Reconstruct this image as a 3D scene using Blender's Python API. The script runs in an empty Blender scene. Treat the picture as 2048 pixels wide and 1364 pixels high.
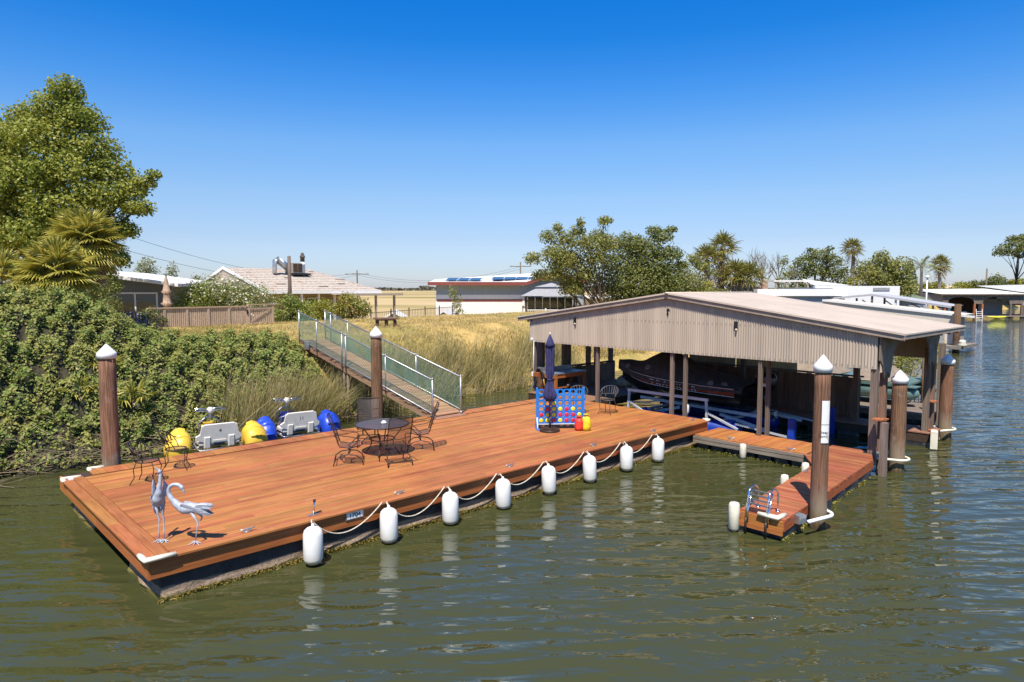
import bpy, math, random
import numpy as np
from mathutils import Matrix, Vector, Euler

random.seed(7)
rng = np.random.default_rng(11)
SC = bpy.context.scene
COL = SC.collection
R = math.radians
PI = math.pi

# ------------------------------------------------------------------ camera, sky, sun, exposure
cam_data = bpy.data.cameras.new('camera')
cam_data.sensor_width = 36.0
cam_data.lens = 24.0
cam_data.clip_start = 0.1
cam_data.clip_end = 9000
camera = bpy.data.objects.new('camera', cam_data)
camera.location = (0, 0, 4.7)
camera.rotation_euler = (R(90 - 4.48), 0, 0)
COL.objects.link(camera)
SC.camera = camera

SUN_EL = R(60)
SUN_DIR = Vector((-0.17 * math.cos(SUN_EL), -0.985 * math.cos(SUN_EL), math.sin(SUN_EL))).normalized()
world = bpy.data.worlds.new('World')
SC.world = world
world.use_nodes = True
wn = world.node_tree
wn.nodes.clear()
w_out = wn.nodes.new('ShaderNodeOutputWorld')
w_bg = wn.nodes.new('ShaderNodeBackground')
w_sky = wn.nodes.new('ShaderNodeTexSky')
w_sky.sky_type = 'NISHITA'
w_sky.sun_disc = False
w_sky.sun_elevation = SUN_EL
w_sky.sun_rotation = math.atan2(SUN_DIR.x, SUN_DIR.y)
w_sky.altitude = 0
w_sky.air_density = 1.0
w_sky.dust_density = 0.35
w_sky.ozone_density = 3.0
w_hs = wn.nodes.new('ShaderNodeHueSaturation')
w_hs.inputs['Saturation'].default_value = 1.25
w_bg.inputs['Strength'].default_value = 0.13
wn.links.new(w_sky.outputs['Color'], w_hs.inputs['Color'])
# deep blue paling to the horizon; unseen overhead sky greyed to lessen blue fill, the same all the way round
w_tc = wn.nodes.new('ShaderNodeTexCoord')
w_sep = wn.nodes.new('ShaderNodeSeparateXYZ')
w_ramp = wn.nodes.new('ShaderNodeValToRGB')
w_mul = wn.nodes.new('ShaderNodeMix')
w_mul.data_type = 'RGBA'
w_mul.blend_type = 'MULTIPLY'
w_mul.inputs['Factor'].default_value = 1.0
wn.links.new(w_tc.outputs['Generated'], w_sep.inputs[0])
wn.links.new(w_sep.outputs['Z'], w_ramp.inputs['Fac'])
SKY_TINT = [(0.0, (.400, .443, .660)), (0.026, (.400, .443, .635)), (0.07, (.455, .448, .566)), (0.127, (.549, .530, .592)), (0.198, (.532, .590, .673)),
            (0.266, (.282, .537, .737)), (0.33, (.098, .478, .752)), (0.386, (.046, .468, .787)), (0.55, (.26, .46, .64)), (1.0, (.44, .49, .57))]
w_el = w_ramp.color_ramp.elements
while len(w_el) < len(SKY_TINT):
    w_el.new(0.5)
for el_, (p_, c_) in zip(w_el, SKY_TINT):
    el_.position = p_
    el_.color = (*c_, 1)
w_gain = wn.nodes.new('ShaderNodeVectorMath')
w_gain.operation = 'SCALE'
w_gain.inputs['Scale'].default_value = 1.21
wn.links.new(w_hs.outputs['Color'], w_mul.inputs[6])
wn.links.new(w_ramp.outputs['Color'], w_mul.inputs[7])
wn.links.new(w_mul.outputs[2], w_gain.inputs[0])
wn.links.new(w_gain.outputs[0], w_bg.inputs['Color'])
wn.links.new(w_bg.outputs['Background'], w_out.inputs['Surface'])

sun_data = bpy.data.lights.new('sun', 'SUN')
sun_data.energy = 4.6
sun_data.angle = R(0.5)
sun_data.color = (1.0, 0.925, 0.81)
sun = bpy.data.objects.new('sun', sun_data)
sun.rotation_euler = (-SUN_DIR).to_track_quat('-Z', 'Y').to_euler()
COL.objects.link(sun)

SC.view_settings.view_transform = 'Standard'
SC.view_settings.look = 'None'
SC.view_settings.exposure = 0.62
SC.view_settings.gamma = 1.0
SC.view_settings.use_curve_mapping = False
SC.cycles.use_denoising = True
SC.cycles.max_bounces = 6
SC.cycles.transparent_max_bounces = 12
SC.cycles.caustics_reflective = False
SC.cycles.caustics_refractive = False

# ------------------------------------------------------------------ frames
# The dock has its own frame: a runs along its long front edge, b across it towards the bank, z up from the water.
TH = R(43.29)
OX, OY = -5.34, 9.76
CT, ST = math.cos(TH), math.sin(TH)


def D(a, b, z=0.0):
    return Vector((OX + a * CT - b * ST, OY + a * ST + b * CT, z))


def to_dock(x, y):
    dx, dy = x - OX, y - OY
    return dx * CT + dy * ST, -dx * ST + dy * CT


def shore(a):
    return 12.4 + 0.07 * (a - 16) - 1.2 * np.exp(-((a - 4) / 7.0) ** 2)


PROF = np.array([(-400, -3), (-3, -1.5), (-0.6, -0.25), (0, 0), (0.6, 0.45), (1.6, 1.5), (2.6, 2.3), (4, 2.72), (7, 2.8),
                 (10.5, 2.9), (13, 2.5), (20, 1.2), (35, 0), (60, -1.2), (120, -1.5), (6000, -1.5)], float)


def ground_ab(a, b):
    return np.interp(b - shore(a), PROF[:, 0], PROF[:, 1])


def ground(x, y):
    a, b = to_dock(x, y)
    return ground_ab(a, b)


def far(px, Y):
    """Ground position of something seen in column px of the 2048-wide photograph, Y metres ahead of the camera."""
    return (px - 1024) / 1365.3 * Y * 1.003


# ------------------------------------------------------------------ materials
MATS = {}


def nt(m):
    m.use_nodes = True
    t = m.node_tree
    b = t.nodes['Principled BSDF']
    return t, b


def N(t, kind, **kw):
    n = t.nodes.new(kind)
    for k, v in kw.items():
        if k.startswith('i_'):
            n.inputs[k[2:].replace('_', ' ')].default_value = v
        else:
            setattr(n, k, v)
    return n


def ramp(t, stops):
    n = t.nodes.new('ShaderNodeValToRGB')
    e = n.color_ramp.elements
    while len(e) < len(stops):
        e.new(0.5)
    for el, (p, c) in zip(e, stops):
        el.position = p
        el.color = (c[0], c[1], c[2], 1) if not isinstance(c, (int, float)) else (c, c, c, 1)
    return n


def plain(name, col, rough=0.6, metal=0.0, var=0.12, scale=6.0, bump=0.0, bscale=40.0, spec=0.5, stretch=(1, 1, 1), rand=0.0, dirt=None, emit=None):
    """Principled material with noise-driven colour variation, optional random tint per object, and relief."""
    if name in MATS:
        return MATS[name]
    m = bpy.data.materials.new(name)
    t, b = nt(m)
    L = t.links
    b.inputs['Roughness'].default_value = rough
    b.inputs['Metallic'].default_value = metal
    b.inputs['Specular IOR Level'].default_value = spec
    tc = N(t, 'ShaderNodeTexCoord')
    mp = N(t, 'ShaderNodeMapping')
    mp.inputs['Scale'].default_value = stretch
    L.new(tc.outputs['Object'], mp.inputs['Vector'])
    vec = mp.outputs['Vector']
    if rand > 0:
        oi = N(t, 'ShaderNodeObjectInfo')
        ad = N(t, 'ShaderNodeVectorMath', operation='ADD')
        cm = N(t, 'ShaderNodeCombineXYZ')
        mu = N(t, 'ShaderNodeMath', operation='MULTIPLY')
        mu.inputs[1].default_value = 57.0
        L.new(oi.outputs['Random'], mu.inputs[0])
        for i in range(3):
            L.new(mu.outputs[0], cm.inputs[i])
        L.new(vec, ad.inputs[0])
        L.new(cm.outputs[0], ad.inputs[1])
        vec = ad.outputs[0]
    nz = N(t, 'ShaderNodeTexNoise')
    nz.inputs['Scale'].default_value = scale
    nz.inputs['Detail'].default_value = 5
    L.new(vec, nz.inputs['Vector'])
    c0 = [max(0, c * (1 - var * 1.6)) for c in col]
    c1 = [min(1, c * (1 + var)) for c in col]
    rp = ramp(t, [(0.3, c0), (0.7, c1)])
    L.new(nz.outputs['Fac'], rp.inputs['Fac'])
    out = rp.outputs['Color']
    if rand > 0:
        hv = N(t, 'ShaderNodeHueSaturation')
        mr = N(t, 'ShaderNodeMapRange')
        mr.inputs['To Min'].default_value = 1 - rand
        mr.inputs['To Max'].default_value = 1 + rand
        L.new(oi.outputs['Random'], mr.inputs['Value'])
        L.new(mr.outputs[0], hv.inputs['Value'])
        fr = N(t, 'ShaderNodeMath', operation='FRACT')
        m7 = N(t, 'ShaderNodeMath', operation='MULTIPLY')
        m7.inputs[1].default_value = 17.3
        L.new(oi.outputs['Random'], m7.inputs[0])
        L.new(m7.outputs[0], fr.inputs[0])
        mr2 = N(t, 'ShaderNodeMapRange')
        mr2.inputs['To Min'].default_value = 1 - rand * 0.7
        mr2.inputs['To Max'].default_value = 1 + rand * 0.4
        L.new(fr.outputs[0], mr2.inputs['Value'])
        L.new(mr2.outputs[0], hv.inputs['Saturation'])
        L.new(out, hv.inputs['Color'])
        out = hv.outputs['Color']
    if dirt:
        n2 = N(t, 'ShaderNodeTexNoise')
        n2.inputs['Scale'].default_value = dirt[1]
        n2.inputs['Detail'].default_value = 6
        L.new(tc.outputs['Object'], n2.inputs['Vector'])
        r2 = ramp(t, [(dirt[2], 0.0), (dirt[2] + 0.12, 1.0)])
        L.new(n2.outputs['Fac'], r2.inputs['Fac'])
        mx = N(t, 'ShaderNodeMix', data_type='RGBA')
        L.new(r2.outputs['Color'], mx.inputs['Factor'])
        L.new(out, mx.inputs[6])
        mx.inputs[7].default_value = (*dirt[0], 1)
        out = mx.outputs[2]
    L.new(out, b.inputs['Base Color'])
    if bump > 0:
        n3 = N(t, 'ShaderNodeTexNoise')
        n3.inputs['Scale'].default_value = bscale
        n3.inputs['Detail'].default_value = 4
        L.new(vec, n3.inputs['Vector'])
        bp = N(t, 'ShaderNodeBump')
        bp.inputs['Strength'].default_value = bump
        bp.inputs['Distance'].default_value = 0.02
        L.new(n3.outputs['Fac'], bp.inputs['Height'])
        L.new(bp.outputs['Normal'], b.inputs['Normal'])
    if emit:
        b.inputs['Emission Color'].default_value = (*emit[:3], 1)
        b.inputs['Emission Strength'].default_value = emit[3]
    MATS[name] = m
    return m


def wood(name, dark, light, rand=0.14, rough=0.6, axis='x', gs=1.0, worn=None, specks=0.0):
    """Grained timber; the grain runs along the local axis given."""
    if name in MATS:
        return MATS[name]
    m = bpy.data.materials.new(name)
    t, b = nt(m)
    L = t.links
    b.inputs['Roughness'].default_value = rough
    b.inputs['Specular IOR Level'].default_value = 0.35
    tc = N(t, 'ShaderNodeTexCoord')
    oi = N(t, 'ShaderNodeObjectInfo')
    mu = N(t, 'ShaderNodeMath', operation='MULTIPLY')
    mu.inputs[1].default_value = 91.0
    L.new(oi.outputs['Random'], mu.inputs[0])
    cm = N(t, 'ShaderNodeCombineXYZ')
    for i in range(3):
        L.new(mu.outputs[0], cm.inputs[i])
    ad = N(t, 'ShaderNodeVectorMath', operation='ADD')
    L.new(tc.outputs['Object'], ad.inputs[0])
    L.new(cm.outputs[0], ad.inputs[1])
    mp = N(t, 'ShaderNodeMapping')
    s = {'x': (0.6, 14, 14), 'y': (14, 0.6, 14), 'z': (14, 14, 0.6)}[axis]
    mp.inputs['Scale'].default_value = tuple(k * gs for k in s)
    L.new(ad.outputs[0], mp.inputs['Vector'])
    nz = N(t, 'ShaderNodeTexNoise')
    nz.inputs['Scale'].default_value = 2.2
    nz.inputs['Detail'].default_value = 6
    nz.inputs['Roughness'].default_value = 0.62
    L.new(mp.outputs[0], nz.inputs['Vector'])
    mid = [(x + y) / 2 for x, y in zip(dark, light)]
    rp = ramp(t, [(0.28, dark), (0.5, mid), (0.72, light)])
    L.new(nz.outputs['Fac'], rp.inputs['Fac'])
    hv = N(t, 'ShaderNodeHueSaturation')
    mr = N(t, 'ShaderNodeMapRange')
    mr.inputs['To Min'].default_value = 1 - rand * 1.2
    mr.inputs['To Max'].default_value = 1 + rand
    L.new(oi.outputs['Random'], mr.inputs['Value'])
    L.new(mr.outputs[0], hv.inputs['Value'])
    m7 = N(t, 'ShaderNodeMath', operation='MULTIPLY')
    m7.inputs[1].default_value = 23.7
    fr = N(t, 'ShaderNodeMath', operation='FRACT')
    L.new(oi.outputs['Random'], m7.inputs[0])
    L.new(m7.outputs[0], fr.inputs[0])
    mr2 = N(t, 'ShaderNodeMapRange')
    mr2.inputs['To Min'].default_value = 0.5 - 0.012
    mr2.inputs['To Max'].default_value = 0.5 + 0.012
    L.new(fr.outputs[0], mr2.inputs['Value'])
    L.new(mr2.outputs[0], hv.inputs['Hue'])
    L.new(rp.outputs['Color'], hv.inputs['Color'])
    out = hv.outputs['Color']
    if worn:
        n2 = N(t, 'ShaderNodeTexNoise')
        n2.inputs['Scale'].default_value = worn[1]
        n2.inputs['Detail'].default_value = 7
        n2.inputs['Roughness'].default_value = 0.7
        L.new(ad.outputs[0], n2.inputs['Vector'])
        r2 = ramp(t, [(worn[2], 0.0), (worn[2] + 0.14, worn[3])])
        L.new(n2.outputs['Fac'], r2.inputs['Fac'])
        mx = N(t, 'ShaderNodeMix', data_type='RGBA')
        L.new(r2.outputs['Color'], mx.inputs['Factor'])
        L.new(out, mx.inputs[6])
        mx.inputs[7].default_value = (*worn[0], 1)
        out = mx.outputs[2]
    if specks:
        # droppings and scuffs: scattered pale flecks that ignore the board joints
        gp = N(t, 'ShaderNodeNewGeometry')
        n4 = N(t, 'ShaderNodeTexNoise', i_Scale=specks, i_Detail=3.0, i_Roughness=0.6)
        L.new(gp.outputs['Position'], n4.inputs['Vector'])
        r4 = ramp(t, [(0.735, 0.0), (0.775, 0.6)])
        L.new(n4.outputs['Fac'], r4.inputs['Fac'])
        n5 = N(t, 'ShaderNodeTexNoise', i_Scale=0.55, i_Detail=5.0, i_Roughness=0.6)
        L.new(gp.outputs['Position'], n5.inputs['Vector'])
        r5 = ramp(t, [(0.35, (0.74, 0.72, 0.70)), (0.62, (1, 1, 1))])
        L.new(n5.outputs['Fac'], r5.inputs['Fac'])
        m5 = N(t, 'ShaderNodeMix', data_type='RGBA', blend_type='MULTIPLY')
        m5.inputs['Factor'].default_value = 1.0
        L.new(out, m5.inputs[6])
        L.new(r5.outputs['Color'], m5.inputs[7])
        mx = N(t, 'ShaderNodeMix', data_type='RGBA')
        L.new(r4.outputs['Color'], mx.inputs['Factor'])
        L.new(m5.outputs[2], mx.inputs[6])
        mx.inputs[7].default_value = (0.66, 0.52, 0.42, 1)
        out = mx.outputs[2]
    L.new(out, b.inputs['Base Color'])
    bp = N(t, 'ShaderNodeBump')
    bp.inputs['Strength'].default_value = 0.35
    bp.inputs['Distance'].default_value = 0.006
    L.new(nz.outputs['Fac'], bp.inputs['Height'])
    L.new(bp.outputs['Normal'], b.inputs['Normal'])
    MATS[name] = m
    return m


def leafy(name, cols, trans=0.3, rough=0.5, patch=None, pscale=0.6, gain=None):
    """Leaves: each leaf its own tint, soft patches of other foliage colour, light passing through."""
    if name in MATS:
        return MATS[name]
    m = bpy.data.materials.new(name)
    t, b = nt(m)
    L = t.links
    b.inputs['Roughness'].default_value = rough
    b.inputs['Specular IOR Level'].default_value = 0.4
    g = N(t, 'ShaderNodeNewGeometry')
    top = max(max(c) for c in cols)
    if gain is None:
        gain = 1.0 if trans < .1 else 2.3 if top < .2 else 1.8 if top < .36 else 1.0
    if trans >= .2:
        trans += .08
    cols = [tuple(min(.9, k * gain) for k in c) for c in cols]
    patch = tuple(k * gain for k in patch) if patch else None
    rp = ramp(t, [(i / max(1, len(cols) - 1), c) for i, c in enumerate(cols)])
    L.new(g.outputs['Random Per Island'], rp.inputs['Fac'])
    out = rp.outputs['Color']
    if patch:
        tc = N(t, 'ShaderNodeTexCoord')
        nz = N(t, 'ShaderNodeTexNoise')
        nz.inputs['Scale'].default_value = pscale
        nz.inputs['Detail'].default_value = 4
        L.new(tc.outputs['Object'], nz.inputs['Vector'])
        r2 = ramp(t, [(0.45, 0.0), (0.65, 0.85)])
        L.new(nz.outputs['Fac'], r2.inputs['Fac'])
        mx = N(t, 'ShaderNodeMix', data_type='RGBA')
        L.new(r2.outputs['Color'], mx.inputs['Factor'])
        L.new(out, mx.inputs[6])
        mx.inputs[7].default_value = (*patch, 1)
        out = mx.outputs[2]
    L.new(out, b.inputs['Base Color'])
    if trans > 0:
        tr = N(t, 'ShaderNodeBsdfTranslucent')
        L.new(out, tr.inputs['Color'])
        ms = N(t, 'ShaderNodeMixShader')
        ms.inputs[0].default_value = trans
        L.new(b.outputs[0], ms.inputs[1])
        L.new(tr.outputs[0], ms.inputs[2])
        L.new(ms.outputs[0], t.nodes['Material Output'].inputs['Surface'])
    MATS[name] = m
    return m


def screen(name, col, clear):
    """Fine metal mesh: too fine to see its holes, so light passes a fixed share of it."""
    if name in MATS:
        return MATS[name]
    m = bpy.data.materials.new(name)
    t, b = nt(m)
    b.inputs['Base Color'].default_value = (*col, 1)
    b.inputs['Roughness'].default_value = 0.5
    tr = N(t, 'ShaderNodeBsdfTransparent')
    ms = N(t, 'ShaderNodeMixShader')
    ms.inputs[0].default_value = clear
    t.links.new(b.outputs[0], ms.inputs[1])
    t.links.new(tr.outputs[0], ms.inputs[2])
    t.links.new(ms.outputs[0], t.nodes['Material Output'].inputs['Surface'])
    MATS[name] = m
    return m


# ------------------------------------------------------------------ mesh building
class MB:
    def __init__(s):
        s.v, s.f, s.sm = [], [], []

    def add(s, vs, fs, M=None, smooth=False):
        o = len(s.v)
        if M is not None:
            vs = [M @ Vector(p) for p in vs]
        s.v.extend([tuple(p) for p in vs])
        s.f.extend([tuple(i + o for i in f) for f in fs])
        s.sm.extend([smooth] * len(fs))
        return s

    def box(s, x0, x1, y0, y1, z0, z1, M=None, c=0.0):
        if c <= 0:
            vs = [(x0, y0, z0), (x1, y0, z0), (x1, y1, z0), (x0, y1, z0), (x0, y0, z1), (x1, y0, z1), (x1, y1, z1), (x0, y1, z1)]
            fs = [(3, 2, 1, 0), (4, 5, 6, 7), (0, 1, 5, 4), (1, 2, 6, 5), (2, 3, 7, 6), (3, 0, 4, 7)]
        else:
            vs = [(x0, y0, z0), (x1, y0, z0), (x1, y1, z0), (x0, y1, z0),
                  (x0, y0, z1 - c), (x1, y0, z1 - c), (x1, y1, z1 - c), (x0, y1, z1 - c),
                  (x0 + c, y0 + c, z1), (x1 - c, y0 + c, z1), (x1 - c, y1 - c, z1), (x0 + c, y1 - c, z1)]
            fs = [(3, 2, 1, 0), (0, 1, 5, 4), (1, 2, 6, 5), (2, 3, 7, 6), (3, 0, 4, 7),
                  (4, 5, 9, 8), (5, 6, 10, 9), (6, 7, 11, 10), (7, 4, 8, 11), (8, 9, 10, 11)]
        return s.add(vs, fs, M)

    def bar(s, p, q, w, h=None, up=(0, 0, 1)):
        """Square bar from p to q."""
        h = h or w
        p, q = Vector(p), Vector(q)
        d = (q - p)
        L = d.length
        d.normalize()
        u = Vector(up)
        if abs(d.dot(u)) > 0.98:
            u = Vector((1, 0, 0))
        x = d.cross(u).normalized()
        y = x.cross(d).normalized()
        vs = []
        for e in (p, q):
            for i, j in ((-1, -1), (1, -1), (1, 1), (-1, 1)):
                vs.append(e + x * (i * w / 2) + y * (j * h / 2))
        fs = [(0, 1, 2, 3), (7, 6, 5, 4), (4, 5, 1, 0), (5, 6, 2, 1), (6, 7, 3, 2), (7, 4, 0, 3)]
        return s.add(vs, fs)

    def tube(s, pts, r, n=6, closed=False, smooth=True, flat=1.0, ref=(0, 0, 1)):
        pts = [Vector(p) for p in pts]
        k = len(pts)
        rs = r if isinstance(r, (list, tuple)) else [r] * k
        vs, fs = [], []
        prev = None
        for i, p in enumerate(pts):
            if closed:
                d = pts[(i + 1) % k] - pts[i - 1]
            else:
                d = pts[min(i + 1, k - 1)] - pts[max(i - 1, 0)]
            if d.length < 1e-9:
                d = Vector((0, 0, 1))
            d.normalize()
            if prev is None:
                u = Vector(ref)
                if abs(d.dot(u)) > 0.95:
                    u = Vector((1, 0, 0))
                x = d.cross(u).normalized()
            else:
                x = (prev - d * prev.dot(d))
                x = x.normalized() if x.length > 1e-6 else prev
            prev = x
            y = d.cross(x)
            for j in range(n):
                a = 2 * PI * j / n
                vs.append(p + (x * math.cos(a) + y * math.sin(a) * flat) * rs[i])
        m = k if closed else k - 1
        for i in range(m):
            i2 = (i + 1) % k
            for j in range(n):
                j2 = (j + 1) % n
                fs.append((i * n + j, i * n + j2, i2 * n + j2, i2 * n + j))
        if not closed:
            fs.append(tuple(range(n - 1, -1, -1)))
            fs.append(tuple((k - 1) * n + j for j in range(n)))
        return s.add(vs, fs, smooth=smooth)

    def lathe(s, prof, n=16, M=None, smooth=True, mod=None):
        """Revolve (r, z) pairs around local z; mod(angle, i) scales the radius."""
        vs, fs = [], []
        for i, (r, z) in enumerate(prof):
            for j in range(n):
                a = 2 * PI * j / n
                k = mod(a, i) if mod else 1
                vs.append((r * k * math.cos(a), r * k * math.sin(a), z))
        for i in range(len(prof) - 1):
            for j in range(n):
                j2 = (j + 1) % n
                fs.append((i * n + j, i * n + j2, (i + 1) * n + j2, (i + 1) * n + j))
        if prof[0][0] > 1e-4:
            fs.append(tuple(range(n - 1, -1, -1)))
        if prof[-1][0] > 1e-4:
            fs.append(tuple((len(prof) - 1) * n + j for j in range(n)))
        return s.add(vs, fs, M, smooth)

    def prism(s, poly, h0, h1, M=None):
        """Extrude a polygon in local xy from z=h0 to z=h1."""
        n = len(poly)
        vs = [(x, y, h0) for x, y in poly] + [(x, y, h1) for x, y in poly]
        fs = [tuple(range(n - 1, -1, -1)), tuple(range(n, 2 * n))] + [(i, (i + 1) % n, n + (i + 1) % n, n + i) for i in range(n)]
        return s.add(vs, fs, M)

    def sheet(s, fn, nu, nv, smooth=True):
        vs = [fn(i / nu, j / nv) for j in range(nv + 1) for i in range(nu + 1)]
        fs = [(j * (nu + 1) + i, j * (nu + 1) + i + 1, (j + 1) * (nu + 1) + i + 1, (j + 1) * (nu + 1) + i) for j in range(nv) for i in range(nu)]
        return s.add(vs, fs, smooth=smooth)

    def build(s, name, mat, parent=None, loc=None):
        me = bpy.data.meshes.new(name)
        me.from_pydata(s.v, [], s.f)
        me.polygons.foreach_set('use_smooth', s.sm)
        if mat is not None:
            me.materials.append(mat)
        me.update()
        o = bpy.data.objects.new(name, me)
        COL.objects.link(o)
        if parent is not None:
            o.parent = parent
        if loc is not None:
            o.location = loc
        return o


def arr_mesh(name, V, F, mat, parent=None, smooth=False):
    """Fast mesh from numpy arrays (all faces with the same corner count)."""
    me = bpy.data.meshes.new(name)
    V = np.asarray(V, np.float32)
    F = np.asarray(F, np.int32)
    k = F.shape[1]
    me.vertices.add(len(V))
    me.vertices.foreach_set('co', V.ravel())
    me.loops.add(F.size)
    me.loops.foreach_set('vertex_index', F.ravel())
    me.polygons.add(len(F))
    me.polygons.foreach_set('loop_start', np.arange(0, F.size, k, dtype=np.int32))
    me.polygons.foreach_set('loop_total', np.full(len(F), k, np.int32))
    me.polygons.foreach_set('use_smooth', np.full(len(F), smooth))
    me.update(calc_edges=True)
    me.materials.append(mat)
    o = bpy.data.objects.new(name, me)
    COL.objects.link(o)
    if parent is not None:
        o.parent = parent
    return o


def tag(o, label=None, cat=None, group=None, kind=None):
    if label:
        o['label'] = label
    if cat:
        o['category'] = cat
    if group:
        o['group'] = group
    if kind:
        o['kind'] = kind
    return o


def thing(name, loc, rz, label, cat, group=None):
    o = bpy.data.objects.new(name, None)
    o.empty_display_size = 0.2
    COL.objects.link(o)
    o.location = loc
    o.rotation_euler = (0, 0, rz)
    return tag(o, label, cat, group)


def dthing(name, a, b, z, rot, label, cat, group=None):
    return thing(name, D(a, b, z), TH + rot, label, cat, group)


def copy_tree(o, parent=None):
    c = o.copy()
    COL.objects.link(c)
    if parent is not None:
        c.parent = parent
    for ch in [k for k in SC.objects if k.parent == o]:
        copy_tree(ch, c)
    return c


def text(name, body, size, depth, mat, parent, M):
    cu = bpy.data.curves.new(name, 'FONT')
    cu.body = body
    cu.size = size
    cu.extrude = depth
    cu.align_x = 'CENTER'
    cu.align_y = 'CENTER'
    tmp = bpy.data.objects.new(name + '_curve', cu)
    COL.objects.link(tmp)
    bpy.context.view_layer.update()
    me = bpy.data.meshes.new_from_object(tmp)
    bpy.data.objects.remove(tmp)
    bpy.data.curves.remove(cu)
    me.transform(M)
    me.materials.clear()
    me.materials.append(mat)
    o = bpy.data.objects.new(name, me)
    COL.objects.link(o)
    o.parent = parent
    return o


def frame_M(o, x, y, z):
    """Matrix whose columns are the axes x, y, z at origin o."""
    M = Matrix.Identity(4)
    for i, c in enumerate((x, y, z)):
        for j in range(3):
            M[j][i] = c[j]
    for j in range(3):
        M[j][3] = o[j]
    return M
# ------------------------------------------------------------------ ground
def ground_material():
    m = bpy.data.materials.new('dry_levee_ground')
    t, b = nt(m)
    L = t.links
    b.inputs['Roughness'].default_value = 0.95
    b.inputs['Specular IOR Level'].default_value = 0.1
    tc = N(t, 'ShaderNodeTexCoord')
    n1 = N(t, 'ShaderNodeTexNoise', i_Scale=0.22, i_Detail=7.0, i_Roughness=0.62)
    n2 = N(t, 'ShaderNodeTexNoise', i_Scale=3.5, i_Detail=8.0, i_Roughness=0.7)
    n3 = N(t, 'ShaderNodeTexNoise', i_Scale=0.012, i_Detail=3.0)
    mp = N(t, 'ShaderNodeMapping')
    mp.inputs['Scale'].default_value = (0.5, 1.1, 1)
    L.new(tc.outputs['Object'], mp.inputs['Vector'])
    L.new(mp.outputs[0], n3.inputs['Vector'])
    L.new(tc.outputs['Object'], n1.inputs['Vector'])
    L.new(tc.outputs['Object'], n2.inputs['Vector'])
    straw = ramp(t, [(0.3, (0.34, 0.235, 0.085)), (0.52, (0.52, 0.36, 0.13)), (0.75, (0.62, 0.45, 0.19))])
    L.new(n2.outputs['Fac'], straw.inputs['Fac'])
    green = ramp(t, [(0.3, (0.17, 0.16, 0.04)), (0.7, (0.30, 0.27, 0.075))])
    L.new(n2.outputs['Fac'], green.inputs['Fac'])
    gm = ramp(t, [(0.44, 0.0), (0.62, 0.75)])
    L.new(n1.outputs['Fac'], gm.inputs['Fac'])
    mx = N(t, 'ShaderNodeMix', data_type='RGBA')
    L.new(gm.outputs['Color'], mx.inputs['Factor'])
    L.new(straw.outputs['Color'], mx.inputs[6])
    L.new(green.outputs['Color'], mx.inputs[7])
    # far fields: mown strips and greener strips
    fm = ramp(t, [(0.36, (0.24, 0.21, 0.08)), (0.46, (0.44, 0.33, 0.16)), (0.56, (0.50, 0.38, 0.21)), (0.66, (0.36, 0.27, 0.13))])
    L.new(n3.outputs['Fac'], fm.inputs['Fac'])
    sx = N(t, 'ShaderNodeSeparateXYZ')
    L.new(tc.outputs['Object'], sx.inputs[0])
    low = N(t, 'ShaderNodeMapRange')
    low.inputs['From Min'].default_value = -0.2
    low.inputs['From Max'].default_value = -1.2
    L.new(sx.outputs['Z'], low.inputs['Value'])
    mf = N(t, 'ShaderNodeMix', data_type='RGBA')
    L.new(low.outputs[0], mf.inputs['Factor'])
    L.new(mx.outputs[2], mf.inputs[6])
    L.new(fm.outputs['Color'], mf.inputs[7])
    L.new(mf.outputs[2], b.inputs['Base Color'])
    bp = N(t, 'ShaderNodeBump', i_Strength=0.6, i_Distance=0.08)
    L.new(n2.outputs['Fac'], bp.inputs['Height'])
    L.new(bp.outputs['Normal'], b.inputs['Normal'])
    return m


def make_ground():
    aa = np.unique(np.concatenate([np.linspace(-6000, -80, 14), np.linspace(-80, -16, 20), np.linspace(-16, 60, 153), np.linspace(60, 200, 50), np.linspace(200, 6500, 16)]))
    ss = np.array([-40, -12, -3, -1.2, -.6, -.3, 0, .3, .6, 1, 1.3, 1.6, 2, 2.3, 2.6, 3, 3.5, 4, 4.6, 5.3, 6, 7, 8, 9, 10, 10.5, 11, 12, 13, 15, 17, 20, 25, 30, 35, 45, 60, 80, 120, 200, 400, 900, 2500, 6000], float)
    A, S = np.meshgrid(aa, ss, indexing='ij')
    B = S + shore(np.clip(A, -200, 400))
    Z = np.interp(S, PROF[:, 0], PROF[:, 1])
    near = (S > -.2) & (S < 40) & (A > -60) & (A < 150)
    Z = Z + near * (0.05 * np.sin(A * 1.9 + S * 1.3) + 0.04 * np.sin(A * 0.73 - S * 2.1) + 0.05 * rng.normal(size=A.shape) * 0.5)
    X = OX + A * CT - B * ST
    Y = OY + A * ST + B * CT
    n, k = A.shape
    V = np.stack([X, Y, Z], -1).reshape(-1, 3)
    i = np.arange(n - 1)[:, None] * k + np.arange(k - 1)[None, :]
    F = np.stack([i, i + k, i + k + 1, i + 1], -1).reshape(-1, 4)
    o = arr_mesh('ground', V, F, ground_material(), smooth=True)
    return tag(o, 'levee bank and fields of dry straw coloured grass', kind='structure')


make_ground()


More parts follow.
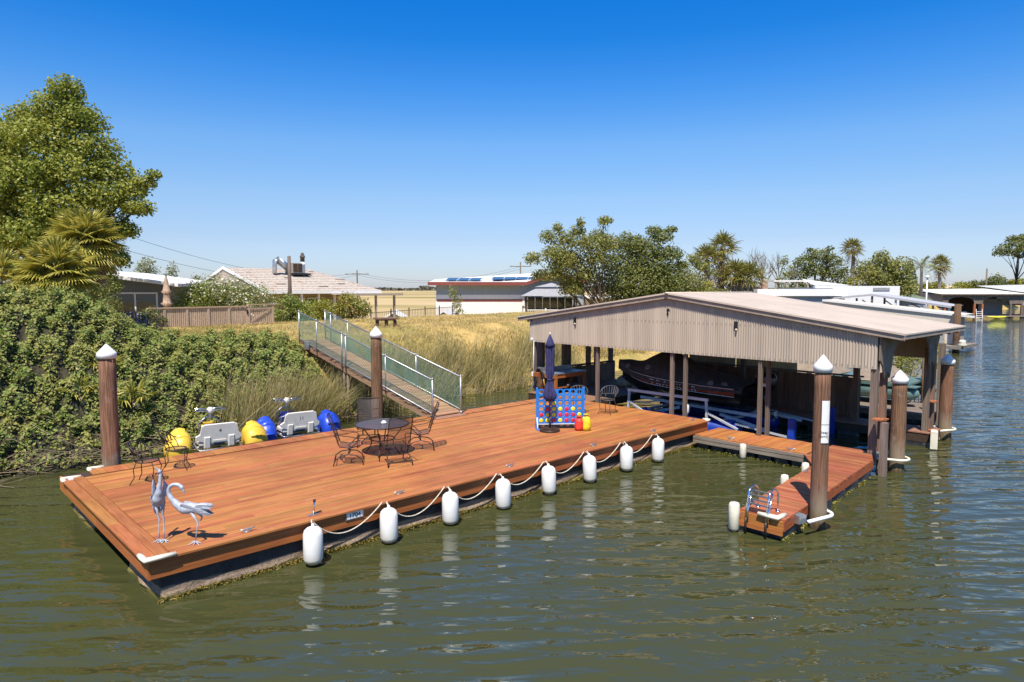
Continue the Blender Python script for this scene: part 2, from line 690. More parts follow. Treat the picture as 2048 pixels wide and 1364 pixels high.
# ------------------------------------------------------------------ water
def water_material():
    m = bpy.data.materials.new('river_water')
    t, b = nt(m)
    L = t.links
    b.inputs['Base Color'].default_value = (0.050, 0.054, 0.019, 1)
    b.inputs['Roughness'].default_value = 0.03
    b.inputs['IOR'].default_value = 1.45
    tc = N(t, 'ShaderNodeTexCoord')

    def layer(scale, sx, sy, rot, detail, dist=0.0):
        mp = N(t, 'ShaderNodeMapping')
        mp.inputs['Rotation'].default_value = (0, 0, R(rot))
        mp.inputs['Scale'].default_value = (sx, sy, 1)
        L.new(tc.outputs['Object'], mp.inputs['Vector'])
        n = N(t, 'ShaderNodeTexNoise', i_Scale=scale, i_Detail=detail, i_Roughness=0.45, i_Distortion=dist)
        L.new(mp.outputs[0], n.inputs['Vector'])
        return n.outputs['Fac']

    def madd(x, k, y=None):
        mu = N(t, 'ShaderNodeMath', operation='MULTIPLY_ADD')
        L.new(x, mu.inputs[0])
        mu.inputs[1].default_value = k
        if y is None:
            mu.inputs[2].default_value = 0
        else:
            L.new(y, mu.inputs[2])
        return mu.outputs[0]
    h = madd(layer(1.15, 0.5, 1.5, -8, 2.0, 0.6), 1.0)
    h = madd(layer(2.6, 0.55, 1.3, 14, 2.0, 0.4), 0.42, h)
    h = madd(layer(6.5, 0.6, 1.2, -3, 1.5), 0.10, h)
    # long-crested wind ripples
    mpw = N(t, 'ShaderNodeMapping')
    mpw.inputs['Rotation'].default_value = (0, 0, R(-6))
    L.new(tc.outputs['Object'], mpw.inputs['Vector'])
    for sc_, dis, k in ((0.50, 7.0, 0.14), (0.83, 5.0, 0.075)):
        wv = N(t, 'ShaderNodeTexWave', wave_type='BANDS', bands_direction='Y')
        wv.inputs['Scale'].default_value = sc_
        wv.inputs['Distortion'].default_value = dis
        wv.inputs['Detail'].default_value = 2.0
        wv.inputs['Detail Scale'].default_value = 0.7
        wv.inputs['Detail Roughness'].default_value = 0.55
        L.new(mpw.outputs[0], wv.inputs['Vector'])
        h = madd(wv.outputs['Fac'], k, h)
    # wind patches: rougher out on the open river, calmer in the lee of the dock
    calm = layer(0.09, 1, 1.6, 20, 3.0)
    cr = N(t, 'ShaderNodeMapRange')
    cr.inputs['From Min'].default_value = 0.35
    cr.inputs['From Max'].default_value = 0.65
    cr.inputs['To Min'].default_value = 0.34
    cr.inputs['To Max'].default_value = 1.0
    L.new(calm, cr.inputs['Value'])
    bp = N(t, 'ShaderNodeBump', i_Distance=0.13)
    L.new(cr.outputs[0], bp.inputs['Strength'])
    L.new(h, bp.inputs['Height'])
    L.new(bp.outputs['Normal'], b.inputs['Normal'])
    return m


def make_water():
    aa = np.concatenate([np.linspace(-300, -20, 12), np.linspace(-16, 60, 40), np.linspace(70, 900, 30)])
    vs, fs = [], []
    for a in aa:
        e = float(shore(min(a, 400))) + 0.7
        vs += [tuple(D(a, -500, 0)), tuple(D(a, e, 0))]
    for i in range(len(aa) - 1):
        fs.append((2 * i, 2 * i + 2, 2 * i + 3, 2 * i + 1))
    o = MB().add(vs, fs).build('water', water_material())
    return tag(o, 'murky green river water with wind ripples', kind='structure')


make_water()

# ------------------------------------------------------------------ foliage tools


def leaf_quads(P, Nrm, size, aspect=0.55, up=None):
    """Rhombic leaves at P with normals Nrm; returns V, F."""
    n = len(P)
    r = rng.normal(size=(n, 3))
    if up is not None:
        r = r * 0.6 + np.asarray(up)[None, :]
    t = r - Nrm * np.sum(r * Nrm, 1, keepdims=True)
    t /= np.linalg.norm(t, axis=1, keepdims=True) + 1e-9
    s = np.cross(Nrm, t)
    L = (size * rng.uniform(0.6, 1.35, n))[:, None]
    droop = Nrm * L * 0.12
    V = np.empty((n, 4, 3))
    V[:, 0] = P - t * L * 0.5 - droop
    V[:, 1] = P + s * L * 0.5 * aspect
    V[:, 2] = P + t * L * 0.5 - droop
    V[:, 3] = P - s * L * 0.5 * aspect
    F = np.arange(n * 4).reshape(n, 4)
    return V.reshape(-1, 3), F


def unit(v):
    return v / (np.linalg.norm(v, axis=-1, keepdims=True) + 1e-9)


def blob_leaves(blobs, per_area, size, aspect=0.55, depth=0.45, flat=0.35, lower=0.75):
    """Leaves through the outer shell of ellipsoidal clumps (x, y, z, rx, ry, rz)."""
    Ps, Ns = [], []
    for (x, y, z, rx, ry, rz) in blobs:
        area = 4 * PI * ((rx * ry + ry * rz + rx * rz) / 3)
        n = max(6, int(area * per_area))
        d = unit(rng.normal(size=(n, 3)))
        keep = (d[:, 2] > -lower) | (rng.random(n) < 0.35)
        d = d[keep]
        n = len(d)
        k = 1 - depth * rng.random(n) ** 1.6
        wob = 1 + 0.16 * np.sin(d[:, 0] * 7 + x * 3) * np.cos(d[:, 1] * 6 + y * 2) + 0.10 * rng.normal(size=n)
        P = np.stack([x + d[:, 0] * rx * k * wob, y + d[:, 1] * ry * k * wob, z + d[:, 2] * rz * k * wob], 1)
        nr = unit(d * 0.45 + rng.normal(size=(n, 3)) * 0.55 + np.array([0, 0, flat + .2]))
        Ps.append(P)
        Ns.append(nr)
    return leaf_quads(np.concatenate(Ps), np.concatenate(Ns), size, aspect)


def limb(mb, p, q, r0, r1, sag=0.06, n=5, k=5):
    p, q = Vector(p), Vector(q)
    L = (q - p).length
    off = Vector((random.uniform(-1, 1), random.uniform(-1, 1), random.uniform(-0.2, 0.6))) * L * sag
    pts, rs = [], []
    for i in range(k + 1):
        t = i / k
        pts.append(p.lerp(q, t) + off * (4 * t * (1 - t)))
        rs.append(r0 + (r1 - r0) * t)
    mb.tube(pts, rs, n=n)


BARK = wood('bark', (0.035, 0.026, 0.02), (0.13, 0.10, 0.075), axis='z', gs=0.35, rand=0.1)
BARK_PALE = wood('bark_pale', (0.10, 0.085, 0.07), (0.26, 0.22, 0.18), axis='z', gs=0.35, rand=0.1)


def make_tree(name, label, cat, x, y, h, blobs, mat, per_area=26, size=0.2, trunk_r=0.2, aspect=0.55, bark=None, group=None, z0=None,
              fork=0.35, depth=0.5, small=0, trunks=1):
    """A tree thing: tapered trunk forking into limbs that reach every clump of the crown, and the crown's leaves. Blobs are relative to the base."""
    z = float(ground(x, y)) if z0 is None else z0
    t = thing(name, (x, y, z - 0.1), 0, label, cat, group)
    mb = MB()
    for k in range(trunks):
        ox = (k - (trunks - 1) / 2) * trunk_r * 2.4
        top = (ox * 2.5 + random.uniform(-.1, .1) * h * 0.3, random.uniform(-.05, .05) * h, h * fork)
        limb(mb, (ox, 0, 0), top, trunk_r, trunk_r * 0.62, 0.05, n=7)
        for i, bl in enumerate(blobs):
            if i % trunks == k:
                limb(mb, top, (bl[0], bl[1], bl[2]), trunk_r * 0.45, trunk_r * 0.1, 0.10, n=5)
                for _ in range(small):
                    d = Vector((random.gauss(0, 1), random.gauss(0, 1), random.gauss(0.4, 1))).normalized()
                    limb(mb, (bl[0], bl[1], bl[2]), (bl[0] + d.x * bl[3], bl[1] + d.y * bl[4], bl[2] + d.z * bl[5]), trunk_r * 0.12, 0.008, 0.1, n=4, k=3)
    mb.build('trunk', bark or BARK, t)
    V, F = blob_leaves(blobs, per_area, size, aspect, depth)
    arr_mesh('crown', V, F, mat, t)
    return t


def dome_blobs(w, h0, h1, n, d=None, seed=1, r=0.24, taper=0.6):
    """Clumps filling an irregular crown w wide, d deep, between heights h0 and h1."""
    rr = random.Random(seed)
    d = d or w
    out = []
    for i in range(n):
        while True:
            u, v, q = rr.uniform(-1, 1), rr.uniform(-1, 1), rr.uniform(-1, 1)
            if u * u + v * v + q * q < 1 and u * u + v * v + q * q > 0.12:
                break
        k = 1 - max(0, q) * (1 - taper)
        s = rr.uniform(0.7, 1.35) * r
        out.append((u * k * w / 2 * 0.85, v * k * d / 2 * 0.85, (h0 + h1) / 2 + q * (h1 - h0) / 2 * 0.85, s * w / 2 * 1.1, s * d / 2 * 1.1, s * (h1 - h0) / 2 * 1.1))
    return out


# ------------------------------------------------------------------ ground cover: brambles on the bank
BRAMBLE = leafy('bramble_leaf', [(0.020, 0.035, 0.008), (0.05, 0.075, 0.014), (0.085, 0.11, 0.022), (0.115, 0.135, 0.028), (0.16, 0.13, 0.045), (0.10, 0.125, 0.026), (0.07, 0.10, 0.018)],
                trans=0.25, patch=(0.13, 0.125, 0.03), pscale=1.1, gain=2.5)
DEAD = leafy('dead_cane', [(0.20, 0.15, 0.09), (0.34, 0.27, 0.17), (0.28, 0.20, 0.11), (0.42, 0.35, 0.24)], trans=0.0, rough=0.85)


def bulge(a, b):
    """Height of the bramble mass above the bank."""
    s = b - shore(a)
    h = (0.95 - 0.36 * np.clip((a - 2.2) / 2.0, 0, 1) * np.clip((s - .8) / 1.2, 0.3, 1)) * np.clip((s + 0.9) / 1.2, 0, 1) * np.interp(s, [-1, 1.2, 2.4, 3.4, 4.6, 5.4], [1, 1, .75, .45, .18, 0])
    h = h * (0.85 + 0.22 * np.sin(a * 1.1 + 0.6) * np.cos(b * 1.3) + 0.18 * np.sin(a * 2.7 + b * 1.9) + 0.10 * np.sin(a * 5.1 - b * 4.3))
    h = h + 1.5 * np.exp(-(np.maximum(a - 1.2, 0) / 2.3) ** 2) * np.clip((s - 0.6) / 3.0, 0, 1) * np.clip((8.6 - s) / 4, 0, 1)
    edge = np.clip((9.5 - a) / 0.8, 0, 1)
    return h * edge


def make_brambles():
    n = 270000
    a = rng.uniform(-9, 9.5, n)
    s = rng.uniform(-0.9, 8.6, n)
    b = s + shore(a)
    e = 0.05
    hz = lambda a_, b_: np.maximum(ground_ab(a_, b_), 0.0) + bulge(a_, b_)
    z = hz(a, b)
    keep = (bulge(a, b) > 0.12) & ~((a > 4.5) & (s > 4.5 + 0.4 * np.sin(a * 2)))
    a, b, z, s = a[keep], b[keep], z[keep], s[keep]
    da = (hz(a + e, b) - hz(a - e, b)) / (2 * e)
    db = (hz(a, b + e) - hz(a, b - e)) / (2 * e)
    n = len(a)
    nrm = unit(np.stack([-da, -db, np.ones(n)], 1))
    hole = np.sin(a * 3.7 + b * 2.9) * np.sin(b * 4.3 - a * 1.7) + 0.6 * np.sin(a * 9.1 - b * 5.7 + 1) + 0.5 * rng.normal(size=n)
    lump = 0.20 * (np.sin(a * 6.3 + b * 2.2) * np.sin(b * 7.1 - a * 3.3)) + 0.12 * np.sin(a * 13 + 1) * np.sin(b * 12)
    off = lump + rng.normal(size=n) * 0.07 - 0.02
    P = np.stack([a, b, z], 1) + nrm * off[:, None]
    nr = unit(nrm * 0.5 + rng.normal(size=(n, 3)) * 0.5 + np.array([-0.2, -0.3, 0.7]))
    P = P @ np.array([[CT, ST, 0], [-ST, CT, 0], [0, 0, 1]]) + np.array([OX, OY, 0])
    nr = nr @ np.array([[CT, ST, 0], [-ST, CT, 0], [0, 0, 1]])
    ok = (hole > -1.2) & ((s > -.15 + .45 * np.sin(a * 2.1) * np.sin(a * .7 + 1)) | (rng.random(n) < .22))
    P, nr = P[ok], nr[ok]
    V, F = leaf_quads(P, nr, 0.075 * rng.uniform(.6, 1.5, len(P)), 0.72)
    o = arr_mesh('brambles', V, F, BRAMBLE)
    tag(o, 'dense bramble thicket covering the bank left of the gangway', kind='stuff')
    # dark tangle under the leaves
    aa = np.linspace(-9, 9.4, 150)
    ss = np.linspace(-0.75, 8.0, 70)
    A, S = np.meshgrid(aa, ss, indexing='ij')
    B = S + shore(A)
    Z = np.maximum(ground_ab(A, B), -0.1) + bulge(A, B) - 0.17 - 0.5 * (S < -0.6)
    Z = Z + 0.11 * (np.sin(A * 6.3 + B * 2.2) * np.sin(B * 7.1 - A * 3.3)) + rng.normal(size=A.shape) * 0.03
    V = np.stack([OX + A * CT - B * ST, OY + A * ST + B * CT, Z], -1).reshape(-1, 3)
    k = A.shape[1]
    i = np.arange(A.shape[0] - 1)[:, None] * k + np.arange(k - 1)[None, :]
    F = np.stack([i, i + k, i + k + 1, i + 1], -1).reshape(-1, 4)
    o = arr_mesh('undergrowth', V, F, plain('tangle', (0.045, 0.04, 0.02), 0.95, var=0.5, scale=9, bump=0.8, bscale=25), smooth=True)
    tag(o, 'dark tangle of stems beneath the bramble leaves', kind='stuff')


make_brambles()


def blades(a, b, z, h, w, lean, mat, name, label, seg=3, bend=0.35, wind=(0.25, -0.15)):
    """Grass or reed blades as thin bent strips, in dock coordinates."""
    n = len(a)
    az = rng.uniform(0, 2 * PI, n)
    le = np.abs(rng.normal(size=n)) * lean
    dx, dy = np.cos(az) * le + wind[0] * lean, np.sin(az) * le + wind[1] * lean
    wa = rng.uniform(0, PI, n)
    wx, wy = np.cos(wa), np.sin(wa)
    V = np.empty((n, seg + 1, 2, 3))
    for k in range(seg + 1):
        t = k / seg
        q = t + bend * t * t
        hx, hy = dx * q * h, dy * q * h
        hz = h * t * (1 - 0.18 * np.minimum(le, 1.4) * t)
        ww = w * (1 - 0.75 * t)
        for j, sg in enumerate((-1, 1)):
            V[:, k, j, 0] = a + hx + wx * ww * sg
            V[:, k, j, 1] = b + hy + wy * ww * sg
            V[:, k, j, 2] = z + hz
    V = V.reshape(-1, 3)
    base = np.arange(n)[:, None] * (seg + 1) * 2
    F = np.stack([np.stack([base[:, 0] + 2 * k, base[:, 0] + 2 * k + 1, base[:, 0] + 2 * k + 3, base[:, 0] + 2 * k + 2], 1) for k in range(seg)], 1).reshape(-1, 4)
    V = V @ np.array([[CT, ST, 0], [-ST, CT, 0], [0, 0, 1]]) + np.array([OX, OY, 0])
    o = arr_mesh(name, V, F, mat)
    return tag(o, label, kind='stuff')


REED = leafy('reed_blade', [(0.10, 0.11, 0.02), (0.17, 0.17, 0.035), (0.30, 0.24, 0.09), (0.40, 0.31, 0.16), (0.15, 0.15, 0.03), (0.46, 0.37, 0.22), (0.20, 0.18, 0.05)], trans=0.2, rough=0.6, gain=1.35)
STRAW = leafy('straw_blade', [(0.38, 0.28, 0.11), (0.52, 0.40, 0.18), (0.62, 0.48, 0.25), (0.30, 0.24, 0.08), (0.48, 0.34, 0.14)], trans=0.15, rough=0.8)
STRAW_GREEN = leafy('straw_green_blade', [(0.20, 0.19, 0.05), (0.34, 0.28, 0.09), (0.5, 0.37, 0.14), (0.16, 0.17, 0.04)], trans=0.15, rough=0.8)


def clumped(n, a0, a1, s0, s1, nc, spread):
    ca, cs = rng.uniform(a0, a1, nc), rng.uniform(s0, s1, nc)
    i = rng.integers(0, nc, n)
    return ca[i] + rng.normal(size=n) * spread, cs[i] + rng.normal(size=n) * spread * 0.7


def make_reeds():
    a, s = clumped(5600, 10.9, 25, -0.35, 1.3, 90, 0.30)
    b = s + shore(a)
    blades(a, b, np.maximum(ground_ab(a, b), -0.1), rng.uniform(0.5, 1.55, len(a)), 0.012, 0.38, REED, 'reeds', 'tall green and tan reeds at the waterline beside the boathouse', seg=4)
    a, s = clumped(4200, 5.0, 9.3, -0.75, 0.5, 60, 0.3)
    b = s + shore(a)
    blades(a, b, np.maximum(ground_ab(a, b), -0.05), rng.uniform(0.8, 1.9, len(a)), 0.011, 0.42, REED, 'reeds', 'tall reeds in front of the brambles behind the pedal tricycles', seg=4)
    # fallen tan canes lying along the waterline
    n = 420
    a = np.concatenate([rng.uniform(-3, 9.5, 280), rng.uniform(11, 24, 140)])
    s = rng.normal(size=n) * 0.35 - 0.35
    b = s + shore(a)
    mb = MB()
    for i in range(n):
        L = random.uniform(0.5, 1.9)
        az = random.gauss(0, 0.5) + (PI if random.random() < .5 else 0)
        z = 0.03 + random.random() * 0.35
        rise = random.gauss(0.0, 0.22) * L
        p = D(a[i], b[i], z)
        q = D(a[i] + math.cos(az) * L, b[i] + math.sin(az) * L * 0.8, max(0.02, z + rise))
        limb(mb, p, q, 0.010, 0.005, 0.08, n=3, k=3)
    tag(mb.build('fallen_canes', DEAD), 'dead tan canes fallen along the waterline', kind='stuff')
    # bare arching bramble canes
    mb = MB()
    for i in range(160):
        a0 = random.uniform(-6, 9.2)
        b0 = float(shore(a0)) + random.uniform(-0.7, 0.9)
        az = random.uniform(0, 2 * PI)
        L = random.uniform(0.6, 1.6)
        z0 = max(0.1, float(ground_ab(a0, b0)) + 0.25)
        pts = [D(a0 + math.cos(az) * L * t, b0 + math.sin(az) * L * 0.5 * t - 0.25 * t, z0 + L * (1.1 * t - 0.9 * t * t)) for t in (0, .25, .5, .75, 1)]
        mb.tube(pts, [0.008, 0.007, 0.006, 0.005, 0.003], n=3)
    tag(mb.build('bramble_canes', DEAD), 'bare arching canes sticking out of the thicket', kind='stuff')


make_reeds()


def make_dry_grass():
    n = 52000
    a = rng.uniform(9.3, 40, n)
    s = 0.8 + 10.5 * rng.random(n) ** 1.25
    b = s + shore(a)
    tall = np.clip((3.4 - s) / 2.2, 0.05, 1) * (0.6 + 0.5 * np.sin(a * 0.9) * np.sin(s * 1.1 + a * .3))
    tall = np.clip(tall, 0.04, 1)
    h = (0.10 + 0.62 * tall) * rng.uniform(0.5, 1.2, n)
    z = ground_ab(a, b)
    k = rng.random(n) < 0.72
    blades(a[k], b[k], z[k], h[k], 0.012, 0.5, STRAW, 'dry_grass', 'straw coloured dry grass on the slope beside the boathouse', seg=2)
    k = ~k
    blades(a[k], b[k], z[k], h[k] * 1.1, 0.012, 0.55, STRAW_GREEN, 'green_grass', 'greener grass mixed into the dry slope', seg=2)
    n = 26000
    a = rng.uniform(-2, 9.6, n)
    s = rng.uniform(4.2, 11, n)
    b = s + shore(a)
    blades(a, b, ground_ab(a, b), rng.uniform(0.04, 0.13, n), 0.012, 0.6, STRAW_GREEN, 'lawn_grass', 'short yellowing lawn along the fence', seg=1)


make_dry_grass()
# ------------------------------------------------------------------ materials for the dock and what stands on it
DECK = wood('stained_deck', (0.31, 0.100, 0.028), (0.525, 0.215, 0.070), rand=0.15, rough=0.6, worn=((0.54, 0.30, 0.155), 1.3, 0.60, 0.5), specks=7.0)
DECK_Y = wood('stained_deck_cross', (0.30, 0.098, 0.028), (0.51, 0.21, 0.070), rand=0.14, rough=0.55, axis='y', worn=((0.52, 0.29, 0.15), 1.6, 0.62, 0.5), specks=7.0)
DECK_DARK = wood('stained_fascia', (0.23, 0.066, 0.018), (0.43, 0.145, 0.042), rand=0.08, rough=0.55)
DECK_DARK_Y = wood('stained_fascia_cross', (0.31, 0.095, 0.025), (0.52, 0.19, 0.055), rand=0.08, rough=0.55, axis='y')  # brighter than the front fascia: the sunlit end is put into the colour
RED_DECK = wood('red_stained_deck', (0.27, 0.075, 0.03), (0.48, 0.175, 0.085), rand=0.12, rough=0.55, axis='y', worn=((0.5, 0.26, 0.16), 1.8, 0.62, 0.4), specks=6.0)
GREY_WOOD = wood('weathered_wood', (0.10, 0.085, 0.07), (0.34, 0.30, 0.25), rand=0.12, rough=0.85)
GREY_WOOD_Z = wood('weathered_post', (0.09, 0.065, 0.05), (0.27, 0.20, 0.16), rand=0.12, rough=0.85, axis='z')
GREY_WOOD_Y = wood('weathered_wood_cross', (0.10, 0.08, 0.065), (0.32, 0.26, 0.20), rand=0.12, rough=0.85, axis='y')
DARK_WOOD = wood('dark_frame_wood', (0.03, 0.02, 0.014), (0.09, 0.055, 0.035), rand=0.1, rough=0.8)
DARK_WOOD_Y = wood('dark_plank_wood', (0.085, 0.052, 0.036), (0.29, 0.175, 0.12), rand=0.2, rough=0.8, axis='z')
WHITE_VINYL = plain('white_vinyl', (0.82, 0.81, 0.78), 0.35, var=0.03, scale=5, dirt=((0.55, 0.50, 0.40), 7, 0.66))
CREAM_VINYL = plain('cream_vinyl', (0.74, 0.68, 0.54), 0.5, var=0.10, scale=5)
ROPE = plain('pale_rope', (0.68, 0.62, 0.50), 0.9, var=0.2, scale=30, bump=0.5, bscale=160)
GALV = plain('galvanised_steel', (0.45, 0.47, 0.49), 0.42, metal=0.75, var=0.15, scale=12)
CHROME = plain('polished_steel', (0.72, 0.72, 0.73), 0.16, metal=1.0, var=0.05)
IRON = plain('dark_wrought_iron', (0.045, 0.033, 0.028), 0.5, metal=0.3, var=0.3, scale=20)
IRON_GREY = plain('grey_wrought_iron', (0.10, 0.10, 0.105), 0.45, metal=0.4, var=0.2, scale=20)
MESH_DARK = screen('iron_mesh', (0.06, 0.042, 0.035), 0.45)
MESH_TOP = screen('table_mesh', (0.085, 0.075, 0.085), 0.12)
BLACK = plain('black_plastic', (0.014, 0.014, 0.016), 0.4, var=0.3)
BLACK_PRINT = plain('black_print', (0.012, 0.012, 0.014), 0.6, var=0.1)
WHITE_PAINT = plain('white_paint', (0.80, 0.80, 0.78), 0.5, var=0.04)


def float_material():
    m = bpy.data.materials.new('dark_banded_float')
    t, b = nt(m)
    L = t.links
    b.inputs['Roughness'].default_value = 0.75
    tc = N(t, 'ShaderNodeTexCoord')
    sx = N(t, 'ShaderNodeSeparateXYZ')
    L.new(tc.outputs['Object'], sx.inputs[0])
    n1 = N(t, 'ShaderNodeTexNoise', i_Scale=1.1, i_Detail=5.0)
    n2 = N(t, 'ShaderNodeTexNoise', i_Scale=24.0, i_Detail=6.0, i_Roughness=0.7)
    n3 = N(t, 'ShaderNodeTexNoise', i_Scale=5.0, i_Detail=6.0, i_Roughness=0.7)
    for n in (n1, n2, n3):
        L.new(tc.outputs['Object'], n.inputs['Vector'])
    ad = N(t, 'ShaderNodeMath', operation='MULTIPLY_ADD')
    L.new(n1.outputs['Fac'], ad.inputs[0])
    ad.inputs[1].default_value = 0.22
    L.new(sx.outputs['Z'], ad.inputs[2])
    a2 = N(t, 'ShaderNodeMath', operation='MULTIPLY_ADD')
    L.new(n2.outputs['Fac'], a2.inputs[0])
    a2.inputs[1].default_value = 0.05
    L.new(ad.outputs[0], a2.inputs[2])
    upper_dark = ramp(t, [(0.3, (0.016, 0.015, 0.015)), (0.62, (0.042, 0.040, 0.040)), (0.75, (0.09, 0.08, 0.072))])  # near-black above a ragged height, brown concrete below it
    L.new(n3.outputs['Fac'], upper_dark.inputs['Fac'])
    con = ramp(t, [(0.3, (0.15, 0.105, 0.07)), (0.7, (0.40, 0.29, 0.20))])
    L.new(n2.outputs['Fac'], con.inputs['Fac'])
    alg = ramp(t, [(0.3, (0.06, 0.05, 0.008)), (0.7, (0.22, 0.17, 0.025))])
    L.new(n2.outputs['Fac'], alg.inputs['Fac'])
    f1 = ramp(t, [(0.30, 1.0), (0.33, 0.0)])
    f2 = ramp(t, [(0.175, 1.0), (0.215, 0.0)])
    L.new(a2.outputs[0], f1.inputs['Fac'])
    L.new(a2.outputs[0], f2.inputs['Fac'])
    m1 = N(t, 'ShaderNodeMix', data_type='RGBA')
    L.new(f1.outputs['Color'], m1.inputs['Factor'])
    L.new(upper_dark.outputs['Color'], m1.inputs[6])
    L.new(con.outputs['Color'], m1.inputs[7])
    m2 = N(t, 'ShaderNodeMix', data_type='RGBA')
    L.new(f2.outputs['Color'], m2.inputs['Factor'])
    L.new(m1.outputs[2], m2.inputs[6])
    L.new(alg.outputs['Color'], m2.inputs[7])
    L.new(m2.outputs[2], b.inputs['Base Color'])
    bp = N(t, 'ShaderNodeBump', i_Strength=0.8, i_Distance=0.03)
    L.new(n2.outputs['Fac'], bp.inputs['Height'])
    L.new(bp.outputs['Normal'], b.inputs['Normal'])
    return m


FLOAT = float_material()
CONCRETE = plain('rough_concrete', (0.36, 0.32, 0.27), 0.9, var=0.25, scale=10, bump=0.6, bscale=45, dirt=((0.16, 0.13, 0.05), 5, 0.58))
DZ = 0.72   # deck surface above the water


def make_cleat(parent, a, b, z, rz=0.0):
    mb = MB()
    c, s = math.cos(rz), math.sin(rz)
    P = lambda x, y, zz: (a + x * c - y * s, b + x * s + y * c, z + zz)
    mb.tube([P(-.125, 0, .052), P(-.06, 0, .045), P(0, 0, .045), P(.06, 0, .045), P(.125, 0, .052)], [.008, .013, .015, .013, .008], n=6)
    for x in (-.04, .04):
        mb.tube([P(x * 1.5, 0, 0), P(x, 0, .045)], [.018, .011], n=6)
    mb.tube([P(-.07, 0, .004), P(.07, 0, .004)], .022, n=6, flat=.25)
    mb.build('cleat', GALV, parent)


def corner_pad(parent, a, b, z, da, db, l1=0.42, l2=0.30, w=0.10, h=0.075):
    """L-shaped vinyl bumper on a deck corner; da, db point along the two edges."""
    mb = MB()
    mb.tube([(a + da * l1, b, z), (a + da * l1 * .5, b, z), (a, b, z), (a, b + db * l2 * .5, z), (a, b + db * l2, z)], [w * .42, w * .5, w * .56, w * .5, w * .42], n=8, flat=h / w)
    mb.build('corner_bumper', CREAM_VINYL, parent)


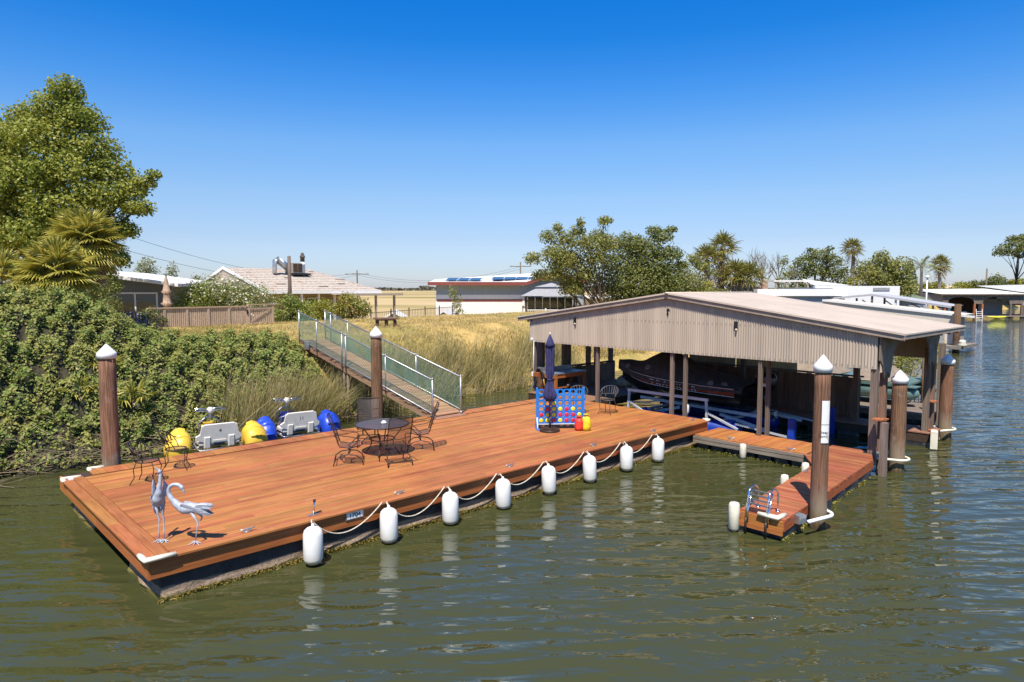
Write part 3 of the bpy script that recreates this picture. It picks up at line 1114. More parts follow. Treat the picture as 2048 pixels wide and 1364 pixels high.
def make_dock():
    t = dthing('floating_dock', 0, 0, 0, 0, 'large floating dock of orange stained planks on a dark banded concrete float', 'dock')
    L, W = 15.4, 5.8
    # boards run the length of the dock, butted at random joints
    pitch = 0.148
    rows = int((W + 0.085) / pitch)
    for r in range(rows):
        b0 = -0.085 + r * pitch
        a = 0.315
        first = True
        while a < L - 0.05:
            ln = random.choice((3.0, 3.66, 4.27, 4.88)) * (random.uniform(0.25, 1) if first else 1)
            first = False
            a1 = min(L + 0.03, a + ln)
            if L - a1 < 0.7:
                a1 = L + 0.03
            dz = random.uniform(-.002, .002)
            MB().box(a + .002, a1 - .002, b0, b0 + pitch - 0.010, DZ - .036, DZ + dz, c=.006).build('deck_board', DECK, t)
            a = a1
    # end border: two planks across the left end, lying flush
    for k in range(2):
        for (b0, b1) in ((-0.085, 2.0), (2.0, 3.9), (3.9, 5.8)) if k == 0 else ((-0.085, 2.9), (2.9, 5.8)):
            MB().box(-.085 + k * .2, .105 + k * .2, b0 + .003, b1 - .003, DZ - .036, DZ + .004 + random.uniform(0, .004), c=.008).build('border_board', DECK_Y, t)
    # back strip of short boards laid crosswise
    a = 0.5
    k = 0
    while a < L:
        a1 = a + 0.143
        MB().box(a + .003, a1 - .003, W + .012, 6.32 + random.uniform(-.006, .006), DZ - .036, DZ + random.uniform(-.002, .003), c=.006).build('cross_board', DECK_Y, t)
        a = a1
    # framing under the boards
    fr = MB()
    fr.box(0.02, L - .02, 0.02, 6.26, 0.44, DZ - .040)
    fr.build('joist_frame', DARK_WOOD, t)
    a = 0.0
    for a1 in (4.3, 8.3, 12.1, L):
        MB().box(a + .003, a1 - .003, -0.025, 0.016, 0.40 + random.uniform(-.004, .004), DZ - .042).build('fascia_board', DECK_DARK, t)
        a = a1
    for (b0, b1) in ((-0.02, 3.1), (3.1, 6.28)):
        MB().box(-0.03, 0.016, b0 + .002, b1 - .002, 0.40, DZ - .042).build('fascia_board', DECK_DARK_Y, t)
    for (b0, b1) in ((-0.02, 2.9), (2.9, 6.28)):
        MB().box(L - .016, L + .028, b0, b1, 0.40, DZ - .042).build('fascia_board', DECK_DARK_Y, t)
    # floats
    def rough_float(a0, a1, b0, b1):
        mb = MB()
        na = max(2, int((a1 - a0) / .35))

        def ring(zv, off, jit):
            pts = []
            for i in range(na):
                pts.append((a0 + (a1 - a0) * i / na, b0 - off + random.gauss(0, jit), zv))
            for i in range(4):
                pts.append((a1 + off, b0 + (b1 - b0) * i / 4, zv))
            for i in range(na):
                pts.append((a1 - (a1 - a0) * i / na, b1 + off + random.gauss(0, jit), zv))
            for i in range(4):
                pts.append((a0 - off + random.gauss(0, jit), b1 - (b1 - b0) * i / 4, zv))
            return pts
        rings = [ring(-.6, 0, 0), ring(-.02, 0.05, .02), ring(.05, 0.035, .022), ring(.12, 0.01, .012), ring(.43, 0, 0)]
        n = len(rings[0])
        vs = [p for r_ in rings for p in r_]
        fs = [(k * n + i, k * n + (i + 1) % n, (k + 1) * n + (i + 1) % n, (k + 1) * n + i) for k in range(len(rings) - 1) for i in range(n)]
        mb.add(vs, fs, smooth=False)
        mb.build('concrete_float', FLOAT, t)
    rough_float(0.16, L - .25, 0.075, 1.7)
    rough_float(0.16, L - .25, 4.25, 5.9)
    # algae fringe hanging at the waterline
    n = 5200
    a = rng.uniform(0.1, L - .2, n)
    P = np.stack([a, 0.02 + rng.normal(size=n) * .02, rng.uniform(-.02, .075, n) * (0.5 + 0.5 * rng.random(n))], 1)
    V, F = leaf_quads(P, unit(np.stack([np.zeros(n), -np.ones(n), np.zeros(n)], 1) + rng.normal(size=(n, 3)) * .6), 0.055, 0.5)
    o = arr_mesh('algae', V, F, leafy('algae', [(0.05, 0.045, 0.006), (0.16, 0.12, 0.015), (0.24, 0.17, 0.03)], trans=0.0, rough=0.6), t)
    tag(o, kind='stuff')
    # hardware
    for (a, b) in ((1.51, .12), (4.48, .14), (7.41, .14), (10.32, .16), (12.86, .14), (15.0, .25)):
        make_cleat(t, a, b, DZ + .002)
    corner_pad(t, -.07, -.07, DZ + .01, 1, 1)
    corner_pad(t, -.07, W - .03, DZ + .01, 1, -1, .34, .22)
    corner_pad(t, .52, 6.33, DZ + .01, 1, -1, .3, .18)
    corner_pad(t, L + .02, -.06, DZ + .01, -1, 1, .16, .2)
    MB().box(0.02, .10, W - .22, W - .12, DZ + .006, DZ + .03).build('light_lens', WHITE_PAINT, t)
    # number plate on the front edge
    pl = MB().box(3.21, 3.57, -.046, -.03, .535, .69).build('number_plate', GALV, t)
    MB().box(3.235, 3.545, -.050, -.0465, .55, .66).build('plate_face', WHITE_PAINT, pl)
    text('house_number', '1704', .115, .002, BLACK_PRINT, pl, Matrix.Translation((3.39, -.053, .605)) @ Matrix.Rotation(PI / 2, 4, 'X') @ Matrix.Diagonal((1.05, 1, 1, 1)))
    return t


make_dock()

# rod holder standing on the deck edge
t = dthing('rod_holder', 2.68, .14, DZ + .003, 0, 'steel rod holder tube with black cap standing on the dock edge', 'rod holder')
MB().box(-.09, .09, -.035, .035, 0, .012).build('base_plate', GALV, t)
MB().tube([(0, 0, .01), (.02, -.01, .26)], .017, n=8).build('tube', CHROME, t)
MB().tube([(.02, -.01, .235), (.022, -.011, .275)], .025, n=8).build('cap', BLACK, t)
MB().tube([(0, 0, .03), (.17, .02, .03)], .012, n=6).build('lever', BLACK, t)


# ------------------------------------------------------------------ fenders and the rope that links them
def make_fender():
    t = thing('fender', (0, 0, 0), 0, 'x', 'boat fender', 'white fenders along the dock front')
    r, z0, z1 = 0.165, 0.005, 0.66
    prof = [(0.0, z0), (.05, z0 + .004), (.10, z0 + .022), (.14, z0 + .06), (r, z0 + .12), (r, z1 - .13), (.145, z1 - .06), (.10, z1 - .018), (.05, z1), (.028, z1 + .004), (.026, z1 + .035), (.02, z1 + .05), (0, z1 + .052)]
    MB().lathe(prof, 20).build('fender_body', FENDER, t)
    MB().tube([(0, 0, z1 + .03), (-.02, .03, z1 + .085), (0, .075, z1 + .095), (.03, .11, z1 + .07), (.01, .14, z1 + .062)], .011, n=5).build('rope_loop', ROPE, t)
    return t


def fender_material():
    m = plain('fender_vinyl', (0.84, 0.83, 0.80), 0.42, var=0.02, scale=4)
    t = m.node_tree
    b = t.nodes['Principled BSDF']
    src = b.inputs['Base Color'].links[0].from_socket
    tc = N(t, 'ShaderNodeTexCoord')
    sx = N(t, 'ShaderNodeSeparateXYZ')
    nz = N(t, 'ShaderNodeTexNoise', i_Scale=14.0, i_Detail=5.0)
    oi = N(t, 'ShaderNodeObjectInfo')
    ad2 = N(t, 'ShaderNodeVectorMath', operation='ADD')
    t.links.new(tc.outputs['Object'], ad2.inputs[0])
    t.links.new(oi.outputs['Location'], ad2.inputs[1])
    t.links.new(tc.outputs['Object'], sx.inputs[0])
    t.links.new(ad2.outputs[0], nz.inputs['Vector'])
    ad = N(t, 'ShaderNodeMath', operation='MULTIPLY_ADD')
    t.links.new(nz.outputs['Fac'], ad.inputs[0])
    ad.inputs[1].default_value = 0.14
    t.links.new(sx.outputs['Z'], ad.inputs[2])
    rp = ramp(t, [(0.11, 1.0), (0.18, 0.35), (0.30, 0.05), (0.9, 0.0)])
    t.links.new(ad.outputs[0], rp.inputs['Fac'])
    mx = N(t, 'ShaderNodeMix', data_type='RGBA')
    t.links.new(rp.outputs['Color'], mx.inputs['Factor'])
    t.links.new(src, mx.inputs[6])
    mx.inputs[7].default_value = (0.50, 0.40, 0.24, 1)
    # rubbed grey scuffs
    n9 = N(t, 'ShaderNodeTexNoise', i_Scale=5.0, i_Detail=6.0, i_Roughness=0.75)
    mp9 = N(t, 'ShaderNodeMapping')
    mp9.inputs['Scale'].default_value = (2.2, 2.2, .8)
    t.links.new(ad2.outputs[0], mp9.inputs['Vector'])
    t.links.new(mp9.outputs[0], n9.inputs['Vector'])
    r9 = ramp(t, [(0.64, 0.0), (0.70, 0.55)])
    t.links.new(n9.outputs['Fac'], r9.inputs['Fac'])
    m9 = N(t, 'ShaderNodeMix', data_type='RGBA')
    t.links.new(r9.outputs['Color'], m9.inputs['Factor'])
    t.links.new(mx.outputs[2], m9.inputs[6])
    m9.inputs[7].default_value = (0.36, 0.34, 0.30, 1)
    t.links.new(m9.outputs[2], b.inputs['Base Color'])
    return m


FENDER = fender_material()
FA = [2.46, 3.95, 5.40, 6.80, 8.24, 9.64, 11.07, 12.46]
FL = ['white fender nearest the left end, below the rod holder', 'second white fender, just beyond the 1704 plate', 'third white fender from the left end of the dock',
      'fourth white fender from the left end of the dock', 'fifth white fender, fourth back from the right end', 'sixth white fender, two short of the right end',
      'seventh white fender, last but one before the right end', 'last white fender beside the right corner of the dock']
proto = make_fender()
for i, a in enumerate(FA):
    f = proto if i == 0 else copy_tree(proto)
    f.location = D(a + random.uniform(-.02, .02), -.285, random.uniform(-.01, .02))
    f.rotation_euler = (R(random.uniform(-1.5, 1.0)), R(random.uniform(-2, 1)), random.uniform(0, 6))
    f.rotation_euler.z = TH + random.uniform(-.3, .3)
    f['label'] = FL[i]
RL = ['rope swag under the 1704 plate between the first two fenders', 'rope swag between the second and third fenders', 'rope swag between the third and fourth fenders',
      'rope swag between the fourth and fifth fenders', 'rope swag between the fifth and sixth fenders', 'rope swag between the sixth and seventh fenders',
      'last rope swag, ending at the fender by the right corner']
for i in range(7):
    a0, a1 = FA[i] + .07, FA[i + 1] - .03
    pts = []
    sag = random.uniform(.36, .42)
    for k in range(19):
        q = k / 18
        z = .70 + (.74 - .70) * q - sag * (1 - (2 * q - 1) ** 2) * (1.0 + 0.15 * (0.5 - q))
        pts.append(D(a0 + (a1 - a0) * q, -.13 + .06 * math.sin(q * 3), z if 0 < k < 18 else z))
    tag(MB().tube(pts, .0115, n=6).build('rope_swag', ROPE), RL[i], 'rope', 'rope swags between the fenders')


# ------------------------------------------------------------------ piles
def pile_material():
    m = wood('pile_timber', (0.05, 0.026, 0.015), (0.29, 0.155, 0.088), rand=0.22, rough=0.9, axis='z', gs=1.3, worn=((0.36, 0.29, 0.24), 3.3, 0.60, 0.6))
    t = m.node_tree
    b = t.nodes['Principled BSDF']
    src = b.inputs['Base Color'].links[0].from_socket
    tc = N(t, 'ShaderNodeTexCoord')
    sx = N(t, 'ShaderNodeSeparateXYZ')
    nz = N(t, 'ShaderNodeTexNoise', i_Scale=3.5, i_Detail=6.0, i_Roughness=0.7)
    mp = N(t, 'ShaderNodeMapping')
    mp.inputs['Scale'].default_value = (3, 3, 0.7)
    t.links.new(tc.outputs['Object'], mp.inputs['Vector'])
    t.links.new(mp.outputs[0], nz.inputs['Vector'])
    t.links.new(tc.outputs['Object'], sx.inputs[0])
    ad = N(t, 'ShaderNodeMath', operation='MULTIPLY_ADD')
    t.links.new(nz.outputs['Fac'], ad.inputs[0])
    ad.inputs[1].default_value = 0.9
    t.links.new(sx.outputs['Z'], ad.inputs[2])
    # wet dark foot, then bleached band, then brown timber: tide marks
    col = ramp(t, [(0.0, (0.03, 0.022, 0.012)), (0.115, (0.06, 0.045, 0.02)), (0.15, (0.16, 0.12, 0.065)), (0.24, (0.27, 0.22, 0.15)), (0.34, (0.30, 0.25, 0.19))])
    mr = N(t, 'ShaderNodeMapRange')
    mr.inputs['From Max'].default_value = 4.0
    t.links.new(ad.outputs[0], mr.inputs['Value'])
    t.links.new(mr.outputs[0], col.inputs['Fac'])
    fac = ramp(t, [(0.20, 0.9), (0.34, 0.0)])
    t.links.new(mr.outputs[0], fac.inputs['Fac'])
    mx = N(t, 'ShaderNodeMix', data_type='RGBA')
    t.links.new(fac.outputs['Color'], mx.inputs['Factor'])
    t.links.new(src, mx.inputs[6])
    t.links.new(col.outputs['Color'], mx.inputs[7])
    t.links.new(mx.outputs[2], b.inputs['Base Color'])
    return m


PILE = pile_material()


def make_pile(a, b, h, r, label, hoop=None, cap=True, name='mooring_pile', lean=(0, 0)):
    t = dthing(name, a, b, 0, random.uniform(0, 6) if hoop is None else 0, label, 'pile', 'timber mooring piles')
    n = 18
    prof = [(r * 1.06, -1.6)] + [(r * (1.05 - .09 * z / h), z) for z in np.linspace(0, h, 9)] + [(0, h)]
    ph = random.uniform(0, 6)
    MB().lathe(prof, n, mod=lambda an, i: 1 + .025 * math.sin(3 * an + ph + i * .4) + .015 * math.sin(7 * an + i)).build('shaft', PILE, t)
    if cap:
        rt = r * 1.07
        MB().lathe([(rt, h - .12), (rt + .008, h - .12), (rt + .008, h + .0), (rt * .98, h + .015), (.012, h + .21), (0, h + .212)], 20).build('cap', WHITE_PAINT, t)
    return t


make_pile(1.09, 6.85, 3.21, .185, 'bare brown pile with a white cone cap behind the left end of the dock')
make_pile(8.20, 6.85, 3.33, .165, 'brown pile with white cone cap standing between the table and the gangway')
p1 = make_pile(10.52, -5.36, 3.20, .152, 'tall front pile carrying a white paper notice beside the ladder dock', hoop=1)
p2 = make_pile(16.19, -4.99, 2.40, .178, 'short thick capped pile beside the boathouse corner post', hoop=1)
p3 = make_pile(21.34, -4.74, 2.46, .18, 'capped pile at the far outer corner of the boathouse', hoop=1)
# notice stapled to the front pile, wrapped round it
to_cam = math.atan2(-10.77 + 5.36, -2.8 - 10.52)
nb = MB()
rr = .166


def sign_pt(u, v, rad):
    an = to_cam + 0.05 + u * 0.95
    return (rad * math.cos(an), rad * math.sin(an), 1.72 + v * .82)


nb.sheet(lambda u, v: sign_pt(u, v, rr), 8, 1)
nb.sheet(lambda u, v: sign_pt(1 - u, v, rr - .004), 8, 1)
sg = dthing('paper_notice', 10.52, -5.36, 0, 0, 'two white paper notices wrapped round the tall front pile', 'notice')
nb.build('sheet', WHITE_PAINT, sg)
an = to_cam + .33
Msg = frame_M((rr * 1.012 * math.cos(an), rr * 1.012 * math.sin(an), 1.89), (-math.sin(an), math.cos(an), 0), (0, 0, 1), (math.cos(an), math.sin(an), 0))
text('print', 'Deep\nComm', .075, .0005, BLACK_PRINT, sg, Msg)
MB().sheet(lambda u, v: sign_pt(u, .43 + v * .012, rr + .002), 8, 1).build('fold_line', BLACK_PRINT, sg)


def pile_hoop(name, a, b, r, z, dirs, label, mat):
    """Pipe hoop round a pile, both ends running back to the dock."""
    t = dthing(name, a, b, z, 0, label, 'pile hoop', 'pile hoops')
    pts = []
    ang0 = math.atan2(dirs[1], dirs[0])
    R0 = r + .10
    far_d = dirs[2]
    px = lambda an, rad: (rad * math.cos(an), rad * math.sin(an), 0)
    sx_, sy_ = math.cos(ang0), math.sin(ang0)
    nx, ny = -sy_, sx_
    pts.append((sx_ * far_d + nx * R0, sy_ * far_d + ny * R0, 0))
    for k in range(13):
        an = ang0 + PI / 2 + PI * k / 12
        pts.append(px(an, R0))
    pts.append((sx_ * far_d - nx * R0, sy_ * far_d - ny * R0, 0))
    MB().tube(pts, .036, n=8).build('hoop_pipe', mat, t)
    MB().box(-.1, .1, -.16, .16, -.06, .10, M=Matrix.Translation((sx_ * (far_d + .03), sy_ * (far_d + .03), 0)) @ Matrix.Rotation(ang0, 4, 'Z')).build('bracket', GALV, t)
    return t


pile_hoop('pile_hoop', 10.52, -5.36, .152, .30, (-1, .25, .62), 'white pipe hoop round the tall front pile at the dock tip', WHITE_PAINT)
pile_hoop('pile_hoop', 16.19, -4.99, .178, .34, (-.35, 1, .45), 'cream hoop round the short thick pile by the boathouse corner', CREAM_VINYL)
pile_hoop('pile_hoop', 21.34, -4.74, .18, .34, (-1, .5, .55), 'cream hoop round the pile at the far boathouse corner', CREAM_VINYL)


# ------------------------------------------------------------------ narrow side dock: walkway, corner and arm
def make_side_dock():
    t = dthing('finger_dock', 0, 0, 0, 0, 'narrow L shaped finger dock of reddish planks with black floats', 'dock')
    z = 0.42
    b = -0.08
    while b > -3.30:
        MB().box(14.62, 15.98, b - .143, b - .004, z - .035, z + random.uniform(-.003, .003), c=.005).build('dock_board', DECK, t)
        b -= .1475
    # the arm runs slightly askew: its outer edge and its inner edge as functions of a
    bo = lambda a: -5.24 + .084 * (a - 9.37) if a < 15.2 else -4.75 + .42 * (a - 15.2)
    bi = lambda a: -4.38 + .10 * (a - 9.22) + (max(0, a - 13.6) * .55)

    def quad_board(a0, a1, lo, hi, mat, dz=0.0):
        zt, zb = z + dz, z - .035
        vs = [(a0, lo(a0), zb), (a1, lo(a1), zb), (a1, hi(a1), zb), (a0, hi(a0), zb), (a0, lo(a0), zt), (a1, lo(a1), zt), (a1, hi(a1), zt), (a0, hi(a0), zt)]
        MB().add(vs, [(3, 2, 1, 0), (4, 5, 6, 7), (0, 1, 5, 4), (1, 2, 6, 5), (2, 3, 7, 6), (3, 0, 4, 7)]).build('dock_board', mat, t)
    a = 14.62
    while a < 16.02:
        e = random.uniform(-.012, .012)
        quad_board(a + .003, a + .143, lambda q: bo(q) - .02 + e, lambda q: -3.42, RED_DECK, .003 + random.uniform(-.003, .003))
        a += .1475
    a = 9.30
    while a < 14.55:
        e = random.uniform(-.012, .012)
        quad_board(a + .003, a + .142, lambda q: bo(q) - .02 + e, lambda q: bi(q) + e * .6, RED_DECK, random.uniform(-.003, .003))
        a += .1468
    # frames and fascias
    MB().box(14.66, 15.94, -3.40, -.05, .22, z - .038).build('frame', DARK_WOOD, t)
    MB().prism([(9.33, bo(9.33) + .05), (15.2, bo(15.19) + .05), (15.95, -4.40), (15.95, -3.45), (14.6, -3.45), (13.6, bi(13.6) - .05), (9.33, bi(9.33) - .05)], .21, z - .039).build('frame', DARK_WOOD, t)
    MB().bar((9.27, bo(9.27), .295), (15.2, bo(15.19), .295), .04, .19).build('fascia_board', DECK_DARK, t)
    MB().bar((15.21, -4.75, .295), (15.95, -4.44, .295), .04, .19).build('fascia_board', DECK_DARK, t)
    MB().box(9.25, 9.29, -5.26, -4.37, .22, z - .030).build('fascia_board', DECK_DARK_Y, t)
    MB().box(9.23, 9.27, -5.25, -4.38, .12, .215).build('fascia_board', DECK_DARK_Y, t)
    MB().bar((9.3, bi(9.3) + .01, .30), (13.6, bi(13.6) + .01, .30), .04, .17).build('fascia_board', DECK_DARK, t)
    for z0, z1 in ((.30, .385), (.19, .285)):
        MB().box(14.575, 14.625, -3.42, -.05, z0, z1).build('weathered_rail', GREY_WOOD_Y, t)
    MB().add([(14.60, -3.40, .2), (13.62, -3.93, .2), (13.62, -3.93, z - .03), (14.60, -3.42, z - .03)], [(0, 1, 2, 3)]).build('gusset_board', DECK_DARK, t)
    # black plastic floats in a row
    for k in range(7):
        b0 = -.12 - k * .47
        MB().box(14.70, 15.9, b0 - .36, b0, -.25, .215, c=.02).build('plastic_float', FLOATP, t)
    for k in range(6):
        a0 = 9.4 + k * .95
        MB().box(a0, a0 + .72, bo(a0) + .03, bi(a0) - .04, -.25, .195, c=.02).build('plastic_float', FLOATP, t)
    # yellow green weed at the waterline of the floats
    n = 1500
    a = np.concatenate([rng.uniform(9.3, 15, 900), np.full(600, 14.66)])
    b = np.concatenate([-5.23 + .084 * (a[:900] - 9.37), rng.uniform(-3.4, -.1, 600)])
    P = np.stack([a + rng.normal(size=n) * .02, b + rng.normal(size=n) * .02, rng.uniform(-.02, .05, n)], 1)
    V, F = leaf_quads(P, unit(rng.normal(size=(n, 3)) + np.array([0, 0, .8])), .05, .5)
    tag(arr_mesh('algae', V, F, leafy('bright_algae', [(0.10, 0.09, 0.01), (0.26, 0.23, 0.03), (0.34, 0.28, 0.05)], trans=0), t), kind='stuff')
    for (a, b, rz) in ((14.75, -1.15, PI / 2), (14.72, -2.9, PI / 2), (12.9, -4.10, .1), (9.75, -4.40, .1)):
        make_cleat(t, a, b, z + .004, rz)
    corner_pad(t, 9.22, -5.16, z + .03, 1, 1, .3, .38, .11, .09)
    # roller bumpers along the inner edge
    for a in (13.45, 12.05):
        MB().lathe([(.02, .0), (.085, .03), (.09, .10), (.09, .34), (.07, .40), (0, .42)], 12, M=Matrix.Translation((a, bi(a) + .12, .08))).build('edge_roller', CREAM_VINYL, t)
    return t


FLOATP = plain('float_plastic', (0.035, 0.037, 0.043), 0.5, var=0.3, scale=8, dirt=((0.16, 0.15, 0.12), 6, 0.58))
make_side_dock()


def corner_fender(a, b, z0, z1, r, label, square=False):
    t = dthing('dock_bumper', a, b, 0, .3, label, 'dock bumper', 'cream dock bumpers')
    if square:
        MB().box(-r, r, -r * .7, r * .7, z0, z1, c=.03).build('bumper_body', CREAM_VINYL, t)
    else:
        MB().lathe([(r * .6, z0), (r, z0 + .05), (r, z1 - .06), (r * .8, z1 - .015), (0, z1)], 14).build('bumper_body', CREAM_VINYL, t)
    MB().box(-.03, .03, -r - .012, -r + .01, z1 - .26, z1 - .2).build('strap', GALV, t)


corner_fender(9.15, -4.33, .02, .58, .105, 'cream roller bumper at the ladder end of the finger dock')
corner_fender(14.52, -1.65, .0, .42, .09, 'white roller bumper on the weathered side of the walkway')
corner_fender(19.6, -4.92, .02, .56, .13, 'square cream bumper at the far walkway corner', True)


# folding swim ladder at the tip
def make_ladder():
    t = dthing('swim_ladder', 9.25, -4.55, .42, 0, 'polished steel swim ladder with raised steps at the tip of the finger dock', 'ladder')
    for y in (0.0, -.40):
        pts = [(.42, y, 0), (.42, y, .22)]
        for k in range(9):
            an = PI * k / 8
            pts.append((.22 + .20 * math.cos(an), y, .30 + .17 * math.sin(an)))
        pts += [(-.03, y, .1), (-.05, y, -.12)]
        MB().tube(pts, .019, n=8).build('rail', CHROME, t)
        MB().tube([(-.05, y - .04, -.12), (-.06, y - .04, .05), (.10, y - .04, .43)], .017, n=8).build('step_arm', CHROME, t)
        MB().tube([(-.055, y, -.10), (-.06, y, -.42)], .021, n=6).build('lower_leg', BLACK, t)
        MB().lathe([(.05, 0), (.05, .012), (.02, .02)], 10, M=Matrix.Translation((.42, y, 0))).build('foot_flange', CHROME, t)
    for k in range(4):
        q = .35 + k * .2
        x, z = -.06 + .16 * q, .05 + .38 * q
        MB().box(x - .025, x + .025, -.44, .0, z - .008, z + .012).build('step', CHROME, t)


make_ladder()
# ------------------------------------------------------------------ bistro chairs
def make_bistro(iron):
    t = thing('garden_chair', (0, 0, 0), 0, 'x', 'chair')
    # local: the sitter faces +x, seat centre at the origin
    def oval(an, rx, ry):
        return rx * math.cos(an), ry * math.sin(an)
    zs = .45
    ring = [(*oval(2 * PI * k / 20, .215, .23), zs) for k in range(20)]
    MB().tube(ring, .011, n=6, closed=True).build('seat_rim', iron, t)
    mb = MB()
    mb.add([(0, 0, zs + .004)] + ring, [(0, 1 + k, 1 + (k + 1) % 20) for k in range(20)])
    mb.build('seat', MESH_DARK if iron is IRON else MESH_DARK, t)
    for y in (-1, 1):
        MB().tube([(.15, y * .15, zs), (.20, y * .185, .30), (.17, y * .175, .14), (.235, y * .22, 0)], .010, n=5).build('leg', iron, t)
        MB().tube([(-.15, y * .16, zs), (-.20, y * .18, .30), (-.19, y * .17, .14), (-.27, y * .21, 0)], .010, n=5).build('leg', iron, t)
        MB().tube([(.02, y * .215, zs), (-.02, y * .25, .56), (-.08, y * .265, .655)], .009, n=5).build('arm_post', iron, t)
    # hoop back with flat slats
    def hoop(an, up):
        r = .24
        x, y = -r * math.cos(an) * 0.95 - .02, .265 * math.sin(an)
        return (x - .08 * up, y * (1 + .12 * up), .655 + .20 * up * max(0, math.cos(an)) ** .7)
    top = [hoop(-1.9 + 3.8 * k / 20, 1.0) for k in range(21)]
    MB().tube(top, .012, n=6).build('back_rim', iron, t)
    low = [hoop(-1.25 + 2.5 * k / 14, 0.0) for k in range(15)]
    low = [(p[0], p[1], .60) for p in low]
    MB().tube(low, .009, n=5).build('back_rail', iron, t)
    for k in range(9):
        an = -1.1 + 2.2 * k / 8
        p, q = hoop(an, 0.0), hoop(an * 1.15, 1.0)
        MB().bar((p[0], p[1], .60), q, .030, .006, up=(math.cos(an), math.sin(an), 0)).build('back_slat', iron, t)
    for y in (-.16, .16):
        MB().tube([(-.16, y, zs), (-.21, y * 1.05, .60)], .010, n=5).build('back_post', iron, t)
    MB().tube([(.17, -.175, .16), (.17, .175, .16)], .006, n=4).build('stretcher', iron, t)
    return t


chair0 = make_bistro(IRON)


def put(proto, first, a, b, z, rot, label, group):
    o = proto if first else copy_tree(proto)
    o.location = D(a, b, z)
    o.rotation_euler = (0, 0, rot)
    o['label'] = label
    o['group'] = group
    return o


CH = [(1.18, 4.35, R(5), 'dark iron hoop back chair nearest the left end, empty oval seat'),
      (1.95, 5.05, R(18), 'dark iron chair in front of the yellow tricycle wheel')]
for i, (a, b, rz, lb) in enumerate(CH):
    put(chair0, i == 0, a, b, DZ + .003, rz, lb, 'iron hoop back chairs')
chair1 = make_bistro(IRON_GREY)
CH = [(14.05, 2.72, R(-125), 'grey iron chair out on the sunny planks right of the game board'),
      (13.35, 3.35, R(-105), 'grey iron chair half hidden behind the blue game board')]
for i, (a, b, rz, lb) in enumerate(CH):
    put(chair1, i == 0, a, b, DZ + .003, rz, lb, 'iron hoop back chairs')


# ------------------------------------------------------------------ round table
def make_table(a, b):
    t = dthing('patio_table', a, b, DZ + .003, 0, 'round dark iron mesh table among four spring rocker chairs', 'table')
    r, z = .63, .72
    rim = [(r * math.cos(2 * PI * k / 40), r * math.sin(2 * PI * k / 40), z) for k in range(40)]
    MB().tube(rim, .017, n=6, closed=True).build('top_rim', IRON, t)
    mb = MB()
    for k in range(40):
        an0, an1 = 2 * PI * k / 40, 2 * PI * (k + 1) / 40
        mb.add([(.03 * math.cos(an0), .03 * math.sin(an0), z + .008), (r * math.cos(an0), r * math.sin(an0), z + .005), (r * math.cos(an1), r * math.sin(an1), z + .005), (.03 * math.cos(an1), .03 * math.sin(an1), z + .008)], [(0, 1, 2, 3)])
    mb.build('table_top', MESH_TOP, t)
    for k in range(8):
        an = 2 * PI * k / 8
        MB().bar((0, 0, z - .012), (r * .98 * math.cos(an), r * .98 * math.sin(an), z - .012), .016, .012).build('rib', IRON, t)
    for k in range(4):
        an = PI / 4 + PI / 2 * k
        c, s = math.cos(an), math.sin(an)
        MB().tube([(c * .42, s * .42, z - .01), (c * .46, s * .46, .62), (c * .36, s * .36, .48), (c * .26, s * .26, .36), (c * .27, s * .27, .22), (c * .36, s * .36, .08), (c * .43, s * .43, 0)], .014, n=6).build('leg', IRON, t)
    ring = [(.30 * math.cos(2 * PI * k / 24), .30 * math.sin(2 * PI * k / 24), .37) for k in range(24)]
    MB().tube(ring, .014, n=6, closed=True).build('stretcher_ring', IRON, t)
    return t


TA, TB = 6.0, 3.12
make_table(TA, TB)
t = dthing('ashtray', TA + .05, TB + .0, DZ + .74, 0, 'small white round umbrella hole cap on the table centre', 'table cap')
MB().lathe([(.07, 0), (.075, .012), (.05, .03), (.045, .05), (.03, .055), (0, .055)], 14).build('cap_body', WHITE_VINYL, t)


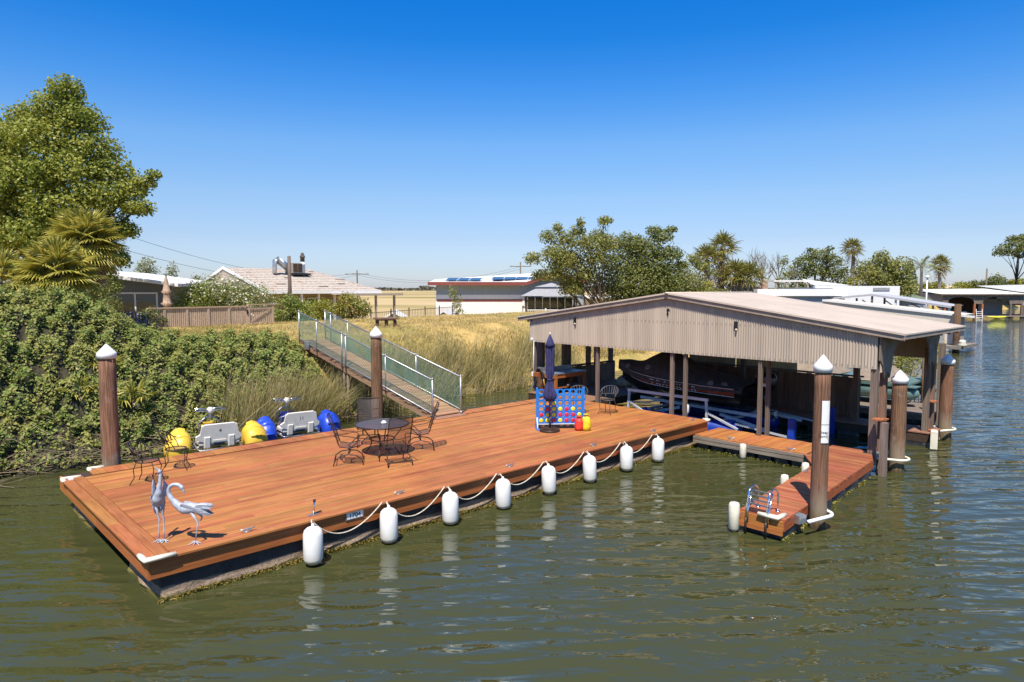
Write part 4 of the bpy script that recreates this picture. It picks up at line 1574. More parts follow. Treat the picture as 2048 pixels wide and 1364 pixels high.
# ------------------------------------------------------------------ spring rocker chairs
def make_rocker():
    t = thing('rocker_chair', (0, 0, 0), 0, 'x', 'chair')
    # sitter faces +x
    zs = .43
    w = .27
    MB().sheet(lambda u, v: (-.20 + .46 * u, -w + 2 * w * v, zs - .05 * math.sin(PI * u * .9) + .03 * u), 5, 1).build('seat', MESH_DARK, t)
    bk = lambda u: (-.20 - .17 * u - .06 * u * u, .0, zs + .02 + .66 * u)
    MB().sheet(lambda u, v: (bk(v)[0] - .05 * (1 - (2 * u - 1) ** 2), -w + 2 * w * u, bk(v)[2]), 4, 5).build('back', MESH_DARK, t)
    for y in (-w, w):
        pts = [bk(k / 5) for k in range(6)]
        MB().tube([(p[0], y, p[2]) for p in pts], .011, n=5).build('back_post', IRON, t)
        MB().tube([(-.20, y, zs), (.04, y, zs - .04), (.27, y, zs + .02)], .011, n=5).build('seat_rail', IRON, t)
        MB().tube([(-.30, y * 1.02, zs + .32), (-.12, y * 1.12, zs + .25), (.10, y * 1.15, zs + .22), (.22, y * 1.12, zs + .17), (.18, y * 1.08, zs + .08), (.06, y * 1.02, zs - .03)], .010, n=5).build('armrest', IRON, t)
        # base: two bowed rails under the seat
        MB().tube([(.33, y * 1.05, 0), (.30, y * 1.05, .12), (.18, y * .95, .215), (0, y * .8, .245), (-.18, y * .95, .215), (-.30, y * 1.05, .12), (-.33, y * 1.05, 0)], .013, n=6).build('base_rail', IRON, t)
        MB().tube([(.0, y * .55, .245), (.06, y * .55, .32), (-.02, y * .55, .37), (.05, y * .55, zs - .03)], .016, n=6).build('spring', IRON, t)
    p = bk(1.0)
    MB().tube([(p[0], -w, p[2]), (p[0] - .02, -w * .5, p[2] + .012), (p[0] - .02, w * .5, p[2] + .012), (p[0], w, p[2])], .011, n=5).build('top_rail', IRON, t)
    MB().tube([(.0, -w * .8, .245), (0, w * .8, .245)], .012, n=5).build('cross_bar', IRON, t)
    MB().tube([(-.29, -w * 1.05, .1), (-.29, w * 1.05, .1)], .009, n=5).build('cross_bar', IRON, t)
    for u in (.3, .62):
        q = bk(u)
        MB().tube([(q[0], -w, q[2]), (q[0] - .06, 0, q[2] - .04), (q[0], w, q[2])], .007, n=4).build('back_brace', IRON, t)
    return t


rk = make_rocker()
# azimuth in world coordinates of where the sitter looks
RK = [((4.98, 2.92), 12, 'rocker chair on the left of the round table, facing right'),
      ((5.72, 2.13), 118, 'rocker chair on the near side of the table, its back to the water'),
      ((6.98, 2.92), 188, 'rocker chair on the right of the table beside the gangway foot'),
      ((6.28, 4.18), -78, 'rocker chair behind the table, its high back against the reeds')]
for i, ((a, b), az, lb) in enumerate(RK):
    put(rk, i == 0, a, b, DZ + .003, R(az), lb, 'spring rocker chairs round the table')


# ------------------------------------------------------------------ closed umbrella
NAVY = plain('navy_canvas', (0.030, 0.032, 0.115), 0.85, var=0.25, scale=9, bump=0.25, bscale=60)
BRONZE = plain('bronze_pole', (0.11, 0.055, 0.03), 0.45, metal=0.5, var=0.2)


def make_umbrella(a, b):
    t = dthing('patio_umbrella', a, b, DZ + .003, 0, 'closed navy patio umbrella in a round iron base', 'umbrella')
    MB().lathe([(.285, 0), (.29, .03), (.275, .045), (.20, .065), (.10, .085), (.05, .10), (0, .10)], 28).build('base', IRON, t)
    for k in range(20):
        an = 2 * PI * k / 20
        c, s = math.cos(an), math.sin(an)
        MB().bar((c * .10, s * .10, .090), (c * .255, s * .255, .062), .022, .014).build('base_rib', BRONZE, t)
    MB().lathe([(.27, .047), (.28, .055), (.27, .06)], 28).build('base_rim', BRONZE, t)
    MB().tube([(0, 0, .08), (0, 0, 2.66)], .021, n=8).build('pole', BRONZE, t)
    MB().tube([(0, 0, .08), (0, 0, .38)], .028, n=8).build('sleeve', IRON, t)
    prof = [(.03, 2.64), (.05, 2.55), (.085, 2.42), (.10, 2.34), (.105, 2.20), (.095, 1.95), (.098, 1.75), (.10, 1.62), (.06, 1.44), (.07, 1.36), (.118, 1.18), (.16, 1.02), (.145, .93), (.09, .85)]

    def pleat(an, i):
        z = prof[i][1]
        amp = .26 if i > 2 else .08
        return 1 + amp * math.sin(8 * an + .9 * math.sin(z * 3)) + .10 * math.sin(3 * an + z * 5)
    MB().lathe(prof, 48, mod=pleat).build('canopy', NAVY, t)
    MB().lathe([(.135, 2.36), (.11, 2.44), (.065, 2.57), (.02, 2.68), (0, 2.70)], 24, mod=lambda an, i: 1 + .10 * math.sin(8 * an)).build('vent_flap', NAVY, t)
    MB().lathe([(.078, 1.42), (.083, 1.44), (.078, 1.46)], 20).build('tie', NAVY, t)
    MB().lathe([(.02, 2.68), (.028, 2.72), (0, 2.76)], 10).build('finial', CREAM_VINYL, t)
    for k in range(8):
        an = 2 * PI * (k + .5) / 8
        MB().tube([(.12 * math.cos(an), .12 * math.sin(an), 1.0), (.10 * math.cos(an), .10 * math.sin(an), .82)], .009, n=4).build('rib_tip', BRONZE, t)
    return t


make_umbrella(10.80, 2.15)

# ------------------------------------------------------------------ giant four-in-a-row game
BLUE = plain('blue_plastic', (0.012, 0.20, 0.66), 0.35, var=0.05)
RED_P = plain('red_plastic', (0.62, 0.028, 0.060), 0.4, var=0.06)
YEL_P = plain('yellow_plastic', (0.80, 0.66, 0.02), 0.4, var=0.05)


def make_game(a0, b0, a1, b1):
    az = math.atan2(b1 - b0, a1 - a0)
    t = dthing('game_board', (a0 + a1) / 2, (b0 + b1) / 2, DZ + .003, az, 'giant blue four in a row game with red and yellow discs', 'game')
    W = math.hypot(a1 - a0, b1 - b0) - .10
    z0, z1 = .16, 1.13
    cw, chh = W / 7, (z1 - z0) / 6
    r = min(cw, chh) * .36
    th = .017
    n = 16
    mb = MB()
    for i in range(7):
        for j in range(6):
            cx, cz = -W / 2 + cw * (i + .5), z0 + chh * (j + .5)
            sq, ci = [], []
            for k in range(n):
                an = 2 * PI * k / n + PI / n
                c, s = math.cos(an), math.sin(an)
                q = max(abs(c), abs(s))
                sq.append((cx + c / q * cw / 2, cz + s / q * chh / 2))
                ci.append((cx + c * r, cz + s * r))
            for side, y in ((0, -th), (1, th)):
                vs = [(x, y, z) for x, z in sq] + [(x, y, z) for x, z in ci]
                fs = [(k, (k + 1) % n, n + (k + 1) % n, n + k) if side == 0 else (n + k, n + (k + 1) % n, (k + 1) % n, k) for k in range(n)]
                mb.add(vs, fs)
            vs = [(x, -th, z) for x, z in ci] + [(x, th, z) for x, z in ci]
            mb.add(vs, [(k, n + k, n + (k + 1) % n, (k + 1) % n) for k in range(n)])
    mb.box(-W / 2, W / 2, -th, th, z0 - .03, z0)
    mb.build('grid_panel', BLUE, t)
    MB().box(-W / 2, W / 2, -th - .004, -th - .001, z0 - .032, z0 - .012).build('bottom_rail', WHITE_PAINT, t)
    for zz in (z0 + chh * 2, z0 + chh * 4):
        MB().box(-W / 2 + .01, W / 2 - .01, -th - .003, -th - .0005, zz - .006, zz + .006).build('panel_seam', plain('blue_seam', (0.008, 0.12, 0.45), 0.4), t)
    for s in (-1, 1):
        x = s * (W / 2 + .028)
        MB().box(x - .026, x + .026, -.04, .04, 0.03, z1 + .05, c=.012).build('side_post', BLUE, t)
        MB().box(x - .03, x + .03, -.26, .26, 0, .05, c=.015).build('foot', BLUE, t)
        MB().tube([(x, -.22, .05), (x, -.06, .33)], .022, n=6).build('brace', WHITE_PAINT, t)
        MB().tube([(x, .22, .05), (x, .06, .33)], .022, n=6).build('brace', BLUE, t)
    rows = ['.......', '..R....', '..Y....', '.RYYRY.', 'RYYRRRY', 'YYRYRRY']
    protos = {}
    for j, row in enumerate(rows):
        for i, c in enumerate(row):
            if c == '.':
                continue
            p = (-W / 2 + cw * (i + .5), -.007, z1 - chh * (j + .5))
            if c not in protos:
                mb = MB()
                mb.lathe([(0, -.014), (r * .55, -.014), (r * .6, -.009), (r * .95, -.009), (r * 1.06, -.012), (r * 1.08, 0), (r * 1.06, .012), (r * .6, .009), (0, .014)], 16, M=Matrix.Rotation(PI / 2, 4, 'X'))
                o = mb.build('red_disc' if c == 'R' else 'yellow_disc', RED_P if c == 'R' else YEL_P, t)
                protos[c] = o
            else:
                o = protos[c].copy()
                COL.objects.link(o)
                o.parent = t
            o.location = p
    return t


make_game(10.72, 2.60, 11.78, 1.74)


def make_bag(a, b, col, label, h, r):
    t = dthing('drawstring_bag', a, b, DZ + .003, random.uniform(0, 3), label, 'bag', 'drawstring bags by the game')
    ph = random.uniform(0, 6)
    MB().lathe([(r * .7, 0), (r * 1.0, .02), (r * 1.05, h * .25), (r * .98, h * .6), (r * .78, h * .8), (r * .42, h * .86), (r * .36, h * .89), (r * .62, h * .97), (r * .78, h), (r * .3, h * .98)], 20,
               mod=lambda an, i: 1 + .07 * math.sin(3 * an + ph + i * .7) + .06 * math.sin(7 * an + i)).build('sack', col, t)
    MB().tube([(r * .45 * math.cos(k * .6), r * .45 * math.sin(k * .6), h * .875) for k in range(11)], .010, n=5).build('drawstring', plain('cream_cord', (0.75, 0.68, 0.3), 0.8), t)


make_bag(11.48, 1.66, plain('red_nylon', (0.68, 0.045, 0.025), 0.55, var=0.15, bump=0.5, bscale=14), 'red drawstring bag leaning by the right foot of the game', .40, .125)
make_bag(11.62, 1.52, plain('yellow_nylon', (0.80, 0.62, 0.02), 0.55, var=0.12, bump=0.5, bscale=14), 'bright yellow drawstring bag in front of the game board', .46, .12)

# ------------------------------------------------------------------ metal crane statues
STEEL_BLUE = plain('pale_painted_metal', (0.42, 0.445, 0.51), 0.55, metal=0.05, var=0.18, scale=14, dirt=((0.22, 0.22, 0.26), 12, 0.66))


def catmull(pts, n=6):
    out = []
    P = [Vector(p) for p in pts]
    for i in range(len(P) - 1):
        p0, p1, p2, p3 = P[max(i - 1, 0)], P[i], P[i + 1], P[min(i + 2, len(P) - 1)]
        for k in range(n):
            t = k / n
            out.append(0.5 * ((2 * p1) + (-p0 + p2) * t + (2 * p0 - 5 * p1 + 4 * p2 - p3) * t * t + (-p0 + 3 * p1 - 3 * p2 + p3) * t ** 3))
    out.append(P[-1])
    return out


def interp_r(rs, n=6):
    out = []
    for i in range(len(rs) - 1):
        for k in range(n):
            q = k / n
            q = q * q * (3 - 2 * q)
            out.append(rs[i] + (rs[i + 1] - rs[i]) * q)
    return out + [rs[-1]]


def feather(mb, p, q, w, tip=0.2, up=(0, 0, 1), side=(0, 1, 0)):
    p, q = Vector(p), Vector(q)
    d = q - p
    s = Vector(side)
    n = d.cross(s).normalized() * .006
    vs = []
    for t_, ww in ((0, .35), (.3, 1), (.7, .85), (1.0, tip)):
        c = p + d * t_
        for sg in (-1, 1):
            vs.append(c + s * sg * w / 2 * ww - n)
    m = len(vs)
    vs += [Vector(v_) + n * 2 + Vector((0, 0, .002)) for v_ in vs]
    fs = []
    for k in range(3):
        fs.append((2 * k, 2 * k + 1, 2 * k + 3, 2 * k + 2))
        fs.append((m + 2 * k + 2, m + 2 * k + 3, m + 2 * k + 1, m + 2 * k))
        fs.append((2 * k, 2 * k + 2, m + 2 * k + 2, m + 2 * k))
        fs.append((2 * k + 3, 2 * k + 1, m + 2 * k + 1, m + 2 * k + 3))
    fs.append((6, 7, m + 7, m + 6))
    mb.add([tuple(v_) for v_ in vs], fs)


def crane_foot(mb, x, y, s=1.0):
    for dx, dy in ((.11, -.03), (.10, -.10), (.02, -.12), (-.07, -.10), (-.08, .03)):
        mb.tube([(x, y, .035), (x + dx * .5 * s, y + dy * .5 * s, .02), (x + dx * s, y + dy * s, .006)], [.009, .008, .004], n=5)


def make_crane_bent(a, b):
    t = thing('crane_statue', D(a, b, DZ + .003), 0, 'pale metal crane statue bending its neck down, tail to the right', 'statue', 'metal crane statues')
    spine = [(.30, 0, .60), (.20, 0, .575), (.08, .0, .555), (-.06, 0, .545), (-.17, 0, .60), (-.26, 0, .70), (-.305, 0, .80), (-.285, 0, .885), (-.22, 0, .925), (-.145, 0, .915), (-.095, -.005, .875), (-.075, -.008, .845), (-.055, -.01, .775)]
    rad = [.012, .045, .082, .088, .060, .040, .030, .027, .026, .031, .036, .020, .004]
    MB().tube(catmull(spine), interp_r(rad), n=12, flat=.92, ref=(0, 1, 0)).build('body', STEEL_BLUE, t)
    for s in (-1, 1):
        mb = MB()
        for row in range(3):
            for k in range(5):
                x0 = -.10 + .05 * k + row * .05
                z0 = .61 - .018 * k - row * .03 + .012
                feather(mb, (x0, s * (.075 - row * .004), z0), (x0 + .17, s * (.062 - .006 * k), z0 - .035), .055, up=(0, s, 0), side=(0, s * .3, 1))
        for k in range(5):
            feather(mb, (.13, s * .05, .60 - k * .022), (.36 - k * .02, s * .045, .60 - k * .035), .035, side=(0, s * .3, 1))
        mb.build('wing', STEEL_BLUE, t)
    mb = MB()
    for k in range(5):
        feather(mb, (.20, (k - 2) * .022, .575), (.37, (k - 2) * .035, .60 - abs(k - 2) * .02), .04)
    mb.build('tail', STEEL_BLUE, t)
    mb = MB()
    mb.tube([(.05, -.03, .50), (.11, -.035, .40), (.155, -.04, .335), (.135, -.04, .20), (.10, -.03, .03)], [.030, .018, .016, .011, .010], n=8)
    crane_foot(mb, .10, -.03)
    mb.build('leg', STEEL_BLUE, t)
    mb = MB()
    mb.tube([(.07, .03, .50), (.15, .035, .44), (.185, .04, .40), (.17, .05, .36), (.15, .05, .33)], [.028, .018, .015, .012, .006], n=8)
    mb.build('folded_leg', STEEL_BLUE, t)
    for s in (-1, 1):
        MB().lathe([(0, -.006), (.006, 0), (0, .006)], 8, M=Matrix.Translation((-.112, s * .030 - .003, .893))).build('eye', BLACK, t)


def make_crane_tall(a, b):
    t = thing('crane_statue', D(a, b, DZ + .003), 0, 'pale metal crane statue standing upright with its head raised', 'statue', 'metal crane statues')
    spine = [(-.085, .10, .50), (-.07, .07, .56), (-.04, .03, .63), (-.01, -.02, .70), (.015, -.06, .78), (.035, -.07, .88), (.05, -.06, .98), (.055, -.055, 1.06), (.055, -.05, 1.10), (.045, -.06, 1.135), (.025, -.075, 1.17), (-.005, -.10, 1.21)]
    rad = [.018, .055, .085, .088, .058, .036, .028, .025, .026, .032, .016, .003]
    MB().tube(catmull(spine), interp_r(rad), n=12, ref=(0, 1, 0)).build('body', STEEL_BLUE, t)
    for s in (-1, 1):
        mb = MB()
        for row in range(4):
            for k in range(3):
                p = (s * (.085 - .01 * row) - .03, -.03 + .03 * k, .74 - row * .05)
                feather(mb, p, (p[0] * .9 - .015, p[1] + .07, p[2] - .16), .05, side=(.35 * -s, 1, 0))
        # raised wing tip
        for k in range(4):
            feather(mb, (s * .08 - .03, .02 + .02 * k, .70), (s * (.085 + .008 * k) - .035, .06 + .03 * k, .97 - k * .04), .045, side=(.3, 1, 0))
        mb.build('wing', STEEL_BLUE, t)
    mb = MB()
    for k in range(4):
        feather(mb, (-.07 + .012 * k, .09, .55), (-.10 + .02 * k, .17, .40), .045, side=(1, 0, 0))
    mb.build('tail', STEEL_BLUE, t)
    for s, fx in ((-1, -.035), (1, .045)):
        mb = MB()
        mb.tube([(s * .035 - .02, .0, .60), (s * .04 - .015, .02, .44), (s * .035, .03, .36), (fx, .01, .18), (fx, 0, .03)], [.030, .016, .015, .010, .010], n=8)
        crane_foot(mb, fx, 0, .85)
        mb.build('leg', STEEL_BLUE, t)
    for s in (-1, 1):
        MB().lathe([(0, -.006), (.006, 0), (0, .006)], 8, M=Matrix.Translation((.045 + s * .027, -.065, 1.14))).build('eye', BLACK, t)


make_crane_tall(.35, .62)
make_crane_bent(.66, .26)


# ------------------------------------------------------------------ water tricycles
SHELL = plain('white_shell', (0.72, 0.68, 0.63), 0.45, var=0.06, dirt=((0.52, 0.45, 0.38), 6, 0.62))
YELLOW = plain('yellow_wheel', (0.78, 0.50, 0.055), 0.4, var=0.10, scale=4)
WBLUE = plain('blue_wheel', (0.018, 0.065, 0.52), 0.38, var=0.15, scale=4)


def make_tricycle(a, b, rot, colour, number, label):
    """Local x = along the axle, +y = forward (towards the bank)."""
    t = dthing('water_tricycle', a, b, 0, rot, label, 'pedal boat', 'moored water tricycles')
    t.scale = (1.1, 1.1, 1.1)
    r = .44
    for s in (-1, 1):
        w = bpy.data.objects.new('wheel', None)
        mb = MB()
        prof = [(0, -.34), (.10, -.335), (.22, -.29), (.33, -.20), (.41, -.08), (r, .05), (.42, .16), (.34, .24), (.20, .27), (0, .27)]
        M = Matrix.Translation((s * .88, 0, .32)) @ Matrix.Rotation(-s * PI / 2, 4, 'Y')
        mb.lathe(prof, 28, M=M)
        wheel = mb.build('wheel', colour, t)
        fins = MB()
        for k in range(9):
            an = 2 * PI * k / 9 + .3
            c, sn = math.cos(an), math.sin(an)
            pts = []
            for (rr_, zz) in ((.46, .15), (.50, .02), (.46, -.10), (.33, -.235), (.20, -.30)):
                pts.append(((rr_ + .025) * c, (rr_ + .025) * sn, zz))
            inner = []
            for (rr_, zz) in ((.36, .15), (.40, .02), (.36, -.09), (.25, -.22), (.14, -.285)):
                inner.append((rr_ * c, rr_ * sn, zz))
            tn = Vector((-sn, c, 0)) * .028
            vs = [Vector(p) for p in pts] + [Vector(p) + tn * 1.6 for p in inner] + [Vector(p) - tn * 1.6 for p in inner]
            fs = []
            for q in range(4):
                fs.append((q, q + 1, 5 + q + 1, 5 + q))
                fs.append((10 + q, 10 + q + 1, q + 1, q))
            fins.add(vs, fs, M, True)
        fins.build('paddle_fin', colour, wheel)
        ring = MB()
        ring.lathe([(r - .004, .04), (r + .007, .05), (r - .004, .06)], 28, M=M)
        ring.build('seam', colour, wheel)
        bpy.data.objects.remove(w)
    # front wheel
    mb = MB()
    M = Matrix.Translation((0, 1.12, .28)) @ Matrix.Rotation(PI / 2, 4, 'Y')
    mb.lathe([(0, -.2), (.2, -.18), (.34, -.1), (.39, 0), (.34, .1), (.2, .18), (0, .2)], 24, M=M)
    fw = mb.build('front_wheel', colour, t)
    for k in range(8):
        an = 2 * PI * k / 8
        MB().box(-.15, .15, -.015, .015, .3, .44, M=Matrix.Translation((0, 1.12, .28)) @ Matrix.Rotation(an, 4, 'X')).build('paddle_fin', colour, fw)
    # fork, steering column and handlebars
    mb = MB()
    for s in (-1, 1):
        mb.tube([(s * .26, 1.12, .28), (s * .26, 1.08, .72), (s * .10, 1.0, .86)], .022, n=6)
    mb.tube([(-.12, 1.0, .86), (.12, 1.0, .86)], .026, n=6)
    mb.build('fork', GALV, t)
    MB().tube([(0, 1.0, .80), (0, .86, 1.06)], .035, n=8).build('steering_column', SHELL, t)
    MB().lathe([(.05, 0), (.08, .02), (.08, .12), (.05, .16), (0, .17)], 12, M=Matrix.Translation((0, .88, .98))).build('hub_cover', SHELL, t)
    mb = MB()
    mb.tube([(-.40, .80, 1.14), (-.36, .66, 1.10), (-.05, .84, 1.06), (.05, .84, 1.06), (.36, .66, 1.10), (.40, .80, 1.14), (.06, .92, 1.10), (-.06, .92, 1.10), (-.40, .80, 1.14)], .017, n=6)
    mb.build('handlebar', CHROME, t)
    mb = MB()
    mb.tube([(-.25, .95, .50), (-.22, .80, .60), (0, .78, .66), (.22, .80, .60), (.25, .95, .50)], .02, n=6)
    mb.build('pedal_crank', GALV, t)
    # frame
    mb = MB()
    mb.tube([(-.46, -.42, .30), (.46, -.42, .30), (.50, -.36, .30), (.50, .3, .32), (.12, 1.02, .55), (-.12, 1.02, .55), (-.50, .3, .32), (-.50, -.36, .30)], .024, n=6, closed=True)
    mb.tube([(-.8, 0, .30), (.8, 0, .30)], .024, n=6)
    mb.tube([(0, 0, .3), (0, .95, .62)], .03, n=6)
    mb.build('frame', GALV, t)
    # double seat, seen from behind: pan, backrest panel with moulded recess and feet
    MB().box(-.47, .47, -.28, .26, .40, .50, c=.03).build('seat_pan', SHELL, t)
    back = [(-.36, .0), (-.36, .16), (-.52, .22), (-.54, .30), (-.44, .36), (-.40, .56), (-.34, .60), (.34, .60), (.42, .56), (.45, .36), (.52, .28), (.50, .20), (.36, .14), (.36, .0), (.20, .0), (.20, .12), (-.20, .12), (-.20, .0)]
    Mb = Matrix.Translation((0, -.24, .32)) @ Matrix.Rotation(R(90 + 10), 4, 'X')
    sb = MB().prism(back, -.035, .035, Mb).build('seat_back', SHELL, t)
    MB().box(-.15, .15, .15, .20, -.0, .052, M=Mb).build('grip_bar', SHELL, sb)
    MB().box(-.12, .12, .075, .10, .0, .0365, M=Mb).build('slot', BLACK, sb)
    for s in (-1, 1):
        MB().box(s * .28 - .075, s * .28 + .075, 0.0, .30, -.02, .06, M=Mb, c=.02).build('seat_leg', SHELL, sb)
    text('number', number, .13, .001, BLACK_PRINT, sb, Mb @ Matrix.Translation((0.02, .43, .0365)))
    return t


make_tricycle(4.05, 8.45, R(-10), YELLOW, '4', 'yellow wheeled water tricycle with number 4 on its white seat')
make_tricycle(6.45, 8.55, R(-8), WBLUE, '11', 'blue wheeled water tricycle with number 11 on its white seat')
t = tag(MB().tube([D(1.9, 6.5, .60), D(2.8, 7.3, .42), D(3.8, 7.5, .45), D(5.0, 7.5, .45), D(6.0, 7.6, .47), D(7.0, 7.4, .45), D(7.9, 6.5, .66)], .011, n=5).build('mooring_line', BLACK), 'dark mooring line strung along the tricycles', 'rope')


# ------------------------------------------------------------------ gangway
CHAIN = plain('green_chain_link', (0.17, 0.36, 0.29), 0.5, metal=0.2, var=0.12)


def make_gangway():
    t = dthing('gangway', 0, 0, 0, 0, 'long plank gangway with green chain link railings down to the dock', 'gangway')
    A0, A1 = 9.58, 10.62       # left and right edges at the foot
    B0, B1 = 5.88, 14.1
    Z0, Z1 = .80, 2.66

    def P(u, v, z=0.0):
        """u across 0..1, v up the ramp 0..1."""
        k = v - .0
        zz = Z0 + (Z1 - Z0) * (k if k < .62 else .62 + (k - .62) * 1.0)
        shift = -.25 * v
        return Vector((A0 + (A1 - A0) * u + shift, B0 + (B1 - B0) * v, zz + z))
    n = 56
    ez = (Z1 - Z0) / (B1 - B0)
    for k in range(n):
        v0, v1 = k / n, (k + 1) / n - .0022
        j = random.uniform(-.006, .006)
        e = random.uniform(-.02, .02)
        vs = []
        for zz in (-.035, 0):
            for (u, v) in ((-.02 + e, v0), (1.02 + e, v0), (1.02 + e, v1), (-.02 + e, v1)):
                vs.append(P(u, v, zz + j))
        MB().add(vs, [(3, 2, 1, 0), (4, 5, 6, 7), (0, 1, 5, 4), (1, 2, 6, 5), (2, 3, 7, 6), (3, 0, 4, 7)]).build('tread_plank', PLANK, t)
    for u in (.03, .97):
        MB().bar(P(u, -.005, -.14), P(u, .62, -.14), .07, .19).build('stringer', DECK_OLD, t)
        MB().bar(P(u, .622, -.14), P(u, 1.0, -.14), .07, .17).build('stringer', DECK_OLD, t)
    # railings
    H = 1.10
    for side, u in ((0, -.03), (1, 1.03)):
        name = 'railing'
        r_ = MB().tube([P(u, .0, H), P(u, 1, H)], .024, n=8).build('top_rail', GALV, t)
        MB().tube([P(u, .0, .06), P(u, 1, .06)], .02, n=8).build('bottom_rail', GALV, t)
        vs_ = (0, .30, .595, .625, .84, 1.0) if side == 0 else (0, .28, .56, .80, .95, 1.0)
        for v in vs_:
            po = MB().tube([P(u, v, -.16), P(u, v, H + .02)], .029 if v in (0, .595, .625, 1.0) else .022, n=8).build('rail_post', GALV, t)
            MB().lathe([(.036, 0), (.036, .03), (.02, .05), (0, .055)], 8, M=Matrix.Translation(P(u, v, H + .015))).build('post_cap', GALV, po)
        # chain link: two families of diagonal wires
        mb = MB()
        Lr = (B1 - B0)
        pit = .098
        nl = int((Lr + H) / pit)
        for fam in (0, 1):
            for k in range(nl):
                s0 = -H + k * pit if fam == 0 else k * pit
                # wire from (s, z=.05) to (s +- H, z=H)
                z0, z1 = .06, H
                sA, sB = (s0, s0 + (z1 - z0)) if fam == 0 else (s0, s0 - (z1 - z0))
                if max(sA, sB) < 0 or min(sA, sB) > Lr:
                    continue

                def clip(sx, zx, sy, zy):
                    return None
                pts = []
                for q in (0.0, 1.0):
                    pts.append([sA + (sB - sA) * q, z0 + (z1 - z0) * q])
                # clip to 0..Lr
                (s_, z_), (S_, Z_) = pts
                d = S_ - s_
                lo, hi = 0.0, 1.0
                for bound, sign in ((0, 1), (Lr, -1)):
                    qa = (bound - s_) / d
                    if sign * d > 0:
                        lo = max(lo, qa)
                    else:
                        hi = min(hi, qa)
                if hi - lo < .02:
                    continue
                p = P(u, (s_ + d * lo) / Lr, z_ + (Z_ - z_) * lo)
                q = P(u, (s_ + d * hi) / Lr, z_ + (Z_ - z_) * hi)
                off = Vector((.004 * (1 if fam else -1), 0, 0))
                mb.tube([p + off, q + off], .0062, n=3, smooth=False)
        tag(mb.build('chain_link', CHAIN, t), kind='stuff')
    # trestle legs and steel wheels at the foot
    for v in (.60, .63):
        for u in (.06, .94):
            p = P(u, v, -.2)
            MB().tube([(p.x, p.y, -.6), (p.x, p.y, p.z)], .045, n=7).build('trestle_post', GREY_WOOD_Z, t)
    for u in (.0, 1.0):
        p = P(u, .0, 0)
        MB().lathe([(0, -.03), (.05, -.03), (.055, 0), (.05, .03), (0, .03)], 12, M=Matrix.Translation((p.x, p.y - .04, DZ + .06)) @ Matrix.Rotation(PI / 2, 4, 'Y')).build('roller', GALV, t)
    MB().box(A0 - .06, A1 + .06, B0 - .32, B0 + .02, DZ + .006, DZ + .02).build('landing_plate', DECK_OLD, t)
    MB().box(A0 - .42, A0 - .28, B1 - .8, B1 - .66, 2.36, 2.66, c=.02).build('junction_box', GALV, t)
    return t


PLANK = wood('gangway_plank', (0.25, 0.135, 0.075), (0.47, 0.29, 0.17), rand=0.16, rough=0.8)
DECK_OLD = wood('faded_stringer', (0.24, 0.12, 0.07), (0.42, 0.26, 0.17), rand=0.1, rough=0.8, axis='y')
make_gangway()
# ------------------------------------------------------------------ corrugated boathouse
SIDING = plain('taupe_corrugated_steel', (0.435, 0.362, 0.285), 0.55, var=0.11, scale=3.2, stretch=(1, 1, .07))
SIDING_PALE = plain('cream_corrugated_steel', (0.56, 0.49, 0.30), 0.55, var=0.07, scale=1.2)
ROOF = plain('pale_metal_roof', (0.58, 0.485, 0.39), 0.5, var=0.06, scale=.9, dirt=((0.54, 0.45, 0.36), 1.0, 0.60))
TRIM = plain('grey_brown_trim', (0.34, 0.265, 0.205), 0.6, var=0.12, scale=4)
DULL = plain('dark_taupe_plywood', (0.19, 0.145, 0.115), 0.75, var=0.25, scale=3, dirt=((0.09, 0.07, 0.06), 2.5, 0.6))
RUST = plain('rusty_bracket', (0.38, 0.13, 0.05), 0.8, var=0.35, scale=14)
BA, BB_ = 15.7, 1.6          # gable plane and ridge line
RZ, SL = 4.47, 0.1405        # ridge height of the wall, roof slope


def roof_z(b):
    return RZ - SL * abs(b - BB_)


def sh(mb, name, mat, parent):
    mb.v = [(x - BA, y - BB_, z) for x, y, z in mb.v]
    return mb.build(name, mat, parent)


def corrugated(mb, a, b0, b1, zlo, zhi, pitch=.076, amp=.016, per=6, ripple_dir=1):
    """Corrugated wall in the plane a, from b0 to b1, between height functions."""
    n = int((b1 - b0) / pitch * per)
    vs, fs = [], []
    for i in range(n + 1):
        b = b0 + (b1 - b0) * i / n
        off = amp * math.sin(2 * PI * i / per)
        vs += [(a + off, b, zlo(b)), (a + off, b, zhi(b))]
    for i in range(n):
        fs.append((2 * i, 2 * i + 1, 2 * i + 3, 2 * i + 2))
    mb.add(vs, fs, smooth=True)


